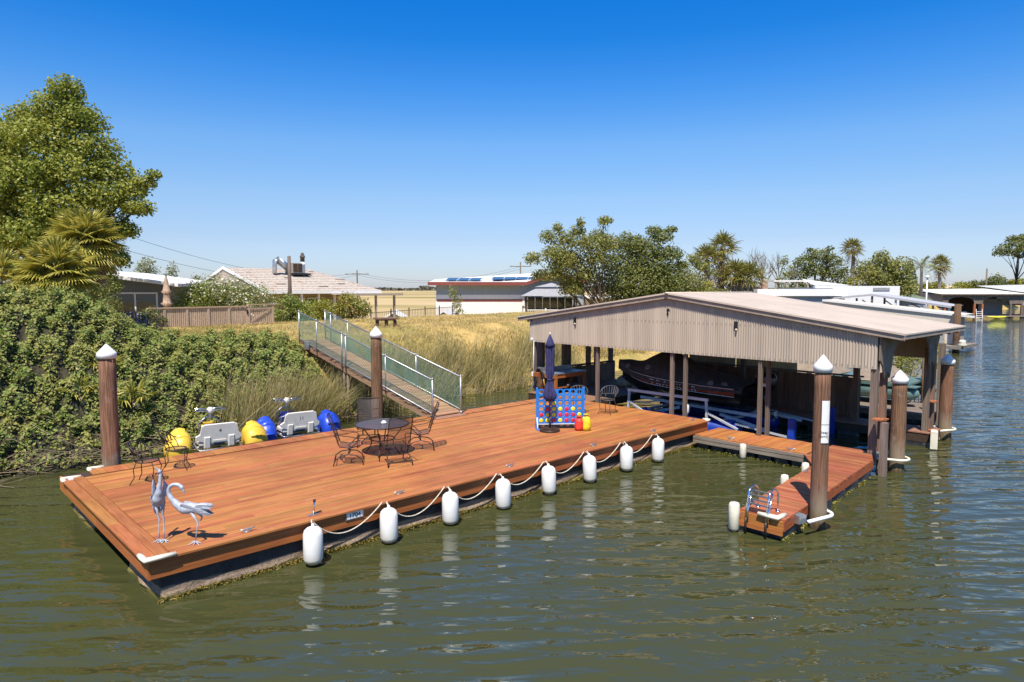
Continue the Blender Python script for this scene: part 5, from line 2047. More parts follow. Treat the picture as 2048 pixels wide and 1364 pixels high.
def make_boathouse():
    t = dthing('boathouse', BA, BB_, 0, 0, 'taupe corrugated boathouse with a low gable roof over the boat slip', 'boathouse')
    A2 = 20.9
    mb = MB()
    corrugated(mb, BA, -4.60, 7.86, lambda b: 2.63, lambda b: roof_z(b))
    sh(mb, 'gable_wall', SIDING, t)
    mb = MB()
    corrugated(mb, A2 - .25, -4.60, 7.86, lambda b: 2.55, lambda b: roof_z(b))
    sh(mb, 'rear_gable_wall', SIDING, t)
    # rows of roofing nails
    for (zf, st) in ((lambda b: 2.69, .152), (lambda b: 3.60, .152)):
        pass
    mb = MB()
    for zf in (2.69, 3.62):
        k = 0
        b = -4.5
        while b < 7.8:
            if zf < roof_z(b) - .1:
                mb.box(BA - .019, BA - .010, b - .008, b + .008, zf - .008, zf + .008)
            b += .152
    tag(sh(mb, 'nail_heads', BLACK, t), kind='stuff')
    # roof: two slopes with standing seams, drip edges
    for sgn, be, nm in ((1, 8.42, 'roof_slope'), (-1, -5.25, 'roof_slope')):
        rp = lambda a, b, dz=0.0: (a, b, roof_z(b) + .055 + dz)
        mb = MB()
        fa, ba = BA - .13, A2 + .08
        vs = [rp(fa, BB_), rp(ba, BB_), rp(ba, be), rp(fa, be)]
        vs += [(x, y, z - .035) for x, y, z in vs]
        fs = [(0, 1, 2, 3), (7, 6, 5, 4), (0, 3, 7, 4), (1, 5, 6, 2), (2, 6, 7, 3)]
        if sgn > 0:
            pass
        else:
            fs = [tuple(reversed(f)) for f in fs]
        mb.add(vs, fs)
        r_ = sh(mb, nm, ROOF, t)
        seams = MB()
        a = fa + .3
        while a < ba - .1:
            p, q = Vector(rp(a, BB_ + sgn * .06, .004)), Vector(rp(a, be, .004))
            seams.bar(p, q, .03, .006)
            a += .305
        seams.v = [(x - BA, y - BB_, z) for x, y, z in seams.v]
        tag(seams.build('roof_ribs', ROOF, r_), kind='stuff')
        mb = MB()
        mb.bar((BA - .105, BB_, roof_z(BB_) - .045), (BA - .105, be, roof_z(be) - .045), .035, .13)
        sh(mb, 'rake_board', TRIM, t)
        mb = MB()
        mb.bar((BA - .145, BB_, roof_z(BB_) + .045), (BA - .145, be, roof_z(be) + .045), .03, .05)
        sh(mb, 'drip_edge', ROOF, t)
        mb = MB()
        mb.bar((fa, be - sgn * .04, roof_z(be) - .035), (ba, be - sgn * .04, roof_z(be) - .035), .04, .10)
        sh(mb, 'eave_board', TRIM, t)
        for a in np.linspace(BA + .3, A2 - .2, 7):
            mb = MB()
            mb.bar((a, BB_ + sgn * .05, roof_z(BB_) - .09), (a, be - sgn * .12, roof_z(be) - .09), .05, .14)
            sh(mb, 'rafter', DULL, t)
    mb = MB()
    mb.tube([(BA - .2, BB_, RZ + .055), (A2 + .1, BB_, RZ + .055)], .06, n=8, flat=.5)
    sh(mb, 'ridge_cap', ROOF, t)
    # posts
    def post(a, b, z0, z1, w=.105, d=None, mat=GREY_WOOD_Z, name='post'):
        mb = MB()
        mb.box(a - w / 2, a + w / 2, b - (d or w) / 2, b + (d or w) / 2, z0, z1)
        return sh(mb, name, mat, t)
    post(15.72 + .1, 7.72, .6, 3.5)
    post(15.85, 4.62, .60, 3.9)
    post(15.72 + .1, 1.52, .55, 4.4)
    post(15.82, 1.03, .55, 4.3)
    post(15.80, -1.46, .25, 4.0)
    post(16.42, -1.40, .25, 4.0)
    post(15.82, -4.52, .2, 3.55, .16)
    post(15.42, -4.92, -.6, 1.35, .15)
    post(16.22, -4.60, -.8, 2.5, .15, mat=DARK_WOOD_Y)
    post(20.02, -4.56, .1, 2.9, .15)
    post(20.42, -4.58, -.6, 3.0, .16, mat=DARK_WOOD_Y)
    for a in (17.7, 19.2, 20.7):
        post(a, 7.9, .4, 3.5, .16, mat=DARK_WOOD_Y)
    post(20.2, -2.5, .3, 3.8, .16, mat=DARK_WOOD_Y)
    post(20.2, 1.4, .3, 4.2, .15)
    post(20.7, 4.4, .3, 4.0, .15)
    for (a, b, r) in ((16.9, 8.45, .17), (18.6, 8.5, .13), (20.5, 8.5, .14)):
        mb = MB()
        mb.tube([(a, b, -.5), (a, b, 3.45)], r, n=12)
        sh(mb, 'bank_pile', DARK_WOOD_Y, t)
    # collars and rusty brackets where the posts ride on the piles
    for (a, b, z) in ((15.5, -4.75, 1.38), (16.05, -4.66, 1.30), (20.25, -4.66, 1.28), (20.1, -4.78, .44)):
        mb = MB()
        mb.box(a - .15, a + .15, b - .12, b + .12, z, z + .035)
        sh(mb, 'rusty_bracket', RUST, t)
    # arch boards on the open side
    def arch_poly():
        pts = [(-.12, 3.60), (-.12, 2.86), (.10, 2.70), (.22, 2.42)]
        for k in range(9):       # notch round the pile
            an = PI - PI * k / 8
            pts.append((.42 + .16 * math.cos(an), 2.36 + .16 * math.sin(an)))
        pts += [(.64, 2.40), (.72, 2.62)]
        for k in range(13):
            an = PI - PI / 2 * k / 12
            pts.append((1.75 + .98 * math.cos(an), 2.68 + .68 * math.sin(an)))
        for k in range(13):
            an = PI / 2 - PI / 2 * k / 12
            pts.append((3.05 + .85 * math.cos(an), 2.68 + .68 * math.sin(an)))
        pts += [(3.95, 2.45)]
        for k in range(9):
            an = PI - PI * k / 8
            pts.append((4.20 + .16 * math.cos(an), 2.36 + .16 * math.sin(an)))
        pts += [(4.42, 2.45), (4.62, 2.9), (4.84, 3.2), (4.84, 3.60)]
        return pts
    poly = [(x, z) for x, z in arch_poly()]
    mb = MB()
    mb.prism(poly, -.02, .02, Matrix.Translation((BA + .1, -4.66, 0)) @ Matrix.Rotation(PI / 2, 4, 'X'))
    sh(mb, 'arch_board', DULL, t)
    mb = MB()
    mb.bar((BA - .1, -4.70, 3.52), (A2, -4.70, 3.52), .09, .16)
    sh(mb, 'eave_beam', DULL, t)
    mb = MB()
    mb.bar((BA - .1, 7.8, 3.48), (A2, 7.8, 3.48), .09, .16)
    sh(mb, 'eave_beam', DULL, t)
    mb = MB()
    mb.bar((BA + .07, -4.6, 2.74), (BA + .07, 7.8, 2.74), .09, .10)
    sh(mb, 'girt', DULL, t)
    # light fittings on the gable wall, shot through with rust holes
    for (b, z, h) in ((5.55, 3.52, .20), (-.72, 3.60, .22)):
        mb = MB()
        mb.box(BA - .045, BA - .012, b - .055, b + .055, z - h / 2, z + h / 2)
        w = sh(mb, 'wall_fitting', BLACK, t)
        mb = MB()
        mb.lathe([(0, -.02), (.03, -.01), (.03, .03), (0, .04)], 10, M=Matrix.Translation((BA - .06, b - .03, z - h / 2 - .03)))
        sh(mb, 'lamp_socket', CREAM_VINYL, w)
    mb = MB()
    crack = [(0, .34), (.015, .18), (.085, .12), (.02, .08), (.035, -.02), (.01, -.11), (-.02, -.03), (-.05, -.02), (-.03, .05), (-.05, .14), (-.012, .17)]
    mb.prism([(-x, z) for x, z in crack], 0, .004, Matrix.Translation((BA - .016, 1.64, 3.86)) @ frame_M((0, 0, 0), (0, 1, 0), (0, 0, 1), (1, 0, 0)))
    sh(mb, 'torn_hole', BLACK, t)
    mb = MB()
    mb.lathe([(0, -.05), (.05, -.03), (.06, .02), (.03, .06), (0, .07)], 12, M=Matrix.Translation((BA - .10, 7.66, 2.72)))
    sh(mb, 'flood_lamp', WHITE_PAINT, t)
    mb = MB()
    mb.tube([(BA - .06, 7.60, 2.7), (BA - .06, 7.60, 1.0), (BA - .1, 7.62, .9), (BA - .2, 7.8, .73)], .016, n=6)
    sh(mb, 'conduit', GALV, t)
    # inner decks
    def planked(a0, a1, b0, b1, z, along, mat, pitch=.145):
        mb = MB()
        if along == 'a':
            b = b0
            while b < b1 - .02:
                mb.box(a0, a1, b + .003, min(b1, b + pitch - .003), z - .035, z + random.uniform(-.002, .002))
                b += pitch
        else:
            a = a0
            while a < a1 - .02:
                mb.box(a + .003, min(a1, a + pitch - .003), b0, b1, z - .035, z + random.uniform(-.002, .002))
                a += pitch
        tag(sh(mb, 'inner_boards', mat, t), kind='stuff')
        mb = MB()
        mb.box(a0 + .02, a1 - .02, b0 + .02, b1 - .02, z - .3, z - .037)
        sh(mb, 'inner_frame', DARK_WOOD, t)
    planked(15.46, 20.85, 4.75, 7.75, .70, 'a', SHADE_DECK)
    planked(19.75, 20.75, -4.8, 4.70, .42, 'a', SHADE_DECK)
    for k in range(10):
        mb = MB()
        mb.box(19.78, 20.7, -4.7 + k * .95, -4.7 + k * .95 + .7, -.25, .12)
        sh(mb, 'plastic_float', FLOATP, t)
    # low plank wall on the bank side and the plank screen across the slip
    a = 15.9
    while a < 20.7:
        mb = MB()
        mb.box(a + .004, a + .196, 7.80, 7.825 + random.uniform(0, .006), .68, 1.46 + random.uniform(-.02, .01))
        sh(mb, 'plank', DARK_WOOD_Y, t)
        a += .2
    mb = MB()
    mb.box(15.85, 20.8, 7.74, 7.92, 1.48, 1.53)
    sh(mb, 'wall_cap', DARK_WOOD, t)
    b = -2.42
    while b < 3.6:
        mb = MB()
        mb.box(20.80, 20.825 + random.uniform(0, .006), b + .004, b + .196, .36, 1.74 + random.uniform(-.015, .015))
        sh(mb, 'plank', DARK_WOOD_Y, t)
        b += .2
    mb = MB()
    mb.box(20.75, 20.87, -2.5, 3.7, 1.76, 1.81)
    sh(mb, 'screen_rail', GREY_WOOD_Y, t)
    # cream sheeting hung on the far side
    mb = MB()
    corrugated(mb, A2 + .35, -.1, 2.25, lambda b: 1.2, lambda b: 2.5, amp=.008)
    sh(mb, 'cream_sheet', SIDING_PALE, t)
    mb = MB()
    corrugated(mb, A2 + .33, 2.28, 4.3, lambda b: 1.2, lambda b: 2.5, amp=.008)
    sh(mb, 'grey_sheet', SIDING, t)
    return t


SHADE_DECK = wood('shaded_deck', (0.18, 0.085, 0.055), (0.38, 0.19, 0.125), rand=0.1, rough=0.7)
make_boathouse()

# ------------------------------------------------------------------ workbench, hose and lumber under the roof
t = dthing('workbench', 16.55, 6.9, .70, 0, 'reddish wooden cleaning bench with a grey metal top under the boathouse eave', 'bench')
MB().box(-.85, .95, -.38, .42, .74, .78).build('bench_top', GALV, t)
MB().box(-.80, .90, -.36, -.31, .60, .738).build('apron', DECK_DARK, t)
MB().box(-.86, -.81, -.36, .38, .60, .738).build('apron', DECK_DARK, t)
MB().box(-.85, .95, .38, .43, .782, .95).build('splashback', GALV, t)
for x in (-.78, .86):
    for y in (-.33, .36):
        MB().box(x - .05, x + .05, y - .05, y + .05, 0, .738).build('leg', DECK_DARK, t)
MB().box(-.8, .9, -.3, .36, .2, .235).build('shelf', DECK_DARK, t)
t = dthing('cleaner_bottle', 16.5, 6.6, .935, 0, 'small dark bottle with pale label on the workbench shelf', 'bottle')
MB().lathe([(.04, 0), (.045, .12), (.03, .16), (.014, .18), (.014, .21), (0, .212)], 12).build('bottle_body', BLACK, t)
MB().lathe([(.0465, .03), (.047, .09)], 12).build('label_band', WHITE_PAINT, t)
t = dthing('hose_coil', 15.62, 7.25, .70, 0, 'dark garden hose looped on the left corner post of the boathouse', 'hose')
for k in range(4):
    pts = [(.02 * k - .05, .0 + (.20 + .015 * k) * math.sin(2 * PI * q / 20), .58 - .03 * k + (.36 + .02 * k) * math.cos(2 * PI * q / 20)) for q in range(20)]
    MB().tube(pts, .014, n=5, closed=True).build('loop', BLACK if k % 2 else IRON, t)
MB().tube([(.0, -.18, .6), (-.05, -.26, .5), (-.06, -.30, .3)], .014, n=5).build('tail', YELLOW, t)
MB().box(-.03, .07, -.10, .10, .93, .98).build('hanger', GALV, t)
t = dthing('junction_box', 15.6, 7.55, 1.32, 0, 'orange and white wooden box fixed beside the left boathouse post', 'box')
MB().box(-.07, .09, -.30, -.03, 0, .17, c=.01).build('box_body', DECK_DARK, t)
MB().box(-.07, .09, -.028, .06, .01, .16, c=.01).build('box_end', WHITE_PAINT, t)
t = dthing('lumber_stack', 18.6, 7.45, .70, 0, 'grey boards leaning against the low wall inside the boathouse', 'boards')
for k in range(3):
    MB().box(-.5 + k * .22, -.32 + k * .22, .0, .03, 0, .62 + .05 * k, M=Matrix.Rotation(R(-14), 4, 'X')).build('board', GREY_WOOD_Z, t)
t = dthing('dock_sack', 19.5, 6.2, .70, .4, 'lumpy tan sack lying on the inner deck by the boat bow', 'sack')
MB().lathe([(.25, 0), (.34, .08), (.33, .22), (.24, .36), (.10, .44), (0, .45)], 18, mod=lambda an, i: 1 + .10 * math.sin(3 * an + i) + .05 * math.sin(7 * an)).build('sack_body', plain('tan_cloth', (0.40, 0.34, 0.24), 0.9, var=.2), t)

# ------------------------------------------------------------------ covered bass boat on its lift
COVER = plain('charcoal_boat_cover', (0.060, 0.046, 0.040), 0.85, var=0.25, scale=5, bump=0.4, bscale=18)
HULL = plain('black_gelcoat', (0.012, 0.011, 0.012), 0.18, var=0.2)
RED_FLAKE = plain('red_flake', (0.33, 0.055, 0.025), 0.25, var=0.3, scale=6)
SILVER = plain('silver_decal', (0.62, 0.60, 0.60), 0.3, var=0.1)
LIFT_BLUE = plain('blue_tank', (0.012, 0.045, 0.33), 0.4, var=0.25, scale=3)
ALU = plain('white_aluminium', (0.62, 0.62, 0.66), 0.4, metal=0.25, var=0.08)


def make_boat():
    # local x forward (towards the bow, +b), y to starboard; keel near z = 0
    t = dthing('bass_boat', 18.15, -.05, .62, PI / 2, 'black bass boat under a charcoal cover, bow raised on the lift', 'boat')
    L = 5.35

    def half(u):
        return 1.06 * (1 - max(0, (u - .45) / .55) ** 2.4) * (0.92 + .08 * min(1, u * 4))

    def sheer(u):
        return .86 + .34 * u ** 2.2

    def keel(u):
        return .04 + .62 * max(0, (u - .62) / .38) ** 2.0

    def section(u, v):
        """v from 0 (port gunwale) through keel to 1 (starboard gunwale)."""
        s = -1 if v < .5 else 1
        q = abs(v - .5) * 2
        w = half(u)
        if q < .55:
            k = q / .55
            return (L * u, s * w * .86 * k, keel(u) + (.16 + .14 * u) * k)
        k = (q - .55) / .45
        z0 = keel(u) + (.16 + .14 * u)
        return (L * u + .10 * k * u, s * w * (.86 + .14 * k), z0 + (sheer(u) - z0) * k)
    mb = MB()
    mb.sheet(lambda a_, b_: section(min(a_, .995), b_), 28, 20)
    mb.add([section(0, k / 20) for k in range(21)] + [(0, 0, sheer(0))], [(k, k + 1, 21) for k in range(20)])
    mb.build('hull', HULL, t)
    # red flake band, silver stripes along both sides
    for s in (0, 1):
        def band(z0, z1, off):
            def fn(u, v):
                uu = .03 + .93 * u
                zz = z0 + (z1 - z0) * v
                vv = .5 + (.5 - .225 * (1 - zz)) * (1 if s else -1) * 1.0
                q = .775 + .225 * zz
                p = section(uu, .5 + (q / 2) * (1 if s else -1))
                return (p[0], p[1] + off * (1 if s else -1), p[2])
            return fn
        MB().sheet(band(.25, .86, .010), 26, 2).build('side_band', RED_FLAKE, t)
        MB().sheet(band(.88, .95, .014), 26, 1).build('upper_stripe', SILVER, t)
        MB().sheet(band(.10, .16, .013), 26, 1).build('lower_stripe', SILVER, t)
    # rub rail
    for s in (-1, 1):
        MB().tube([(section(u, .5 + s * .5)[0], section(u, .5 + s * .5)[1] + s * .01, sheer(u)) for u in np.linspace(0, .99, 22)], .022, n=6).build('rub_rail', BLACK, t)
    # maker's lettering on the near side (port looks towards the dock)
    def side_M(u, zz):
        p0, p1 = Vector(section(u - .03, 1 - (.5 + .485))), Vector(section(u + .03, 1 - (.5 + .485)))
        c = Vector(section(u, .5 + .5 * (.775 + .225 * zz)))
        d0 = Vector(section(u - .04, .5 + .5 * .9)) - Vector(section(u + .04, .5 + .5 * .9))
        x = d0.normalized()
        up = (Vector(section(u, .5 + .5 * 1.0)) - Vector(section(u, .5 + .5 * .8))).normalized()
        z = x.cross(up).normalized()
        if z.y < 0:
            z = -z
        y = z.cross(x).normalized()
        return c + z * .05, x, y, z
    for i, ch in enumerate('TRACKER'):
        u = .60 - i * .052
        o, x, y, z = side_M(u, .50)
        # lettering reads bow to stern on the side that faces the dock
        text('hull_letter', ch, .24, .003, SILVER, t, frame_M(o, -x if False else x, y, z) @ Matrix.Diagonal((1.45, 1, 1, 1)) @ Matrix.Shear('XZ', 4, (0, 0)))
    # canvas cover: tented high amidships
    def cov(u, v):
        uu = -.02 + 1.025 * u
        uc = min(max(uu, 0), .995)
        w = half(uc) + .05
        h = sheer(uc)
        ridge = .10 + .62 * math.exp(-((uc - .60) / .17) ** 2) + .30 * math.exp(-((uc - .38) / .25) ** 2) + .10 * math.exp(-((uc - .9) / .1) ** 2)
        q = 2 * v - 1
        drop = .14 + .09 * uc
        prof = (1 - abs(q) ** 1.7)
        z = h - drop * max(0, (abs(q) - .86) / .14) + ridge * prof - .012 * math.sin(uc * 40 + q * 5) * (1 - q * q)
        return (L * uu + .10 * uc, w * (q if abs(q) < .86 else (.86 + (abs(q) - .86) * .75) * (1 if q > 0 else -1)) / .965, z)
    MB().sheet(cov, 40, 24).build('cover', COVER, t)
    for (u, q) in ((.86, .80), (.66, .78), (.20, .84), (.12, .78)):
        p = Vector(cov(u, (1 + q) / 2))
        MB().lathe([(0, .03), (.10, .02), (.13, 0)], 12, M=Matrix.Translation(p + Vector((0, .02, .0))) @ Matrix.Rotation(-1.0, 4, 'X')).build('cover_patch', plain('grey_vent', (0.15, 0.13, 0.13), 0.7), t)
    # stern: outboard motor
    om = bpy.data.objects.new('outboard', None)
    mb = MB()
    mb.lathe([(.10, .42), (.20, .46), (.24, .60), (.25, .82), (.21, .95), (.10, 1.01), (0, 1.02)], 18, M=Matrix.Translation((-.42, 0, .36)) @ Matrix.Diagonal((1.45, .9, 1, 1)))
    cowl = mb.build('outboard_cowl', HULL, t)
    MB().box(-.62, -.30, -.235, -.2285, .92, 1.02).build('cowl_decal', SILVER, cowl)
    MB().box(-.62, -.30, .2285, .235, .92, 1.02).build('cowl_decal', SILVER, cowl)
    bpy.data.objects.remove(om)
    mb = MB()
    mb.tube([(-.36, 0, .82), (-.40, 0, .45), (-.44, 0, .0), (-.46, 0, -.18)], [.15, .12, .085, .05], n=10, flat=.55, ref=(0, 1, 0))
    mb.tube([(-.75, 0, -.05), (-.55, 0, -.04), (-.25, 0, -.05), (-.16, 0, -.06)], [.03, .06, .055, .01], n=10)
    mb.box(-.68, -.24, -.09, .09, .09, .105)
    mb.build('outboard_leg', HULL, t)
    mb = MB()
    for k in range(3):
        an = 2 * PI * k / 3
        mb.prism([(0, .0), (.07, .04), (.10, .12), (.05, .17), (-.03, .13), (-.03, .04)], -.006, .006, Matrix.Translation((-.78, 0, -.05)) @ Matrix.Rotation(an, 4, 'X') @ Matrix.Rotation(R(70), 4, 'Z') @ Matrix.Rotation(PI / 2, 4, 'X'))
    mb.build('propeller', GALV, t)
    MB().tube([(-.05, .0, .55), (-.30, .0, .60)], .10, n=8).build('motor_bracket', BLACK, t)
    # bow strap
    MB().tube([(L * .97, 0, .75), (L * .98, .1, .55), (L * .9, .2, .10)], .008, n=4).build('winch_strap', GALV, t)
    return t


make_boat()


def make_lift():
    t = dthing('boat_lift', 18.15, 0, 0, PI / 2, 'blue tank boat lift with white aluminium frame in the slip', 'boat lift')
    # local x along +b
    for s in (-1, 1):
        y = s * 1.28
        mb = MB()
        prof = [(.0, 0), (.20, .02), (.27, .10), (.27, 3.6), (.20, 3.68), (0, 3.7)]
        mb.lathe(prof, 16, M=Matrix.Translation((-.3, y, .18)) @ Matrix.Rotation(PI / 2, 4, 'Y'))
        mb.build('tank', LIFT_BLUE, t)
        for x in (.05, 3.3):
            MB().box(x - .12, x + .12, y - .17, y + .17, .30, .50, c=.03).build('tank_cap', LIFT_BLUE, t)
        yy = s * 1.52
        MB().bar((.70, yy, 1.10), (3.86, yy, 1.10), .075, .09).build('guide_rail', ALU, t)
        for x in (.76, 3.80):
            MB().bar((x, yy, 1.06), (x + (.06 if x > 2 else -.04), yy, .30), .07, .07, up=(1, 0, 0)).build('guide_post', ALU, t)
        MB().bar((.76, yy, .70), (-.35, yy, .30), .06, .06).build('brace', ALU, t)
        MB().bar((3.8, yy, .70), (3.0, yy, .30), .06, .06).build('brace', ALU, t)
        MB().bar((-.6, s * .55, .62), (4.0, s * .55, .72), .10, .10).build('bunk', ALU, t)
        MB().bar((-1.15, s * 1.2, .34), (.6, s * .9, .58), .09, .09).build('lift_arm', ALU, t)
        MB().bar((3.1, s * 1.2, .34), (2.2, s * .8, .60), .09, .09).build('lift_arm', ALU, t)
    for x in (.3, 3.2):
        MB().bar((x, -1.28, .46), (x, 1.28, .46), .10, .08).build('cross_beam', ALU, t)
    for (x, y) in ((-2.0, -1.45), (-2.0, 1.4)):
        MB().box(x - .09, x + .09, y - .09, y + .09, -.3, .85, c=.02).build('guide_pile', LIFT_BLUE, t)
        MB().bar((x, y, .28), (-.2, y, .45), .06, .06).build('stay', ALU, t)
    MB().lathe([(.0, 0), (.06, .0), (.11, .12), (.11, .30), (.08, .36), (0, .38)], 14, M=Matrix.Translation((1.35, 1.78, .55))).build('float_globe', WHITE_PAINT, t)
    return t


make_lift()

# ------------------------------------------------------------------ pontoon boat and covered boats in the next slip
TEAL = plain('teal_pontoon', (0.16, 0.27, 0.25), 0.4, metal=0.3, var=0.2, scale=3, dirt=((0.16, 0.10, 0.05), 3.5, 0.62))
TAN = plain('tan_canvas', (0.25, 0.20, 0.155), 0.9, var=0.15, scale=4, bump=0.3, bscale=15)
t = dthing('pontoon_boat', 24.3, -1.0, 0, PI / 2, 'teal pontoon boat with tan canvas cover in the slip behind', 'boat')
for y in (.95, -1.05):
    MB().lathe([(0, -2.45), (.12, -2.4), (.24, -2.2), (.27, -1.9), (.27, 2.0), (0, 2.0)], 18, M=Matrix.Translation((0, y, 1.03)) @ Matrix.Rotation(PI / 2, 4, 'Y')).build('pontoon', TEAL, t)
    MB().box(-2.4, 2.0, y - .29, y + .29, 1.255, 1.285).build('pontoon_flange', TEAL, t)
MB().box(-2.1, 2.4, -1.25, 1.22, 1.29, 1.36).build('platform', TEAL, t)
for x0, x1, hh in ((.6, 2.5, .62), (-1.5, -.1, .45)):
    mb = MB()
    xc = (x0 + x1) / 2
    mb.add([(x0, -1.2, 1.385), (x1, -1.2, 1.385), (x1, 1.2, 1.385), (x0, 1.2, 1.385), (xc - .25, -.6, 1.38 + hh), (xc + .25, -.6, 1.38 + hh), (xc + .25, .6, 1.38 + hh), (xc - .25, .6, 1.38 + hh)],
           [(0, 1, 5, 4), (1, 2, 6, 5), (2, 3, 7, 6), (3, 0, 4, 7), (4, 5, 6, 7)])
    mb.build('canvas_cover', TAN, t)
t = dthing('outer_float', 23.3, -1.6, 0, 0, 'low weathered float under the teal pontoon boat', 'dock')
mb = MB()
MB().box(-1.2, 1.25, -2.6, 3.5, .36, .56).build('float_deck', GREY_WOOD_Y, t)
MB().box(-1.1, 1.15, -2.5, 3.4, -.3, .355).build('float_block', FLOATP, t)
for (x, y) in ((-.9, -2.7), (1.3, 3.4)):
    MB().box(x - .08, x + .08, y - .08, y + .08, -.5, 2.9).build('float_post', GREY_WOOD_Z, t)
t = dthing('side_pile', 24.7, -3.3, 0, 0, 'weathered brown pile seen through the boathouse arch', 'pile')
MB().lathe([(.20, -1.2), (.18, 2.45), (0, 2.5)], 14).build('shaft', PILE, t)

# stems drawn up beside the boathouse
t = dthing('waterside_bush', 27.3, -2.1, 0, 0, 'yellow green bush growing at the waterline past the boathouse', 'bush')
mb = MB()
for k in range(9):
    limb(mb, (random.uniform(-.3, .3), random.uniform(-.3, .3), -.4), (random.uniform(-1.1, 1.1), random.uniform(-.6, .6), random.uniform(1.4, 2.6)), .02, .006, .1, n=4)
mb.build('stem', BARK, t)
V, F = blob_leaves([(random.uniform(-1.0, 1.0), random.uniform(-.6, .6), random.uniform(.6, 2.6), .55, .45, .5) for _ in range(14)], 60, .11, .5, .7)
arr_mesh('foliage', V, F, leafy('willow_leaf', [(0.10, 0.12, 0.015), (0.20, 0.20, 0.03), (0.28, 0.26, 0.05)], trans=.3), t)
MB().box(-1.3, 1.3, -.7, .7, -.45, -.15).build('root_mat', plain('root_mat', (0.08, 0.06, 0.03), .95, bump=.6), t)
# ------------------------------------------------------------------ the place behind the levee
CP, SP = math.cos(R(4.48)), math.sin(R(4.48))


def W(px, py, Y):
    """World point measured from the survey photograph: column, row (2048 wide), metres ahead of the camera."""
    a, b = (px - 1024) / 1365.3, -(py - 682) / 1365.3
    d = (a, CP + b * SP, -SP + b * CP)
    k = Y / d[1]
    return Vector((d[0] * k, Y, 4.7 + d[2] * k))


GREY_SIDING = plain('blue_grey_siding', (0.150, 0.165, 0.20), 0.7, var=0.08, scale=3)
PALE_GREY = plain('pale_grey_siding', (0.30, 0.34, 0.37), 0.7, var=0.06, scale=3)
STUCCO = plain('white_stucco', (0.80, 0.76, 0.71), 0.9, var=0.04, scale=2)
TAN_WALL = plain('tan_wall', (0.36, 0.30, 0.24), 0.8, var=0.08, scale=2)
WHITE_TRIM = plain('white_trim', (0.78, 0.77, 0.75), 0.6, var=0.04)
RED_TRIM = plain('dark_red_trim', (0.22, 0.05, 0.035), 0.6, var=0.1)
SHINGLE = plain('worn_shingle', (0.50, 0.43, 0.365), 0.9, var=0.22, scale=5, dirt=((0.33, 0.20, 0.11), 1.1, 0.60))
SHINGLE_GREY = plain('grey_shingle', (0.30, 0.30, 0.32), 0.9, var=0.12, scale=6)
GLASS = plain('dark_window_glass', (0.02, 0.024, 0.028), 0.06, var=0.1, spec=0.8)
SOLAR = plain('solar_panel_glass', (0.012, 0.016, 0.035), 0.12, var=0.1)
FENCE_TAN = wood('tan_painted_slat', (0.42, 0.30, 0.21), (0.62, 0.46, 0.33), rand=0.07, rough=0.8, axis='z')
FENCE_RAIL = wood('tan_painted_rail', (0.38, 0.26, 0.18), (0.54, 0.39, 0.27), rand=0.07, rough=0.8)
IRON_BLACK = plain('black_fence_iron', (0.02, 0.02, 0.022), 0.6)
POLE = wood('utility_pole', (0.07, 0.052, 0.04), (0.19, 0.15, 0.12), axis='z', rand=0.1)


def window(parent, M, w, h, frame=WHITE_TRIM, div=1, fw=.06, rail=None):
    """Framed window in the local xz plane of M, facing -y; panes set back inside the frame."""
    mb = MB()
    mb.box(-w / 2, w / 2, -.03, .03, h - fw, h, M)
    mb.box(-w / 2, w / 2, -.03, .03, 0, fw, M)
    for k in range(div + 1):
        x = -w / 2 + (w - fw) * k / div
        mb.box(x, x + fw, -.028, .028, fw + .001, h - fw - .001, M)
    if rail:
        mb.box(-w / 2 + fw, w / 2 - fw, -.026, .026, rail, rail + fw, M)
    f = mb.build('window', frame, parent)
    for k in range(div):
        x0 = -w / 2 + (w - fw) * k / div + fw
        x1 = -w / 2 + (w - fw) * (k + 1) / div
        MB().box(x0, x1, .0, .012, fw, h - fw, M).build('pane', GLASS, f)
    return f


# ---- blue grey house on the left, mostly behind the tree
def make_grey_house():
    p0 = W(395, 640, 43)
    g = 2.35
    t = thing('grey_house', (-25.0, 43.0, g), R(4), 'blue grey house with white window frames and low pitched roof', 'house')
    # local x to the right, y away
    MB().box(-6.5, 3.15, 0, 8, -1.6, 2.55).build('wall', GREY_SIDING, t)
    mb = MB()
    for k in range(33):
        mb.box(-6.4 + k * .29, -6.385 + k * .29, -.012, -.002, 1.75, 2.5)
    tag(mb.build('siding_battens', GREY_SIDING, t), kind='stuff')
    mb = MB()
    # gable triangle with shallow roof falling to the right
    mb.prism([(-6.5, 2.552), (3.15, 2.552), (-1.8, 3.2), (-6.5, 3.5)], -7.9, -.02, Matrix.Rotation(PI / 2, 4, 'X'))
    mb.build('gable', GREY_SIDING, t)
    mb = MB()
    for (x0, z0, x1, z1) in ((-7.0, 3.75, -1.8, 3.42), (-1.8, 3.42, 4.3, 2.60)):
        mb.add([(x0, -1.0, z0), (x1, -1.0, z1), (x1, 8.5, z1), (x0, 8.5, z0), (x0, -1.0, z0 - .2), (x1, -1.0, z1 - .2), (x1, 8.5, z1 - .2), (x0, 8.5, z0 - .2)],
               [(0, 1, 2, 3), (7, 6, 5, 4), (0, 4, 5, 1), (1, 5, 6, 2), (2, 6, 7, 3), (3, 7, 4, 0)])
    mb.build('roof', WHITE_TRIM, t)
    window(t, Matrix.Translation((1.28, -.03, .20)), 2.75, 1.85, div=2, fw=.10, rail=.42)
    window(t, Matrix.Translation((-1.55, -.03, .20)), 2.75, 1.85, div=2, fw=.10, rail=.42)
    MB().box(-6.5, 3.3, -3.2, -.05, -.12, .02).build('terrace', FENCE_RAIL, t)


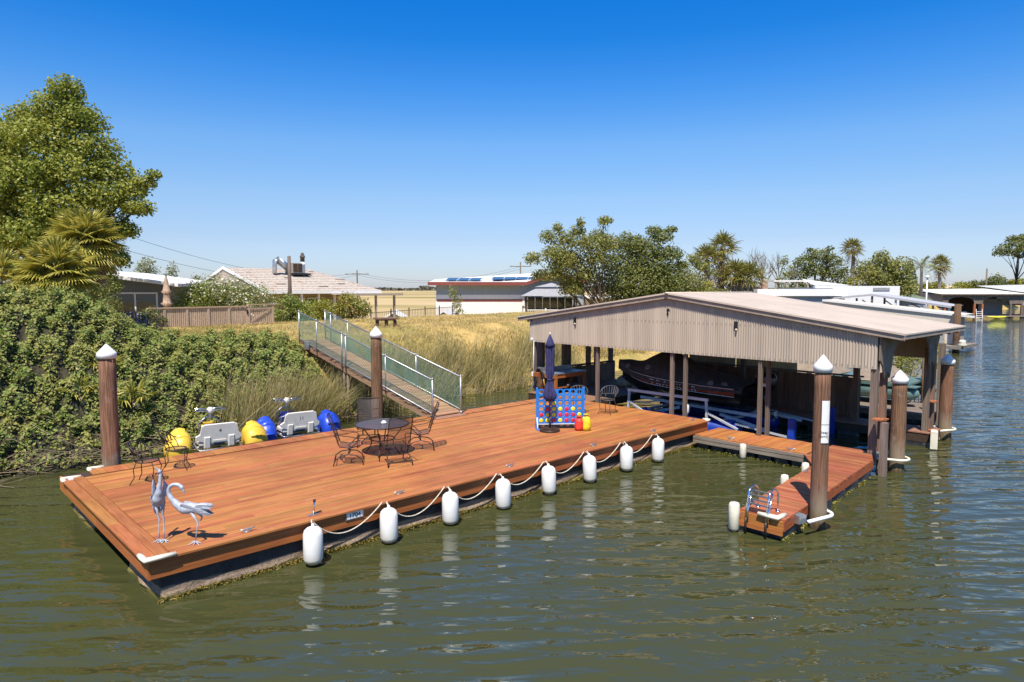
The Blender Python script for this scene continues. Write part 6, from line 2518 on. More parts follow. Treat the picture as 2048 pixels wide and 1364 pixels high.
make_grey_house()
t = thing('patio_umbrella', W(335, 632, 37.0) + Vector((0, 0, -.5)), 0, 'closed beige patio umbrella standing by the grey house window', 'umbrella')
BEIGE = plain('beige_canvas', (0.40, 0.28, 0.20), 0.9, var=0.15, scale=8)
MB().tube([(0, 0, 0), (0, 0, 2.75)], .03, n=6).build('pole', WHITE_TRIM, t)
MB().lathe([(.15, .62), (.26, .66), (.17, 1.05), (.30, 1.18), (.20, 1.24), (.16, 1.7), (.26, 1.82), (.17, 1.88), (.11, 2.3), (.03, 2.75), (0, 2.8)], 20, mod=lambda an, i: 1 + .12 * math.sin(7 * an + i)).build('canopy', BEIGE, t)


# ---- tan slat fence with gate along the lawn
def make_fence():
    A_, B_ = W(330, 668, 30.0), W(497, 657, 33.2)
    A_.z = B_.z = 0
    d = (B_ - A_)
    Lf = d.length
    az = math.atan2(d.y, d.x)
    gz = 2.80
    t = thing('slat_fence', (A_.x, A_.y, gz), az, 'tan picket fence of close vertical slats along the lawn', 'fence')
    x = -0.6
    n = 0
    while x < Lf - .02:
        MB().box(x, x + .062, 0, .022, .06 + random.uniform(-.015, .015), .96).build('slat', FENCE_TAN, t)
        x += .092
        n += 1
    for z in (.16, .80):
        MB().box(-.6, Lf, .024, .07, z, z + .09).build('rail', FENCE_RAIL, t)
    MB().box(-.7, Lf + .05, -.05, .12, .965, 1.02).build('cap_rail', FENCE_RAIL, t)
    for k in range(5):
        xx = Lf * k / 4
        MB().box(xx - .05, xx + .05, -.035, -.002, -.1, .96).build('post', FENCE_TAN, t)
    # the gate
    g = thing('fence_gate', (B_.x, B_.y, gz), az + R(4), 'tan slat gate with a diagonal brace at the fence end', 'gate')
    Wg = 1.45
    x = .1
    while x < Wg - .12:
        MB().box(x, x + .06, 0, .022, .10, .96).build('slat', FENCE_TAN, g)
        x += .115
    for z in (.12, .82):
        MB().box(.08, Wg - .08, -.03, -.002, z, z + .09).build('rail', FENCE_RAIL, g)
    MB().bar((.14, -.02, .2), (Wg - .16, -.02, .84), .03, .08).build('brace', FENCE_RAIL, g)
    for x in (.03, Wg - .03):
        MB().box(x - .055, x + .055, -.04, .07, -.1, 1.04).build('gate_post', FENCE_TAN, g)
    MB().box(.0, Wg + .35, -.06, .1, 1.045, 1.09).build('top_rail', FENCE_RAIL, g)
    MB().box(-.09, -.03, -.07, -.02, .62, .82).build('latch', BLACK, g)
    # older dark picket run to the left, under the tree
    q = thing('picket_fence', (A_.x - .75, A_.y - 0.9, gz + .0), az + R(8), 'short run of dark pickets in shade left of the tan fence', 'fence')
    for k in range(26):
        MB().box(-.14 * k - .06, -.14 * k, 0, .02, .05, .92).build('picket', DARK_WOOD_Y, q)
    for z in (.18, .75):
        MB().box(-3.7, 0, .022, .06, z, z + .08).build('rail', DARK_WOOD, q)


make_fence()


# ---- long house with worn shingle roof
def make_shingle_house():
    g = 1.75
    t = thing('shingle_house', (-12.65, 51.0, g), R(45), 'long low house with patchy worn shingle roof and porch posts', 'house')
    t.scale = (.55, 1.1, 1)
    MB().box(-10.6, 2.2, 1.6, 9.5, -2.0, 2.65).build('wall', TAN_WALL, t)
    # front roof plane rises from the porch eave to the ridge; courses of shingles stepped
    n = 13
    y0, z0, y1, z1 = -.75, 2.72, 5.6, 4.42
    for k in range(n):
        q0, q1 = k / n, (k + 1) / n
        ya, yb = y0 + (y1 - y0) * q0, y0 + (y1 - y0) * q1 + .06
        za, zb = z0 + (z1 - z0) * q0, z0 + (z1 - z0) * q1
        x1 = 5.2 - 4.2 * q0
        MB().add([(-11.4, ya, za + .05), (x1, ya, za + .05), (x1 - .3, yb, zb + .02), (-11.4, yb, zb + .02), (-11.4, ya, za), (x1, ya, za)],
                 [(0, 1, 2, 3), (4, 5, 1, 0)]).build('shingle_course', SHINGLE, t)
    # lifted, missing shingle patches
    for (x, y, w) in ((-3.2, .2, 1.3), (-8.5, .8, 1.3), (.6, .9, 1.0), (-1.8, 3.4, 1.2), (1.7, 2.2, 1.4), (-5.6, 2.6, .9), (.2, 4.6, .8)):
        zz = z0 + (z1 - z0) * (y - y0) / (y1 - y0) + .065
        MB().box(x, x + w, y, y + .28, zz, zz + .02, Matrix.Identity(4)).build('bare_patch', DARK_WOOD, t)
    MB().add([(-11.4, 5.6, 4.44), (.9, 5.6, 4.44), (2.4, 11.5, 2.7), (-11.4, 11.5, 2.7)], [(0, 1, 2, 3)]).build('rear_roof', SHINGLE, t)
    MB().add([(5.2, -.75, 2.76), (1.0, 5.6, 4.44), (2.4, 11.5, 2.7)], [(0, 1, 2)]).build('hip_roof', SHINGLE, t)
    mb = MB()
    mb.prism([(-.7, 2.55), (5.6, 4.30), (11.4, 2.6)], -.04, .04, frame_M((-11.3, 0, 0), (0, 1, 0), (0, 0, 1), (1, 0, 0)))
    mb.build('gable', TAN_WALL, t)
    for (p, q) in (((-11.45, -.85, 2.66), (-11.45, 5.6, 4.42)), ((-11.45, 5.6, 4.42), (-11.45, 11.6, 2.6))):
        MB().bar(p, q, .06, .20).build('bargeboard', WHITE_TRIM, t)
    MB().box(-11.4, 5.25, -.80, -.745, 2.52, 2.74).build('eave_board', WHITE_TRIM, t)
    # porch roof carried past the house on the right
    MB().box(-2.5, 7.2, -1.9, .2, 2.44, 2.50).build('porch_roof', SHINGLE, t)
    MB().box(-2.5, 7.25, -1.95, -1.88, 2.36, 2.52).build('porch_fascia', TAN_WALL, t)
    for x in (-6.6, -4.2, -1.9, .4, 3.2, 6.2):
        MB().box(x - .09, x + .09, -.68 if x < 3 else -1.7, -.50 if x < 3 else -1.52, -1.6, 2.50).build('porch_post', WHITE_TRIM if x < 1 else TAN_WALL, t)
    window(t, Matrix.Translation((-5.6, 1.55, .2)), 2.6, 2.0, div=2, fw=.08)
    window(t, Matrix.Translation((-2.6, 1.55, .2)), 1.8, 2.0, div=1, fw=.08)
    window(t, Matrix.Translation((.6, 1.55, .5)), 1.2, 1.5, div=2, fw=.08)
    # rooftop cooler with duct, chimney pipe
    MB().box(-4.0, -1.4, 2.9, 4.4, 3.92, 4.02).build('cooler_stand', IRON_BLACK, t)
    c = MB().box(-4.0, -2.6, 3.0, 4.2, 4.05, 4.80).build('cooler', plain('cooler_metal', (.33, .29, .25), .6, var=.2), t)
    for k in range(2):
        MB().box(-3.93 + k * .7, -3.30 + k * .7, 2.985, 2.996, 4.12, 4.74).build('louvre_panel', DARK_WOOD, c)
    MB().box(-2.58, -2.15, 3.0, 4.1, 4.05, 4.72).build('cooler_duct_box', GALV, t)
    MB().tube([(-4.02, 3.6, 4.42), (-5.6, 3.6, 5.02)], .30, n=12).build('duct', GALV, t)
    MB().tube([(-5.5, 3.6, 5.0), (-6.0, 3.6, 4.9), (-6.05, 3.6, 4.0)], .25, n=10).build('duct_elbow', GALV, t)
    MB().tube([(-1.9, 3.6, 3.8), (-1.9, 3.6, 4.95)], .22, n=10).build('flue_pipe', WHITE_TRIM, t)
    MB().lathe([(.24, 4.94), (.24, 5.25), (.30, 5.27), (.30, 5.34), (.14, 5.5), (.2, 5.56), (0, 5.66)], 12, M=Matrix.Translation((-1.9, 3.6, 0))).build('flue_cap', POLE, t)
    return t


make_shingle_house()


# ---- white stucco house with red trim and gazebo deck
def make_white_house():
    g = .6
    Y = 74.0
    x0 = W(872, 600, Y).x
    t = thing('stucco_house', (x0, Y, g), R(2), 'white stucco house with dark red eaves and solar panels', 'house')
    MB().box(0, 9.6, 0, 9, -2.2, 3.2).build('lower_wall', STUCCO, t)
    MB().box(.02, 9.4, .06, 9, 3.2, 4.62).build('upper_wall', PALE_GREY, t)
    mb = MB()
    for k in range(30):
        mb.box(.1 + k * .31, .12 + k * .31, .03, .058, 3.35, 4.55)
    tag(mb.build('siding_battens', PALE_GREY, t), kind='stuff')
    MB().box(.0, 9.42, .02, .058, 3.2, 3.32).build('stucco_band', STUCCO, t)
    MB().box(.1, 9.35, -.03, -.002, 2.58, 2.83).build('red_band', RED_TRIM, t)
    # roof: shallow slope away, gable towards the right
    mb = MB()
    mb.add([(-.75, -.9, 4.66), (9.7, -.9, 4.66), (13.0, -.9, 5.85), (13.0, 9.5, 5.95), (-.75, 9.5, 5.1)], [(0, 1, 2, 3, 4)])
    mb.build('roof', WHITE_TRIM, t)
    MB().box(-.8, 9.75, -.96, -.905, 4.34, 4.70).build('red_fascia', RED_TRIM, t)
    MB().bar((9.75, -.93, 4.52), (13.0, -.93, 5.72), .05, .36).build('red_fascia', RED_TRIM, t)
    MB().bar((13.0, -.93, 5.72), (16.4, -.93, 4.55), .05, .34).build('red_fascia', RED_TRIM, t)
    mb = MB()
    mb.add([(13.0, -.9, 5.87), (16.45, -.9, 4.72), (16.45, 9.5, 5.1), (13.0, 9.5, 6.2)], [(0, 1, 2, 3)])
    mb.build('roof', WHITE_TRIM, t)
    mb = MB()
    mb.prism([(9.4, 2.2), (16.0, 2.2), (16.0, 4.5), (13.0, 5.55), (9.4, 4.3)], 0, .06, Matrix.Translation((0, .12, 0)) @ Matrix.Rotation(PI / 2, 4, 'X'))
    mb.build('gable_wall', PALE_GREY, t)
    for (x, w, y) in ((.9, 3.9, 1.5), (6.0, 5.4, 1.8)):
        zz = 4.66 + (y + .9) / 10.4 * .55 + (.1 if x > 5 else 0)
        n = 3 if w < 5 else 4
        for k in range(n):
            pw = w / n
            MB().add([(x + k * pw, y, zz + .10), (x + k * pw + pw - .06, y, zz + .10), (x + k * pw + pw + .2, y + 2.8, zz + .42), (x + k * pw + .26, y + 2.8, zz + .42),
                      (x + k * pw, y, zz + .06), (x + k * pw + pw - .06, y, zz + .06)], [(0, 1, 2, 3), (4, 5, 1, 0)]).build('solar_panel', SOLAR, t)
    # gazebo deck in front of the gable
    MB().box(9.3, 16.5, -3.6, -.1, .62, .78).build('deck', WHITE_TRIM, t)
    for x in (9.5, 12.0, 14.6, 16.3):
        MB().box(x - .08, x + .08, -3.5, -3.34, -1.4, .62).build('deck_post', TAN_WALL, t)
    for k in range(34):
        MB().box(9.4 + k * .21, 9.46 + k * .21, -3.6, -3.55, .90, 1.72).build('baluster', WHITE_TRIM, t)
    for z in (.84, 1.74):
        MB().box(9.3, 16.5, -3.62, -3.53, z, z + .08).build('balustrade_rail', WHITE_TRIM, t)
    for x in (9.35, 11.6, 13.9, 16.4):
        MB().box(x - .07, x + .07, -3.63, -3.5, .78, 1.95).build('newel_post', WHITE_TRIM, t)
    gz = thing('gazebo', t.matrix_world @ Vector((0, 0, 0)), 0, 'dark gazebo with two tier grey roof on the white house deck', 'gazebo')
    gz.location = Vector((x0 + 12.3, Y - 1.9, g + .78))
    for x in (-2.6, 2.6):
        for y in (-1.3, 1.2):
            MB().box(x - .09, x + .09, y - .09, y + .09, 0, 2.5).build('post', plain('gazebo_brown', (0.05, 0.035, 0.028), .7), gz)
        for s in (-1, 1):
            if -2.7 < x + s * .7 < 2.7:
                MB().bar((x, -1.3, 1.8), (x + s * .7, -1.3, 2.45), .08, .08).build('brace', plain('gazebo_brown', (0.05, 0.035, 0.028), .7), gz)
    ro = MB()
    ro.add([(-3.1, -1.8, 2.45), (3.1, -1.8, 2.45), (3.1, 1.6, 2.45), (-3.1, 1.6, 2.45), (-1.5, -.5, 3.25), (1.5, -.5, 3.25), (1.5, .4, 3.25), (-1.5, .4, 3.25)], [(0, 1, 5, 4), (1, 2, 6, 5), (2, 3, 7, 6), (3, 0, 4, 7), (4, 5, 6, 7), (3, 2, 1, 0)])
    ro.build('roof', SHINGLE_GREY, gz)
    ro = MB()
    ro.add([(-1.7, -.7, 3.38), (1.7, -.7, 3.38), (1.7, .6, 3.38), (-1.7, .6, 3.38), (0, 0, 3.8), (0.1, 0, 3.8)], [(0, 1, 5, 4), (1, 2, 5), (2, 3, 4, 5), (3, 0, 4), (3, 2, 1, 0)])
    ro.build('vent_roof', SHINGLE_GREY, gz)
    MB().box(-2.4, 2.4, 1.24, 1.28, .1, 2.3).build('rear_screen', GLASS, gz)
    for k in range(7):
        MB().box(-2.4 + k * .8 - .04, -2.4 + k * .8 + .04, 1.18, 1.235, .1, 2.3).build('screen_bar', WHITE_TRIM, gz)
    MB().lathe([(.9, 0), (1.0, .3), (.8, .62), (.3, .8), (0, .82)], 14, M=Matrix.Translation((-.2, .2, 0))).build('covered_grill', BLACK, gz)
    # pale wing further right, glimpsed behind the tree
    w = thing('pale_outbuilding', (W(1190, 600, 78).x, 78, .4), R(4), 'pale low building glimpsed through the tree trunks', 'building')
    MB().box(-6, 6, 0, 6, -1.5, 3.1).build('wall', STUCCO, w)
    MB().box(-6.4, 6.4, -.6, 6.4, 3.1, 3.3).build('roof', WHITE_TRIM, w)
    window(w, Matrix.Translation((-2.0, -.03, 1.0)), 1.6, 1.3, div=2)
    window(w, Matrix.Translation((2.2, -.03, 1.0)), 1.6, 1.3, div=2)
    return t


make_white_house()

# ---- low sheds and iron fence in the dip between the houses
for (px, Y, w, lb, rz_, cat) in ((788, 63, 3.3, 'small grey gabled shed behind the iron fence, on the left', .12, 'shed'), (888, 66, 2.6, 'small grey gabled shed beside the white house wall', -.05, 'shed')):
    p = W(px, 640, Y)
    t = thing('garden_shed', (p.x, Y, -.2), rz_, lb, cat, 'sheds behind the iron fence')
    MB().box(-w / 2, w / 2, 0, 5, -1, 1.55).build('wall', SHINGLE_GREY, t)
    mb = MB()
    mb.prism([(-w / 2, 1.55), (w / 2, 1.55), (0, 2.55)], -.02, .03, Matrix.Rotation(PI / 2, 4, 'X'))
    mb.build('gable', SHINGLE_GREY, t)
    for s in (-1, 1):
        MB().add([(0, -.35, 2.72), (s * (w / 2 + .35), -.35, 1.50), (s * (w / 2 + .35), 5.4, 1.50), (0, 5.4, 2.72), (0, -.35, 2.55), (s * (w / 2 + .35), -.35, 1.36)],
                 [(0, 1, 2, 3) if s > 0 else (3, 2, 1, 0), (0, 4, 5, 1)]).build('roof', WHITE_TRIM, t)
p, q = W(742, 640, 44), W(905, 640, 58)
t = thing('iron_fence', (p.x, p.y, 2.0), math.atan2(q.y - p.y, q.x - p.x), 'thin black iron bar fence crossing behind the bench', 'fence')
Lf = math.hypot(q.x - p.x, q.y - p.y)
mb = MB()
x = 0
while x < Lf:
    MB().tube([(x, 0, -1.2), (x, 0, 1.12)], .014, n=4).build('bar', IRON_BLACK, t)
    x += .28
for z in (.15, 1.06):
    MB().bar((0, 0, z), (Lf, 0, z), .03, .03).build('rail', IRON_BLACK, t)
for k in range(6):
    MB().bar((Lf * k / 5, 0, -1.2), (Lf * k / 5, 0, 1.25), .06, .06).build('post', IRON_BLACK, t)

# ---- garden bench on the lawn
p = W(772, 655, 33.6)
t = thing('lawn_bench', (p.x, p.y, float(ground(p.x, p.y)) - .02), R(8), 'low timber bench on three stout legs on the dry lawn', 'bench')
MB().box(-.62, .62, -.20, .20, .40, .48, c=.015).build('seat', plain('bench_timber', (.16, .095, .06), .85, var=.2), t)
MB().box(-.50, .50, -.14, .14, .335, .398).build('beam', plain('bench_timber', (.16, .095, .06), .85, var=.2), t)
for x in (-.42, .02, .44):
    MB().lathe([(.085, 0), (.085, .33), (0, .335)], 10, M=Matrix.Translation((x, 0, 0))).build('leg', plain('bench_timber', (.16, .095, .06), .85, var=.2), t)

# ------------------------------------------------------------------ trees
COTTON = leafy('cottonwood_leaf', [(0.030, 0.050, 0.008), (0.065, 0.085, 0.012), (0.11, 0.125, 0.02), (0.17, 0.17, 0.035), (0.085, 0.10, 0.016)], trans=.35, rough=.4, patch=(0.15, 0.15, 0.028), pscale=.35, gain=2.6)
DARK_TREE = leafy('dark_tree_leaf', [(0.030, 0.042, 0.012), (0.06, 0.072, 0.018), (0.095, 0.105, 0.030), (0.13, 0.13, 0.042)], trans=.25)
OLIVE = leafy('olive_tree_leaf', [(0.05, 0.062, 0.014), (0.095, 0.105, 0.026), (0.15, 0.15, 0.042), (0.19, 0.18, 0.06)], trans=.3, patch=(0.13, 0.125, 0.03), pscale=.3)
BRIGHT = leafy('bright_bush_leaf', [(0.06, 0.08, 0.008), (0.12, 0.14, 0.014), (0.19, 0.19, 0.025), (0.24, 0.21, 0.04)], trans=.3, patch=(0.18, 0.16, 0.03), pscale=.5, gain=1.8)
GREY_LEAF = leafy('grey_green_leaf', [(0.08, 0.095, 0.045), (0.14, 0.155, 0.08), (0.20, 0.21, 0.12), (0.27, 0.27, 0.17)], trans=.3)

big = [(.9, 0, 12.0, .9, 1.1, .9), (.2, .2, 11.2, 1.3, 1.4, 1.0), (1.6, 0, 10.6, 1.2, 1.4, 1.0), (-1.2, .3, 10.7, 1.2, 1.3, .9), (-.2, -.4, 9.6, 1.9, 1.9, 1.2), (2.0, 0, 9.2, 1.5, 1.6, 1.0), (-2.5, .2, 10.0, 1.2, 1.3, .9), (-2.6, 0, 8.6, 1.7, 1.7, 1.2),
       (1.2, -.8, 8.0, 2.0, 1.8, 1.2), (2.9, .2, 8.1, 1.3, 1.4, .8), (-1.0, -.9, 7.6, 2.1, 1.8, 1.3), (3.9, 0, 7.2, 1.0, 1.0, .6), (4.6, .1, 7.6, .7, .7, .4), (5.2, 0, 7.95, .45, .45, .28), (2.7, -.6, 6.7, 1.7, 1.6, 1.0), (4.4, -.2, 6.3, .9, .9, .5),
       (.8, -1.0, 6.2, 1.9, 1.7, 1.2), (-2.8, -.5, 6.6, 2.0, 1.8, 1.4), (3.4, -.3, 5.4, 1.4, 1.3, .8), (4.6, 0, 5.2, .8, .8, .5), (1.9, -.6, 4.9, 1.7, 1.5, 1.0), (-.6, -1, 4.9, 2.0, 1.7, 1.2), (-3.0, -.4, 4.8, 2.0, 1.8, 1.3), (3.1, -.2, 4.0, 1.3, 1.2, .8),
       (4.0, 0, 3.7, .7, .7, .5), (2.5, -.4, 3.0, 1.2, 1.1, .8), (1.6, -.4, 2.2, 1.2, 1.1, .8), (3.2, -.2, 2.4, .9, .8, .6), (-4.6, .2, 8.0, 1.6, 1.6, 1.3), (-5.0, .3, 6.0, 1.9, 1.7, 1.4), (-4.2, .3, 9.6, 1.1, 1.2, .9), (-5.8, .3, 4.2, 1.8, 1.6, 1.3)]
X = far(125, 36)
make_tree('cottonwood_tree', 'tall bushy cottonwood towering over the palms at the left', 'tree', X, 36, 13, [(x * (1 if z > 5.5 or x < 1 else .78), y, z * 1.035, a * .9, b, c * .9) for x, y, z, a, b, c in big], COTTON, per_area=135, size=.155, trunk_r=.42, aspect=.85, z0=2.4, fork=.25, depth=.65, small=1)
make_tree('silver_tree', 'greyish tree at the left picture edge behind the cottonwood', 'tree', far(-20, 41), 41, 12, dome_blobs(6, 5, 13.3, 16, seed=4), GREY_LEAF, per_area=45, size=.2, trunk_r=.3, z0=2.2)
# shade shrubs below it
make_tree('dark_shrub', 'dark green shrub in the shade under the cottonwood beside the window', 'shrub', far(185, 33), 33, 3, dome_blobs(2.6, .2, 3.0, 12, seed=5, r=.33), DARK_TREE, per_area=70, size=.14, trunk_r=.08, z0=2.6)
make_tree('flowering_shrub', 'dark shrub with mauve flower spikes in front of the fence', 'shrub', far(297, 29.5), 29.5, 1.2, dome_blobs(1.5, .1, 1.25, 9, seed=6, r=.34), DARK_TREE, per_area=120, size=.10, trunk_r=.04, z0=2.75)
fl = bpy.data.objects[-1] if False else None
mb = MB()
t = thing('lavender_clump', (far(272, 29.0), 29.0, 2.75), 0, 'low clump of mauve flower spikes at the dark shrub foot', 'flowers')
for k in range(60):
    x, y = random.gauss(0, .28), random.gauss(0, .18)
    MB_ = mb.tube([(x, y, 0), (x + random.gauss(0, .06), y, random.uniform(.5, .95))], [.012, .022], n=4)
mb.build('spikes', plain('mauve_flower', (0.30, 0.26, 0.27), .8, var=.3), t)

# oleander hedge with cream flowers
OLE = leafy('oleander_leaf', [(0.045, 0.07, 0.012), (0.085, 0.11, 0.02), (0.14, 0.15, 0.032)], trans=.25, patch=(0.13, 0.13, 0.03), pscale=.6)
FLOWER = leafy('cream_flower', [(0.62, 0.58, 0.44), (0.75, 0.72, 0.60), (0.70, 0.62, 0.42)], trans=.2)
t = make_tree('oleander_hedge', 'broad green oleander hedge dotted with cream flowers behind the fence', 'hedge', far(440, 39), 39, 3, [(x, random.uniform(-.5, .5), z, 1.15, 1.0, .9) for x, z in ((-2.1, .7), (-1.9, 1.5), (-1.2, .9), (-1.1, 1.95), (-.4, .9), (-.2, 2.1), (.9, .9), (1.1, 1.95), (2.1, .8), (2.2, 1.6), (-1.6, 1.2), (.3, 1.5))], OLE, per_area=100, size=.15, trunk_r=.06, aspect=.35, z0=2.5)
V, F = blob_leaves([(x, -.2, z, .8, .9, .75) for x, z in ((.2, 2.4), (1.0, 2.3), (1.9, 1.9), (2.4, 1.4), (1.3, 1.4), (.6, 1.9), (2.3, .8), (-.6, 2.0), (1.8, 1.0))], 20, .12, 1.0, .3)
arr_mesh('flowers', V, F, FLOWER, t)
make_tree('garden_bush', 'dark green rounded bush right of the fence gate', 'bush', far(585, 36.5), 36.5, 2, dome_blobs(2.9, -.1, 1.75, 12, seed=8, r=.34), OLE, per_area=100, size=.13, trunk_r=.05, z0=2.7)
make_tree('garden_bush', 'yellow green spiky bush in front of the porch posts', 'bush', far(638, 39), 39, 2, dome_blobs(3.4, .0, 1.95, 13, seed=9, r=.33), BRIGHT, per_area=100, size=.14, trunk_r=.05, z0=2.6)
make_tree('garden_bush', 'rounded glossy bush at the porch end behind the gangway', 'bush', far(704, 40), 40, 2, dome_blobs(2.3, .0, 2.35, 12, seed=10, r=.36), leafy('glossy_leaf', [(0.04, 0.055, 0.008), (0.09, 0.10, 0.014), (0.16, 0.14, 0.025)], trans=.2, patch=(0.19, 0.14, 0.03), pscale=1.2), per_area=110, size=.13, trunk_r=.06, z0=2.5)
make_tree('garden_sapling', 'thin upright sapling against the white house wall', 'sapling', far(914, 62), 62, 4, [(random.gauss(0, .25), random.gauss(0, .2), .7 + .42 * k, .48, .45, .5) for k in range(8)], OLIVE, per_area=30, size=.2, trunk_r=.05, z0=.9)
make_tree('garden_bush', 'little dark bush at the foot of the white house', 'bush', far(955, 60), 60, 1, dome_blobs(1.6, .5, 1.6, 6, seed=12, r=.4), DARK_TREE, per_area=50, size=.16, trunk_r=.03, z0=1.0)
make_tree('distant_tree', 'pale loose tree beyond the grey house, left of the wires', 'tree', far(312, 72), 72, 8, dome_blobs(5.6, 2.0, 9.2, 15, seed=13, r=.27), GREY_LEAF, per_area=30, size=.26, trunk_r=.16, z0=.2, depth=.7)
make_tree('distant_tree', 'small green tree right of the pale loose tree behind the hedge', 'tree', far(368, 66), 66, 5, dome_blobs(4.6, 1.0, 5.4, 11, seed=14, r=.3), OLIVE, per_area=34, size=.24, trunk_r=.12, z0=.4)
make_tree('distant_tree', 'pointed little tree beside the white gable end', 'tree', far(402, 60), 60, 5, dome_blobs(2.6, 1.2, 5.4, 9, seed=15, r=.34, taper=.4), OLIVE, per_area=40, size=.22, trunk_r=.1, z0=.6)
make_tree('distant_tree', 'round dry treetop showing above the solar panels', 'tree', far(925, 100), 100, 6, dome_blobs(7, 2.5, 7.5, 10, seed=16, r=.3), OLIVE, per_area=14, size=.4, trunk_r=.2, z0=-1)
# middle trees over the boathouse ridge
mid = [(-6.2, 0, 7.2, .9, .9, .6), (-5.5, 0, 5.6, .95, .9, .6), (-4.9, 0, 9.2, .75, .8, .7), (-4.4, 0, 7.6, 1.2, 1.2, .9), (-3.9, 0, 10.0, .55, .6, .6), (-3.2, 0, 8.9, 1.2, 1.1, .9), (-4.0, 0, 5.9, 1.4, 1.2, 1.1), (-2.5, 0, 7.2, 1.5, 1.3, 1.2), (-2.0, 0, 9.7, .8, .8, .7), (-1.8, 0, 10.5, .45, .5, .5), (-1.3, 0, 8.6, 1.2, 1.2, 1.0),
       (-1.2, 0, 5.8, 1.6, 1.4, 1.3), (-2.6, 0, 4.3, 1.2, 1.2, .9), (.2, .4, 9.4, .9, .9, .8), (.4, .4, 10.6, .6, .7, .6), (1.0, .4, 10.9, .5, .5, .4), (-.2, .4, 7.4, 1.4, 1.3, 1.2), (-3.4, 0, 7.0, 1.3, 1.2, 1.1), (.6, 0, 8.6, 1.2, 1.2, .9), (-2.2, 0, 4.9, 1.5, 1.3, 1.1)]
make_tree('locust_tree', 'airy many stemmed tree left of the boathouse ridge', 'tree', far(1195, 60), 60, 10, [(x * .92, y + random.uniform(-1.2, 1.2), z * .92, a * .92, b, c * .92) for x, y, z, a, b, c in mid], OLIVE, per_area=62, size=.26, trunk_r=.16, aspect=.42, z0=.7, fork=.18, depth=.75, trunks=3, small=1)
mid2 = [(0, 0, 8.4, 1.5, 1.4, 1.0), (1.4, 0, 7.8, 1.6, 1.5, 1.2), (-.3, 0, 6.5, 1.9, 1.6, 1.4), (2.1, 0, 6.2, 1.9, 1.6, 1.4), (.8, -.5, 4.8, 2.2, 1.8, 1.6), (-1.5, 0, 4.5, 1.8, 1.5, 1.4), (2.9, 0, 9.0, .9, .9, .7), (3.6, 0, 9.7, .5, .6, .35), (2.2, 0, 9.6, .7, .7, .5), (3.4, 0, 7.4, 1.2, 1.2, .8), (3.3, 0, 4.6, 1.9, 1.6, 1.4), (0, 0, 3.0, 2.0, 1.5, 1.2), (2.6, 0, 2.9, 2.0, 1.6, 1.3), (4.5, 0, 6.4, .6, .6, .4)]
make_tree('locust_tree', 'dense dark tree rising straight behind the boathouse ridge', 'tree', far(1252, 62), 62, 9, [(x * 1.1, y, z * .96, a * 1.1, b, c * .98) for x, y, z, a, b, c in mid2], leafy('locust_dark_leaf', [(0.035, 0.048, 0.012), (0.07, 0.085, 0.02), (0.11, 0.12, 0.03), (0.145, 0.14, 0.045)], trans=.3), per_area=75, size=.25, trunk_r=.2, aspect=.45, z0=.7, fork=.2, depth=.6)
mid3 = [(-1, 0, 4.8, 1.7, 1.5, 1.3), (.8, 0, 5.2, 1.6, 1.5, 1.1), (2.2, 0, 4.6, 1.6, 1.5, 1.0), (1.2, 0, 3.2, 2.2, 1.8, 1.3), (-.9, 0, 2.9, 2.0, 1.6, 1.3), (3.3, 0, 3.2, 1.6, 1.4, 1.0), (3.4, 0, 5.8, .8, .8, .5), (2.6, 0, 6.5, .8, .8, .6), (4.4, 0, 5.3, .5, .5, .4), (4.9, 0, 3.0, 1.2, 1.2, .9)]
make_tree('bushy_tree', 'lower bushy tree with feathery right edge beside the dense dark one', 'tree', far(1330, 64), 64, 6, mid3, OLIVE, per_area=46, size=.25, trunk_r=.15, aspect=.45, z0=.9, fork=.25, depth=.6)
make_tree('bushy_tree', 'yellow green shrub mass left of the shaggy palms', 'tree', far(1400, 70), 70, 4, dome_blobs(5.2, .4, 4.6, 11, seed=22, r=.32), BRIGHT, per_area=36, size=.26, trunk_r=.1, z0=1.0)

# row of trees beyond the boathouse roof
make_tree('oak_tree', 'round dark oak beyond the white flat roofed building', 'tree', far(1632, 95), 95, 9, [(0, 0, 8.8, 2.0, 2, 1.0), (-2.0, 0, 7.8, 1.6, 1.6, 1.0), (1.8, 0, 8.0, 1.6, 1.6, 1.0), (-2.6, 0, 6.2, 1.4, 1.4, .9), (-.5, 0, 6.8, 1.8, 1.7, 1.0), (1.6, 0, 6.4, 1.7, 1.6, 1.0), (3.4, 0, 5.4, 1.3, 1.3, .9), (-2.9, 0, 4.7, 1.2, 1.2, .8), (3.6, 0, 6.7, .8, .8, .5), (.4, 0, 4.7, 1.5, 1.3, .9), (-1.2, 0, 9.6, .5, .5, .3), (1.5, 0, 9.8, .5, .5, .35)], DARK_TREE, per_area=30, size=.32, trunk_r=.28, z0=.4, fork=.35)
make_tree('shade_tree', 'wide olive green tree right of the single fan palm', 'tree', far(1755, 92), 92, 8, dome_blobs(8.0, .8, 9.2, 20, seed=24, r=.27), OLIVE, per_area=26, size=.34, trunk_r=.22, z0=.6)
make_tree('shade_tree', 'pale green tree low between the oak and the wide olive tree', 'tree', far(1690, 88), 88, 5, dome_blobs(4.4, .6, 6.0, 11, seed=25, r=.3), BRIGHT, per_area=26, size=.32, trunk_r=.15, z0=.6)
make_tree('shade_tree', 'low green tree in front of the bare trees', 'tree', far(1570, 92), 92, 5, dome_blobs(7.2, .4, 5.0, 14, seed=26, r=.28), OLIVE, per_area=26, size=.33, trunk_r=.15, z0=.6)
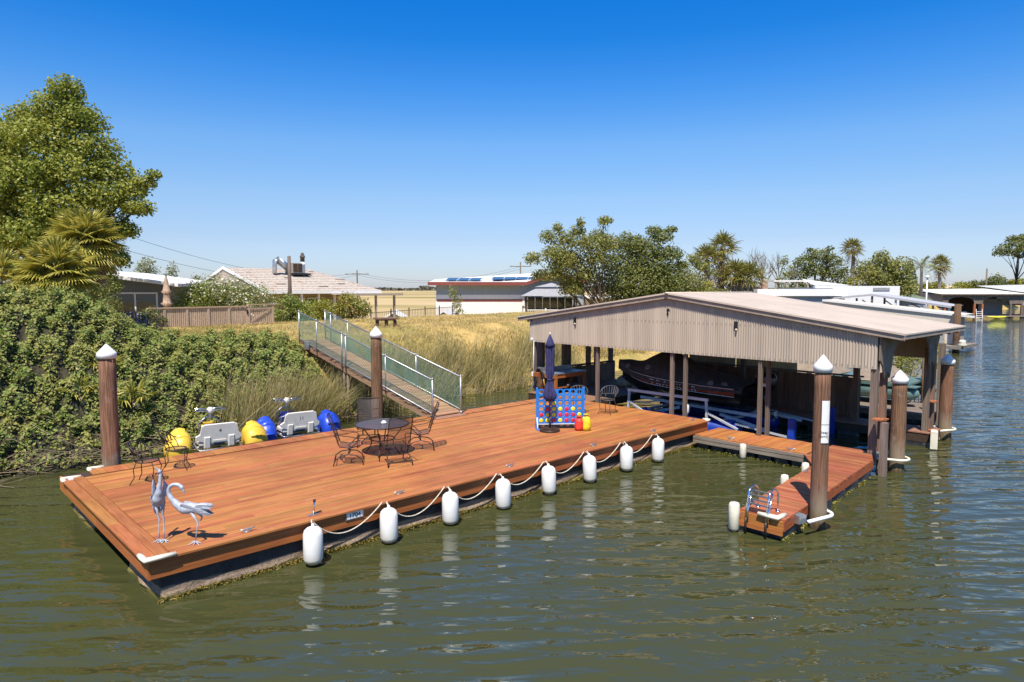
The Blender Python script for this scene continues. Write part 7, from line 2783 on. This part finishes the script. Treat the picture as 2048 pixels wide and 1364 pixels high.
make_tree('shade_tree', 'small green tree at the foot of the oak', 'tree', far(1610, 98), 98, 5, dome_blobs(5.2, .2, 5.0, 10, seed=27, r=.3), BRIGHT, per_area=22, size=.34, trunk_r=.15, z0=.4)
for (px, Y, h, lb) in ((1786, 108, 9.0, 'narrow green cypress merging with the wide olive tree'), (1815, 108, 8.6, 'dark columnar cypress standing free left of the feather palm')):
    make_tree('cypress_tree', lb, 'tree', far(px, Y), Y, h, [(0, 0, .8 + k * .62, 1.0 - max(0, k - 8) * .17, 1.0 - max(0, k - 8) * .17, .7) for k in range(13)], DARK_TREE if px > 1800 else OLIVE, per_area=34, size=.3, trunk_r=.2, z0=.2, fork=.1, depth=.3, group='cypresses by the river')
make_tree('shade_tree', 'yellow green tree behind the two right hand palms', 'tree', far(1862, 120), 120, 5, dome_blobs(9.5, .2, 5.8, 14, seed=29, r=.28), BRIGHT, per_area=16, size=.42, trunk_r=.15, z0=.5)
make_tree('shade_tree', 'low yellow green tree between the palm and the utility pole', 'tree', far(1912, 150), 150, 4, dome_blobs(9, .5, 5.4, 12, seed=30, r=.28), BRIGHT, per_area=14, size=.45, trunk_r=.15, z0=.8)
make_tree('shade_tree', 'small dark tree left of the utility pole on the far bank', 'tree', far(1940, 160), 160, 4, dome_blobs(5.5, 1, 5.2, 9, seed=31, r=.32), DARK_TREE, per_area=14, size=.45, trunk_r=.15, z0=1)
make_tree('shade_tree', 'dark conical tree right of the utility pole on the far bank', 'tree', far(1982, 150), 150, 6, dome_blobs(6.5, .5, 7.4, 13, seed=32, r=.3, taper=.3), DARK_TREE, per_area=16, size=.42, trunk_r=.15, z0=1)
make_tree('shade_tree', 'broad yellow green trees beneath the tall umbrella tree', 'tree', far(2025, 160), 160, 5, dome_blobs(13, .5, 6.0, 14, seed=33, r=.26), BRIGHT, per_area=12, size=.5, trunk_r=.15, z0=1)
um = [(0, 0, 13.4, 2.6, 2.2, 1.5), (-2.8, 0, 12.0, 2.0, 1.8, 1.2), (2.4, 0, 12.4, 2.2, 2.0, 1.3), (-4.2, 0, 11.0, 1.3, 1.2, .6), (-1.4, 0, 11.2, 1.8, 1.6, .9), (.9, 0, 10.6, 1.6, 1.5, .9), (1.4, 0, 14.4, 1.5, 1.4, .9), (-1.0, 0, 14.2, 1.4, 1.3, .8), (3.6, 0, 10.6, 1.3, 1.3, .7)]
make_tree('umbrella_tree', 'tall bare stemmed tree with an umbrella crown at the right edge', 'tree', far(2024, 150), 150, 13, um, GREY_LEAF if False else DARK_TREE, per_area=14, size=.45, trunk_r=.28, z0=1.2, fork=.4, depth=.6)
make_tree('umbrella_tree', 'partly cut off tall tree at the right picture edge', 'tree', far(2062, 146), 146, 13, [(x * .8, y, z + .6, a, b, c) for x, y, z, a, b, c in um], DARK_TREE, per_area=14, size=.45, trunk_r=.28, z0=1.2, fork=.4, depth=.6)


# bare trees
def make_bare(px, Y, h, spread, label, leafy_side=False):
    x = far(px, Y)
    z0 = .4
    t = thing('bare_tree', (x, Y, z0), 0, label, 'tree', 'bare trees beyond the boathouse roof')
    rr = random.Random(int(px))
    mb = MB()

    def grow(p, d, L, r, lev):
        q = p + d * L
        limb(mb, p, q, r, r * .6, .06, n=5, k=4)
        if lev == 0:
            return
        for _ in range(3 if lev > 1 else 3):
            nd = (d + Vector((rr.uniform(-1, 1) * spread, rr.uniform(-.5, .5) * spread, rr.uniform(-.15, .5)))).normalized()
            grow(p + d * L * rr.uniform(.55, 1.0), nd, L * rr.uniform(.55, .8), r * .55, lev - 1)
    for s in (-.5, .5):
        grow(Vector((s * .6, 0, 0)), Vector((s * .35, 0, 1)).normalized(), h * .42, .19, 4)
    mb.build('branches', BARK_PALE, t)
    if leafy_side:
        V, F = blob_leaves([(1.4, 0, h * .80, .8, .8, .8), (1.9, 0, h * .62, 1.0, .8, 1.0), (1.0, 0, h * .5, .8, .8, .9), (2.4, 0, h * .72, .5, .5, .4)], 24, .3, .5, .7)
        arr_mesh('crown', V, F, OLIVE, t)


make_bare(1492, 90, 9.6, .75, 'leafless pale tree just right of the shaggy palms')
make_bare(1542, 93, 9.8, .55, 'half bare tree with some leaves on its right side', True)


# ------------------------------------------------------------------ palms
PALM = leafy('fan_palm_leaf', [(0.10, 0.11, 0.018), (0.17, 0.165, 0.028), (0.25, 0.22, 0.045), (0.33, 0.27, 0.075)], trans=.25, rough=.4, gain=2.2)
PALM_DRY = leafy('dry_palm_leaf', [(0.28, 0.18, 0.09), (0.44, 0.31, 0.17), (0.40, 0.31, 0.23), (0.5, 0.4, 0.3)], trans=.0, rough=.9)
PALM_GREEN = leafy('green_palm_leaf', [(0.06, 0.072, 0.012), (0.12, 0.12, 0.022), (0.20, 0.165, 0.04), (0.25, 0.18, 0.06)], trans=.2, rough=.5)


def fan_frond(mb, base, d, R_, blades_, droop, stalk):
    """One fan leaf: a stalk and a half circle of narrow blades folded along their length."""
    d = d.normalized()
    up = Vector((0, 0, 1))
    side = d.cross(up)
    if side.length < .1:
        side = Vector((1, 0, 0))
    side.normalize()
    nrm = side.cross(d).normalized()
    c = base + d * stalk
    mb.tube([base, c], [.016, .010], n=4)
    for k in range(blades_):
        an = R(-105 + 210 * k / (blades_ - 1))
        dd = (d * math.cos(an) + side * math.sin(an)).normalized()
        L = R_ * (1 - .25 * (abs(an) / R(105)) ** 2) * random.uniform(.9, 1.08)
        w = R_ * .042
        sd = dd.cross(nrm).normalized()
        pts = [(0, .25), (.45, 1.0), (.8, .6), (1.0, .05)]
        vs = []
        for (q, ww) in pts:
            p = c + dd * L * q - up * droop * L * q * q * (0.6 + .5 * abs(an))
            vs += [p + sd * w * ww + nrm * .02 * ww, p - nrm * .02 * ww, p - sd * w * ww + nrm * .02 * ww]
        fs = []
        for i in range(3):
            fs.append((3 * i, 3 * i + 1, 3 * i + 4, 3 * i + 3))
            fs.append((3 * i + 1, 3 * i + 2, 3 * i + 5, 3 * i + 4))
        mb.add([tuple(v_) for v_ in vs], fs)


def make_fan_palm(name, label, x, y, z0, trunk_h, trunk_r, n, R_, stalk, mat, skirt=0, blades_=20, group=None, droop=.35, lo=-35, shaggy=False):
    t = thing(name, (x, y, z0), random.uniform(0, 6), label, 'palm', group)
    n2 = 10
    pts = [(random.uniform(-.03, .03) * k, random.uniform(-.03, .03) * k, trunk_h * k / 6) for k in range(7)]
    MB().tube([(p[0], p[1], p[2]) for p in pts], [trunk_r * (1.25 - .3 * k / 6) for k in range(7)], n=9).build('trunk', BARK_PALE, t)
    top = Vector(pts[-1])
    for k in range(n):
        el = R(lo + (88 - lo) * ((k + .5) / n) ** .9)
        az = k * 2.39996 + random.uniform(-.2, .2)
        d = Vector((math.cos(az) * math.cos(el), math.sin(az) * math.cos(el), math.sin(el)))
        mb = MB()
        fan_frond(mb, top, d, R_ * random.uniform(.9, 1.1), blades_, droop, stalk * random.uniform(.85, 1.15))
        mb.build('frond', mat, t)
    if skirt:
        mb = MB()
        hh = trunk_h * (.75 if shaggy else .25)
        for k in range(skirt):
            az = random.uniform(0, 2 * PI)
            zz = trunk_h - random.random() ** (1 if shaggy else 1.5) * hh
            d = Vector((math.cos(az) * .55, math.sin(az) * .55, -.85))
            fan_frond(mb, Vector((pts[-1][0], pts[-1][1], zz)) + Vector((math.cos(az), math.sin(az), 0)) * trunk_r, d, R_ * .8, max(6, blades_ // 2), .15, stalk * .35)
        tag(mb.build('dead_skirt', PALM_DRY, t), kind='stuff')
    return t


p = W(108, 545, 23)
make_fan_palm('fan_palm', 'nearest golden green fan palm rising out of the brambles', p.x, p.y, 2.0, p.z - 2.05, .22, 56, .85, .62, PALM, skirt=26, blades_=28, lo=-55)
p = W(160, 478, 26)
make_fan_palm('fan_palm', 'second fan palm just behind and above the nearest one', p.x, p.y, 2.4, p.z - 2.5, .22, 56, .88, .66, PALM, skirt=26, blades_=28, lo=-50)
p = W(18, 545, 25)
make_fan_palm('fan_palm', 'third fan palm half hidden at the left picture edge', p.x, p.y, 2.2, p.z - 2.5, .2, 30, .75, .6, PALM, skirt=16, blades_=22, lo=-40)
p = D(-1.9, float(shore(-1.9)) - .25, 0)
make_fan_palm('young_palm', 'ragged young fan palm by the water at the left edge', p.x, p.y, .2, 1.1, .14, 16, .75, .55, PALM, skirt=8, blades_=18, lo=-45, droop=.6)
for i, (a, s, z) in enumerate(((1.4, .9, 1.7), (2.2, 1.7, 2.4), (2.7, .5, 1.5))):
    q = D(a, float(shore(a)) + s, z - .3)
    make_fan_palm('palm_seedling', ['palm seedling fronds poking from the brambles left of the pile', 'highest palm seedling fronds in the brambles by the pile', 'palm seedling fronds just right of the pile'][i], q.x, q.y, q.z, .25, .04, 6, .5, .3, PALM, blades_=12, lo=5, group='palm seedlings in the brambles')

PW = 74
for (px, py, tr, lb) in ((1445, 496, .30, 'tallest shaggy fan palm of the clump'), (1416, 520, .32, 'shaggy palm with a long dead skirt left of the tallest'), (1468, 552, .25, 'short palm right of the tallest shaggy one'), (1496, 556, .24, 'rightmost short palm of the shaggy clump')):
    p = W(px, py, PW + random.uniform(-2, 2))
    z0 = 1.0
    make_fan_palm('shaggy_palm', lb, p.x, p.y, z0, p.z - z0, tr, 30, 1.3, .95, PALM_GREEN, skirt=70 if px < 1450 else 22, blades_=12, group='shaggy palms behind the boathouse', lo=-25, shaggy=px < 1450)
for (px, py, Y, lb) in ((1707, 497, 108, 'lone slender fan palm above the tree line'), (1881, 530, 112, 'stout fan palm standing right of the feather palm')):
    p = W(px, py, Y)
    make_fan_palm('slender_palm', lb, p.x, p.y, .6, p.z - .6, .26, 32, 1.25, .95, PALM_GREEN, skirt=24, blades_=12, lo=-35, group='slender palms')


def make_feather_palm(px, py, Y, label):
    p = W(px, py, Y)
    t = thing('feather_palm', (p.x, p.y, .6), 0, label, 'palm')
    h = p.z - .6
    MB().tube([(0, 0, 0), (.1, 0, h * .5), (0, 0, h)], [.32, .24, .2], n=9).build('trunk', BARK_PALE, t)
    for k in range(18):
        az = k * 2.4
        el = R(75 - 95 * (k / 18))
        mb = MB()
        d = Vector((math.cos(az) * math.cos(el), math.sin(az) * math.cos(el), math.sin(el)))
        pts = []
        L = 3.6
        for q in range(9):
            u = q / 8
            pts.append(Vector((0, 0, h)) + d * L * u - Vector((0, 0, 1.6 * u * u)))
        mb.tube(pts, [.03, .028, .026, .022, .02, .016, .012, .01, .006], n=4)
        side = d.cross(Vector((0, 0, 1))).normalized() if abs(d.z) < .98 else Vector((1, 0, 0))
        for q in range(26):
            u = .15 + .85 * q / 25
            i = min(7, int(u * 8))
            c = pts[i].lerp(pts[i + 1], u * 8 - i)
            for sg in (-1, 1):
                e = c + side * sg * .55 * (1.1 - u * .6) - Vector((0, 0, .28)) + d * .2
                w = d * .035
                mb.add([tuple(c - w), tuple(c + w), tuple(e)], [(0, 1, 2)])
        mb.build('frond', GREY_LEAF, t)


make_feather_palm(1843, 535, 108, 'grey green feather palm beside the dark cypress')

# ------------------------------------------------------------------ poles and wires


def make_pole(px, ptop, pbot, Y, r, label, arms=0, armw=1.2):
    p, q = W(px, ptop, Y), W(px, pbot, Y)
    t = thing('utility_pole', (p.x, Y, q.z), 0, label, 'pole', 'utility poles')
    h = p.z - q.z
    MB().tube([(0, 0, 0), (0, 0, h)], [r * 1.15, r * .85], n=8).build('shaft', POLE, t)
    for k in range(arms):
        z = h - .9 - k * 1.1
        MB().bar((-armw, 0, z), (armw, 0, z), .12, .14).build('crossarm', POLE, t)
        for x in (-armw * .9, -armw * .35, armw * .35, armw * .9):
            MB().tube([(x, 0, z + .07), (x, 0, z + .28)], .06, n=6).build('insulator', GALV, t)
    return t


make_pole(578, 512, 640, 45.5, .13, 'bare timber pole standing in front of the shingle roof')
make_pole(714, 540, 640, 150, .16, 'distant pole with crossarm right of the shingle house', 1, 2.6)
make_pole(1041, 524, 640, 140, .16, 'distant pole with crossarm left of the airy tree', 1, 2.2)
make_pole(1974, 537, 640, 140, .16, 'plain pole rising behind the far boathouse roof')
t = thing('lamp_post', W(1852, 612, 84) + Vector((0, 0, -2.2)), 0, 'white lamp post between the roofs and the far boathouse', 'lamp post')
hh = W(1852, 556, 84).z - (W(1852, 612, 84).z - 2.2)
MB().tube([(0, 0, 0), (0, 0, hh)], .09, n=8).build('shaft', WHITE_TRIM, t)
MB().lathe([(.10, hh), (.26, hh + .05), (.24, hh + .2), (.05, hh + .32), (0, hh + .33)], 12).build('lamp_head', WHITE_TRIM, t)
wires = [((250, 470, 75), (714, 546, 150), 'upper wire from the left tree to the distant pole'), ((250, 500, 75), (714, 550, 150), 'lower wire from the left tree to the distant pole'),
         ((714, 546, 150), (1041, 533, 140), 'upper wire between the two distant poles'), ((714, 550, 150), (1041, 538, 140), 'lower wire between the two distant poles')]
for (p, q, lb) in wires:
    p, q = W(*p), W(*q)
    pts = [p.lerp(q, k / 16) - Vector((0, 0, 2.2 * 4 * (k / 16) * (1 - k / 16))) for k in range(17)]
    tag(MB().tube(pts, .022, n=4).build('power_wire', IRON_GREY), lb, 'wire', 'power wires')


# ------------------------------------------------------------------ neighbouring boathouses down the river
def flat_house():
    Y = 62
    p = W(1515, 600, Y)
    t = thing('white_boathouse', (0, 0, 0), 0, 'white flat fascia building behind the boathouse roof', 'building')
    a, b, c, d = W(1515, 578, 62), W(1695, 578, 62), W(1695, 592, 62), W(1515, 592, 62)
    MB().box(a.x, b.x, 62, 63, d.z, a.z).build('fascia_band', WHITE_TRIM, t)
    MB().box(a.x + .3, b.x - .3, 62.3, 72, -1, d.z).build('wall', PALE_GREY, t)
    a, b, d = W(1630, 574, 66), W(1800, 572, 66), W(1630, 603, 66)
    u = thing('white_boathouse', (0, 0, 0), 0, 'taller white fascia building with grey vents on its roof', 'building')
    MB().box(a.x, b.x, 66, 66.4, d.z - .4, b.z).build('fascia_band', WHITE_TRIM, u)
    MB().box(a.x + .3, b.x - .3, 66.5, 76, -1, b.z - .15).build('wall', PALE_GREY, u)
    MB().box(a.x - .6, a.x + 1.0, 64.5, 65.9, d.z + .3, a.z - .1).build('vent_box', SHINGLE_GREY, u)
    MB().add([(a.x + .2, 66.5, b.z + .05), (b.x, 66.5, b.z + .05), (b.x, 75, b.z + .05), (a.x + 1.2, 72, b.z + .75), (a.x + .2, 66.5, b.z + .3)], [(0, 1, 2, 3)]).build('roof', WHITE_TRIM, u)
    MB().box(b.x - 2.6, b.x - 1.0, 65.94, 65.99, b.z - .45, b.z - .15).build('vent_grille', SHINGLE_GREY, u)
    # pergola frame in front of the trees
    v = thing('pergola_frame', (0, 0, 0), 0, 'thin flat roofed shelter on posts in front of the trees', 'shelter')
    a, b = W(1548, 562, 80), W(1622, 560, 80)
    MB().box(a.x, b.x, 80, 83, a.z - .08, a.z + .08).build('roof_sheet', WHITE_TRIM, v)
    for k in range(4):
        x = a.x + .3 + (b.x - a.x - .6) * k / 3
        MB().box(x - .07, x + .07, 80.1, 80.24, -.5, a.z - .08).build('post', TAN_WALL, v)
    # tan chimney and brown gable
    w = thing('brown_roof_house', (0, 0, 0), 0, 'brown roofed house end with tan chimney beside the short palms', 'house')
    a, b = W(1500, 568, 84), W(1540, 584, 84)
    MB().add([(a.x, 84, a.z), (b.x + .6, 84, b.z - .1), (b.x + .6, 92, b.z - .1), (a.x, 92, a.z)], [(0, 1, 2, 3)]).build('roof', RUST, w)
    MB().box(a.x - 3, b.x, 84.4, 92, -1, b.z - .2).build('wall', TAN_WALL, w)
    c = W(1531, 560, 86)
    MB().box(c.x - .35, c.x + .35, 86, 86.7, 1.0, c.z).build('chimney', plain('tan_brick', (.42, .30, .22), .9, var=.2), w)


flat_house()


def neighbour():
    # cream boathouse downstream, its end wall turned to us; local x away along the river, y towards the bank
    t = dthing('cream_boathouse', 55, 3.4, 0, 0, 'cream walled neighbouring boathouse with an arched door by the water', 'boathouse')
    rz_ = lambda y: 2.72 + .098 * (y + .6)
    mb = MB()
    mb.add([(-.08, -.6, rz_(-.6)), (-.08, 9.5, rz_(9.5)), (3, 9.5, rz_(9.5)), (3, -.6, rz_(-.6))], [(3, 2, 1, 0)])
    mb.build('roof', plain('pale_tan_roof', (.66, .58, .48), .6, var=.05), t)
    MB().bar((-.10, -1.3, rz_(-1.3) - .06), (-.10, 9.5, rz_(9.5) - .06), .05, .16).build('rake_board', WHITE_TRIM, t)
    MB().add([(0, 0, .55), (0, 9.5, .55), (0, 9.5, rz_(9.5) - .1), (0, 0, rz_(0) - .1)], [(0, 1, 2, 3)]).build('wall', plain('cream_wall', (.66, .57, .47), .8, var=.05), t)
    MB().box(.05, 2.8, -.02, .12, .55, 2.6).build('river_wall', TAN_WALL, t)
    mb = MB()
    mb.prism([(-.30, 0), (.30, 0), (.30, .85)] + [(.30 * math.cos(PI * k / 10), .85 + .32 * math.sin(PI * k / 10)) for k in range(1, 10)] + [(-.30, .85)], 0, .04, frame_M((-.045, .85, .6), (0, 1, 0), (0, 0, 1), (1, 0, 0)))
    mb.build('arched_door', SHINGLE_GREY, t)
    MB().box(-1.6, 3, -.9, 2.4, .30, .52).build('deck', GREY_WOOD, t)
    MB().lathe([(.26, 0), (.30, .12), (.2, .28), (.24, .34), (.16, .45), (0, .48)], 12, M=Matrix.Translation((-1.3, -.9, .52))).build('dock_light', CREAM_VINYL, t)
    MB().lathe([(.24, -1), (.22, 3.5), (0, 3.52)], 12, M=Matrix.Translation((-.6, -.35, 0))).build('pile', PILE, t)
    # open gabled carport roof behind it
    u = dthing('carport_roof', 61, 11.2, 0, 0, 'open grey gabled roof on thin posts past the cream boathouse', 'carport')
    for s, y1, z1 in ((-1, -6.1, 3.20), (1, 6.4, 3.5)):
        MB().add([(0, 0, 4.14), (0, y1, z1), (3.5, y1, z1), (3.5, 0, 4.14), (0, 0, 3.97), (0, y1, z1 - .17)], [(0, 1, 2, 3) if s < 0 else (3, 2, 1, 0), (0, 4, 5, 1)]).build('roof_slope', plain('grey_metal_roof', (.46, .45, .46), .5, var=.05), u)
    for y in (-5.9, -3.9, -1.9, 0, 2.4, 5.8):
        for x in (.2, 3.3):
            MB().box(x - .07, x + .07, y - .07, y + .07, -.6, 3.95 - abs(y) * (.155 if y < 0 else .1)).build('post', WHITE_TRIM if y < -1 else DULL, u)
        MB().bar((.2, y, 3.0), (.2, y + .8, 3.7 - abs(y + .8) * .12), .09, .09).build('knee_brace', DULL, u)
    v = thing('green_roof_shed', (0, 0, 0), 0, 'green roofed low shed between the carport and far boathouse', 'shed')
    a, b = W(1800, 587, 92), W(1858, 600, 92)
    MB().add([(a.x - 2, 96, a.z + .3), (b.x - 1.0, 96, a.z + .2), (b.x + .6, 92, b.z), (a.x - 2, 92, b.z)], [(0, 3, 2, 1)]).build('roof', plain('green_roof', (.13, .17, .10), .7, var=.1), v)
    MB().box(a.x - 1.8, b.x + .2, 92.4, 96, -.5, b.z - .05).build('wall', SHINGLE_GREY, v)


neighbour()


def far_boathouse():
    Y = 106
    def X(px):
        return W(px, 600, Y).x
    x0, xm, x1 = X(1838), X(1885), X(2046)
    t = thing('arched_boathouse', (xm, Y, 0), 0, 'far grey boathouse with two dark arched bays and pale roof', 'boathouse')
    L = x1 - xm
    ze = W(1900, 588, Y).z
    zr = W(1870, 579, Y + 2).z
    MB().add([(-.5, -.5, ze), (L + .3, -.5, ze), (L - .5, 6, zr + .15), (-1.6, 6, zr)], [(0, 1, 2, 3)]).build('roof', WHITE_TRIM, t)
    MB().box(-.5, L + .3, -.56, -.505, ze - .16, ze + .02).build('eave_board', DULL, t)
    mb = MB()
    xa = x0 - xm
    mb.add([(0, 0, .4), (0, 0, ze - .05), (-1.5, 6, zr - .1), (xa, 9, ze), (xa, 9, .4)], [(0, 1, 2, 3, 4)])
    mb.build('side_wall', GREY_SIDING, t)
    # front with two arched openings
    bays = [(.8, 4.9), (6.2, 10.4)]
    poly = [(0, ze - .17), (0, 0.2), (.55, .2)]
    mb = MB()
    H = ze - .17
    for i, (b0, b1) in enumerate(bays):
        xs0 = 0 if i == 0 else (bays[0][1] + bays[1][0]) / 2
        xs1 = (bays[0][1] + bays[1][0]) / 2 if i == 0 else L
        pts = [(xs0, H), (xs0, H - 2.2 + .9), (b0, H - 1.3)]
        n = 10
        pl = [(xs0, H), (xs0, H - 1.35), (b0, H - 1.35)]
        for k in range(n + 1):
            an = PI - PI * k / n
            pl.append(((b0 + b1) / 2 + (b1 - b0) / 2 * math.cos(an), H - 1.35 + 1.05 * max(0, math.sin(an)) ** .6))
        pl += [(b1, H - 1.35), (xs1, H - 1.35), (xs1, H)]
        mb.prism(pl, 0, .08, Matrix.Translation((0, 0, 0)) @ Matrix.Rotation(PI / 2, 4, 'X'))
    mb.build('arch_front', DULL, t)
    for x in (.35, 4.95, 6.15, 10.55, L - .2):
        MB().box(x - .13, x + .13, -.2, .06, -.8, H - 1.35).build('post', GREY_WOOD_Z if x > 7 else RUST, t)
    MB().box(.3, L - .2, 5.5, 5.7, .3, ze).build('rear_wall', DARK_WOOD, t)
    MB().box(L - 4, L - .1, 4.2, 4.3, .3, 2.9).build('inner_panel', SHINGLE_GREY, t)
    MB().box(-.2, L + .2, -.6, 5.4, .18, .34).build('deck', GREY_WOOD, t)
    MB().box(1.6, 5.2, 2.0, 2.4, .34, .9).build('white_counter', WHITE_TRIM, t)
    for s in (0, .9):
        MB().bar((4.95 + s, -.75, -.3), (4.95 + s, -.5, 1.4), .08, .08).build('ladder_rail', WHITE_TRIM, t)
    for k in range(4):
        MB().box(4.98, 5.84, -.72 + .03 * k, -.62 + .03 * k, .05 + .3 * k, .12 + .3 * k).build('ladder_rung', WHITE_TRIM, t)
    k_ = thing('kayak', (xm + 7.6, Y - 1.4, .02), R(3), 'yellow kayak floating beside the far boathouse ladder', 'kayak')
    MB().sheet(lambda u, v: (-1.6 + 3.2 * u, .38 * math.sin(PI * u) ** .6 * math.cos(2 * PI * v), .14 + .16 * math.sin(PI * u) ** .5 * math.sin(2 * PI * v) + .10 * (2 * u - 1) ** 2), 16, 12).build('hull', plain('yellow_hull', (.75, .72, .05), .4), k_)
    MB().lathe([(.2, 0), (.24, .02), (.2, .04)], 12, M=Matrix.Translation((-.1, 0, .29))).build('cockpit', BLACK, k_)
    u = thing('arched_boathouse', (x1 + .8, Y + 1, 0), 0, 'second far boathouse cut off by the right picture edge', 'boathouse')
    MB().add([(-.6, -.8, ze + .25), (9, -.8, ze + .35), (9, 6, zr + .9), (-3.5, 6, zr + .6)], [(0, 1, 2, 3)]).build('roof', plain('pale_grey_roof', (.5, .5, .48), .6), u)
    MB().box(0, 9, 0, 6, 1.9, ze + .2).build('wall', PALE_GREY, u)
    for x in (.1, 3, 6, 8.9):
        MB().box(x - .14, x + .14, -.2, .1, -.8, 1.9).build('post', GREY_WOOD_Z, u)
    MB().box(-.2, 9, -.8, 5.5, .18, .34).build('deck', GREY_WOOD, u)
    # tan house roof on the levee behind
    w = thing('levee_house', (W(1880, 575, 125).x, 125, 1.2), 0, 'tan roofed house on the levee behind the palm', 'house')
    MB().add([(-4, 0, 2.9), (6, 0, 3.0), (5, 5, 4.0), (-3, 5, 4.0)], [(0, 1, 2, 3)]).build('roof', plain('tan_roof', (.55, .44, .30), .8), w)
    MB().box(-3.6, 5.6, .6, 6, -1, 2.9).build('wall', TAN_WALL, w)


far_boathouse()


# ------------------------------------------------------------------ distant tree line and marsh edge
def treeline():
    Ps, Ns = [], []
    n = 15000
    th = rng.uniform(-.75, .70, n)
    d = rng.uniform(1300, 1700, n)
    h = 12 * rng.random(n) ** .8 * (0.5 + .5 * np.abs(np.sin(th * 60) * np.cos(th * 23 + 1))) * (0.35 + .65 * (np.sin(th * 9 + 1) > -.2))
    P = np.stack([np.sin(th) * d, np.cos(th) * d, -1.5 + h], 1)
    V, F = leaf_quads(P, unit(rng.normal(size=(n, 3)) + np.array([0, -1, .4])), 6.0, .9)
    o = arr_mesh('treeline', V, F, leafy('far_trees', [(0.05, 0.055, 0.035), (0.08, 0.08, 0.05), (0.12, 0.10, 0.07)], trans=0))
    tag(o, 'far low line of trees along the horizon', kind='stuff')


treeline()
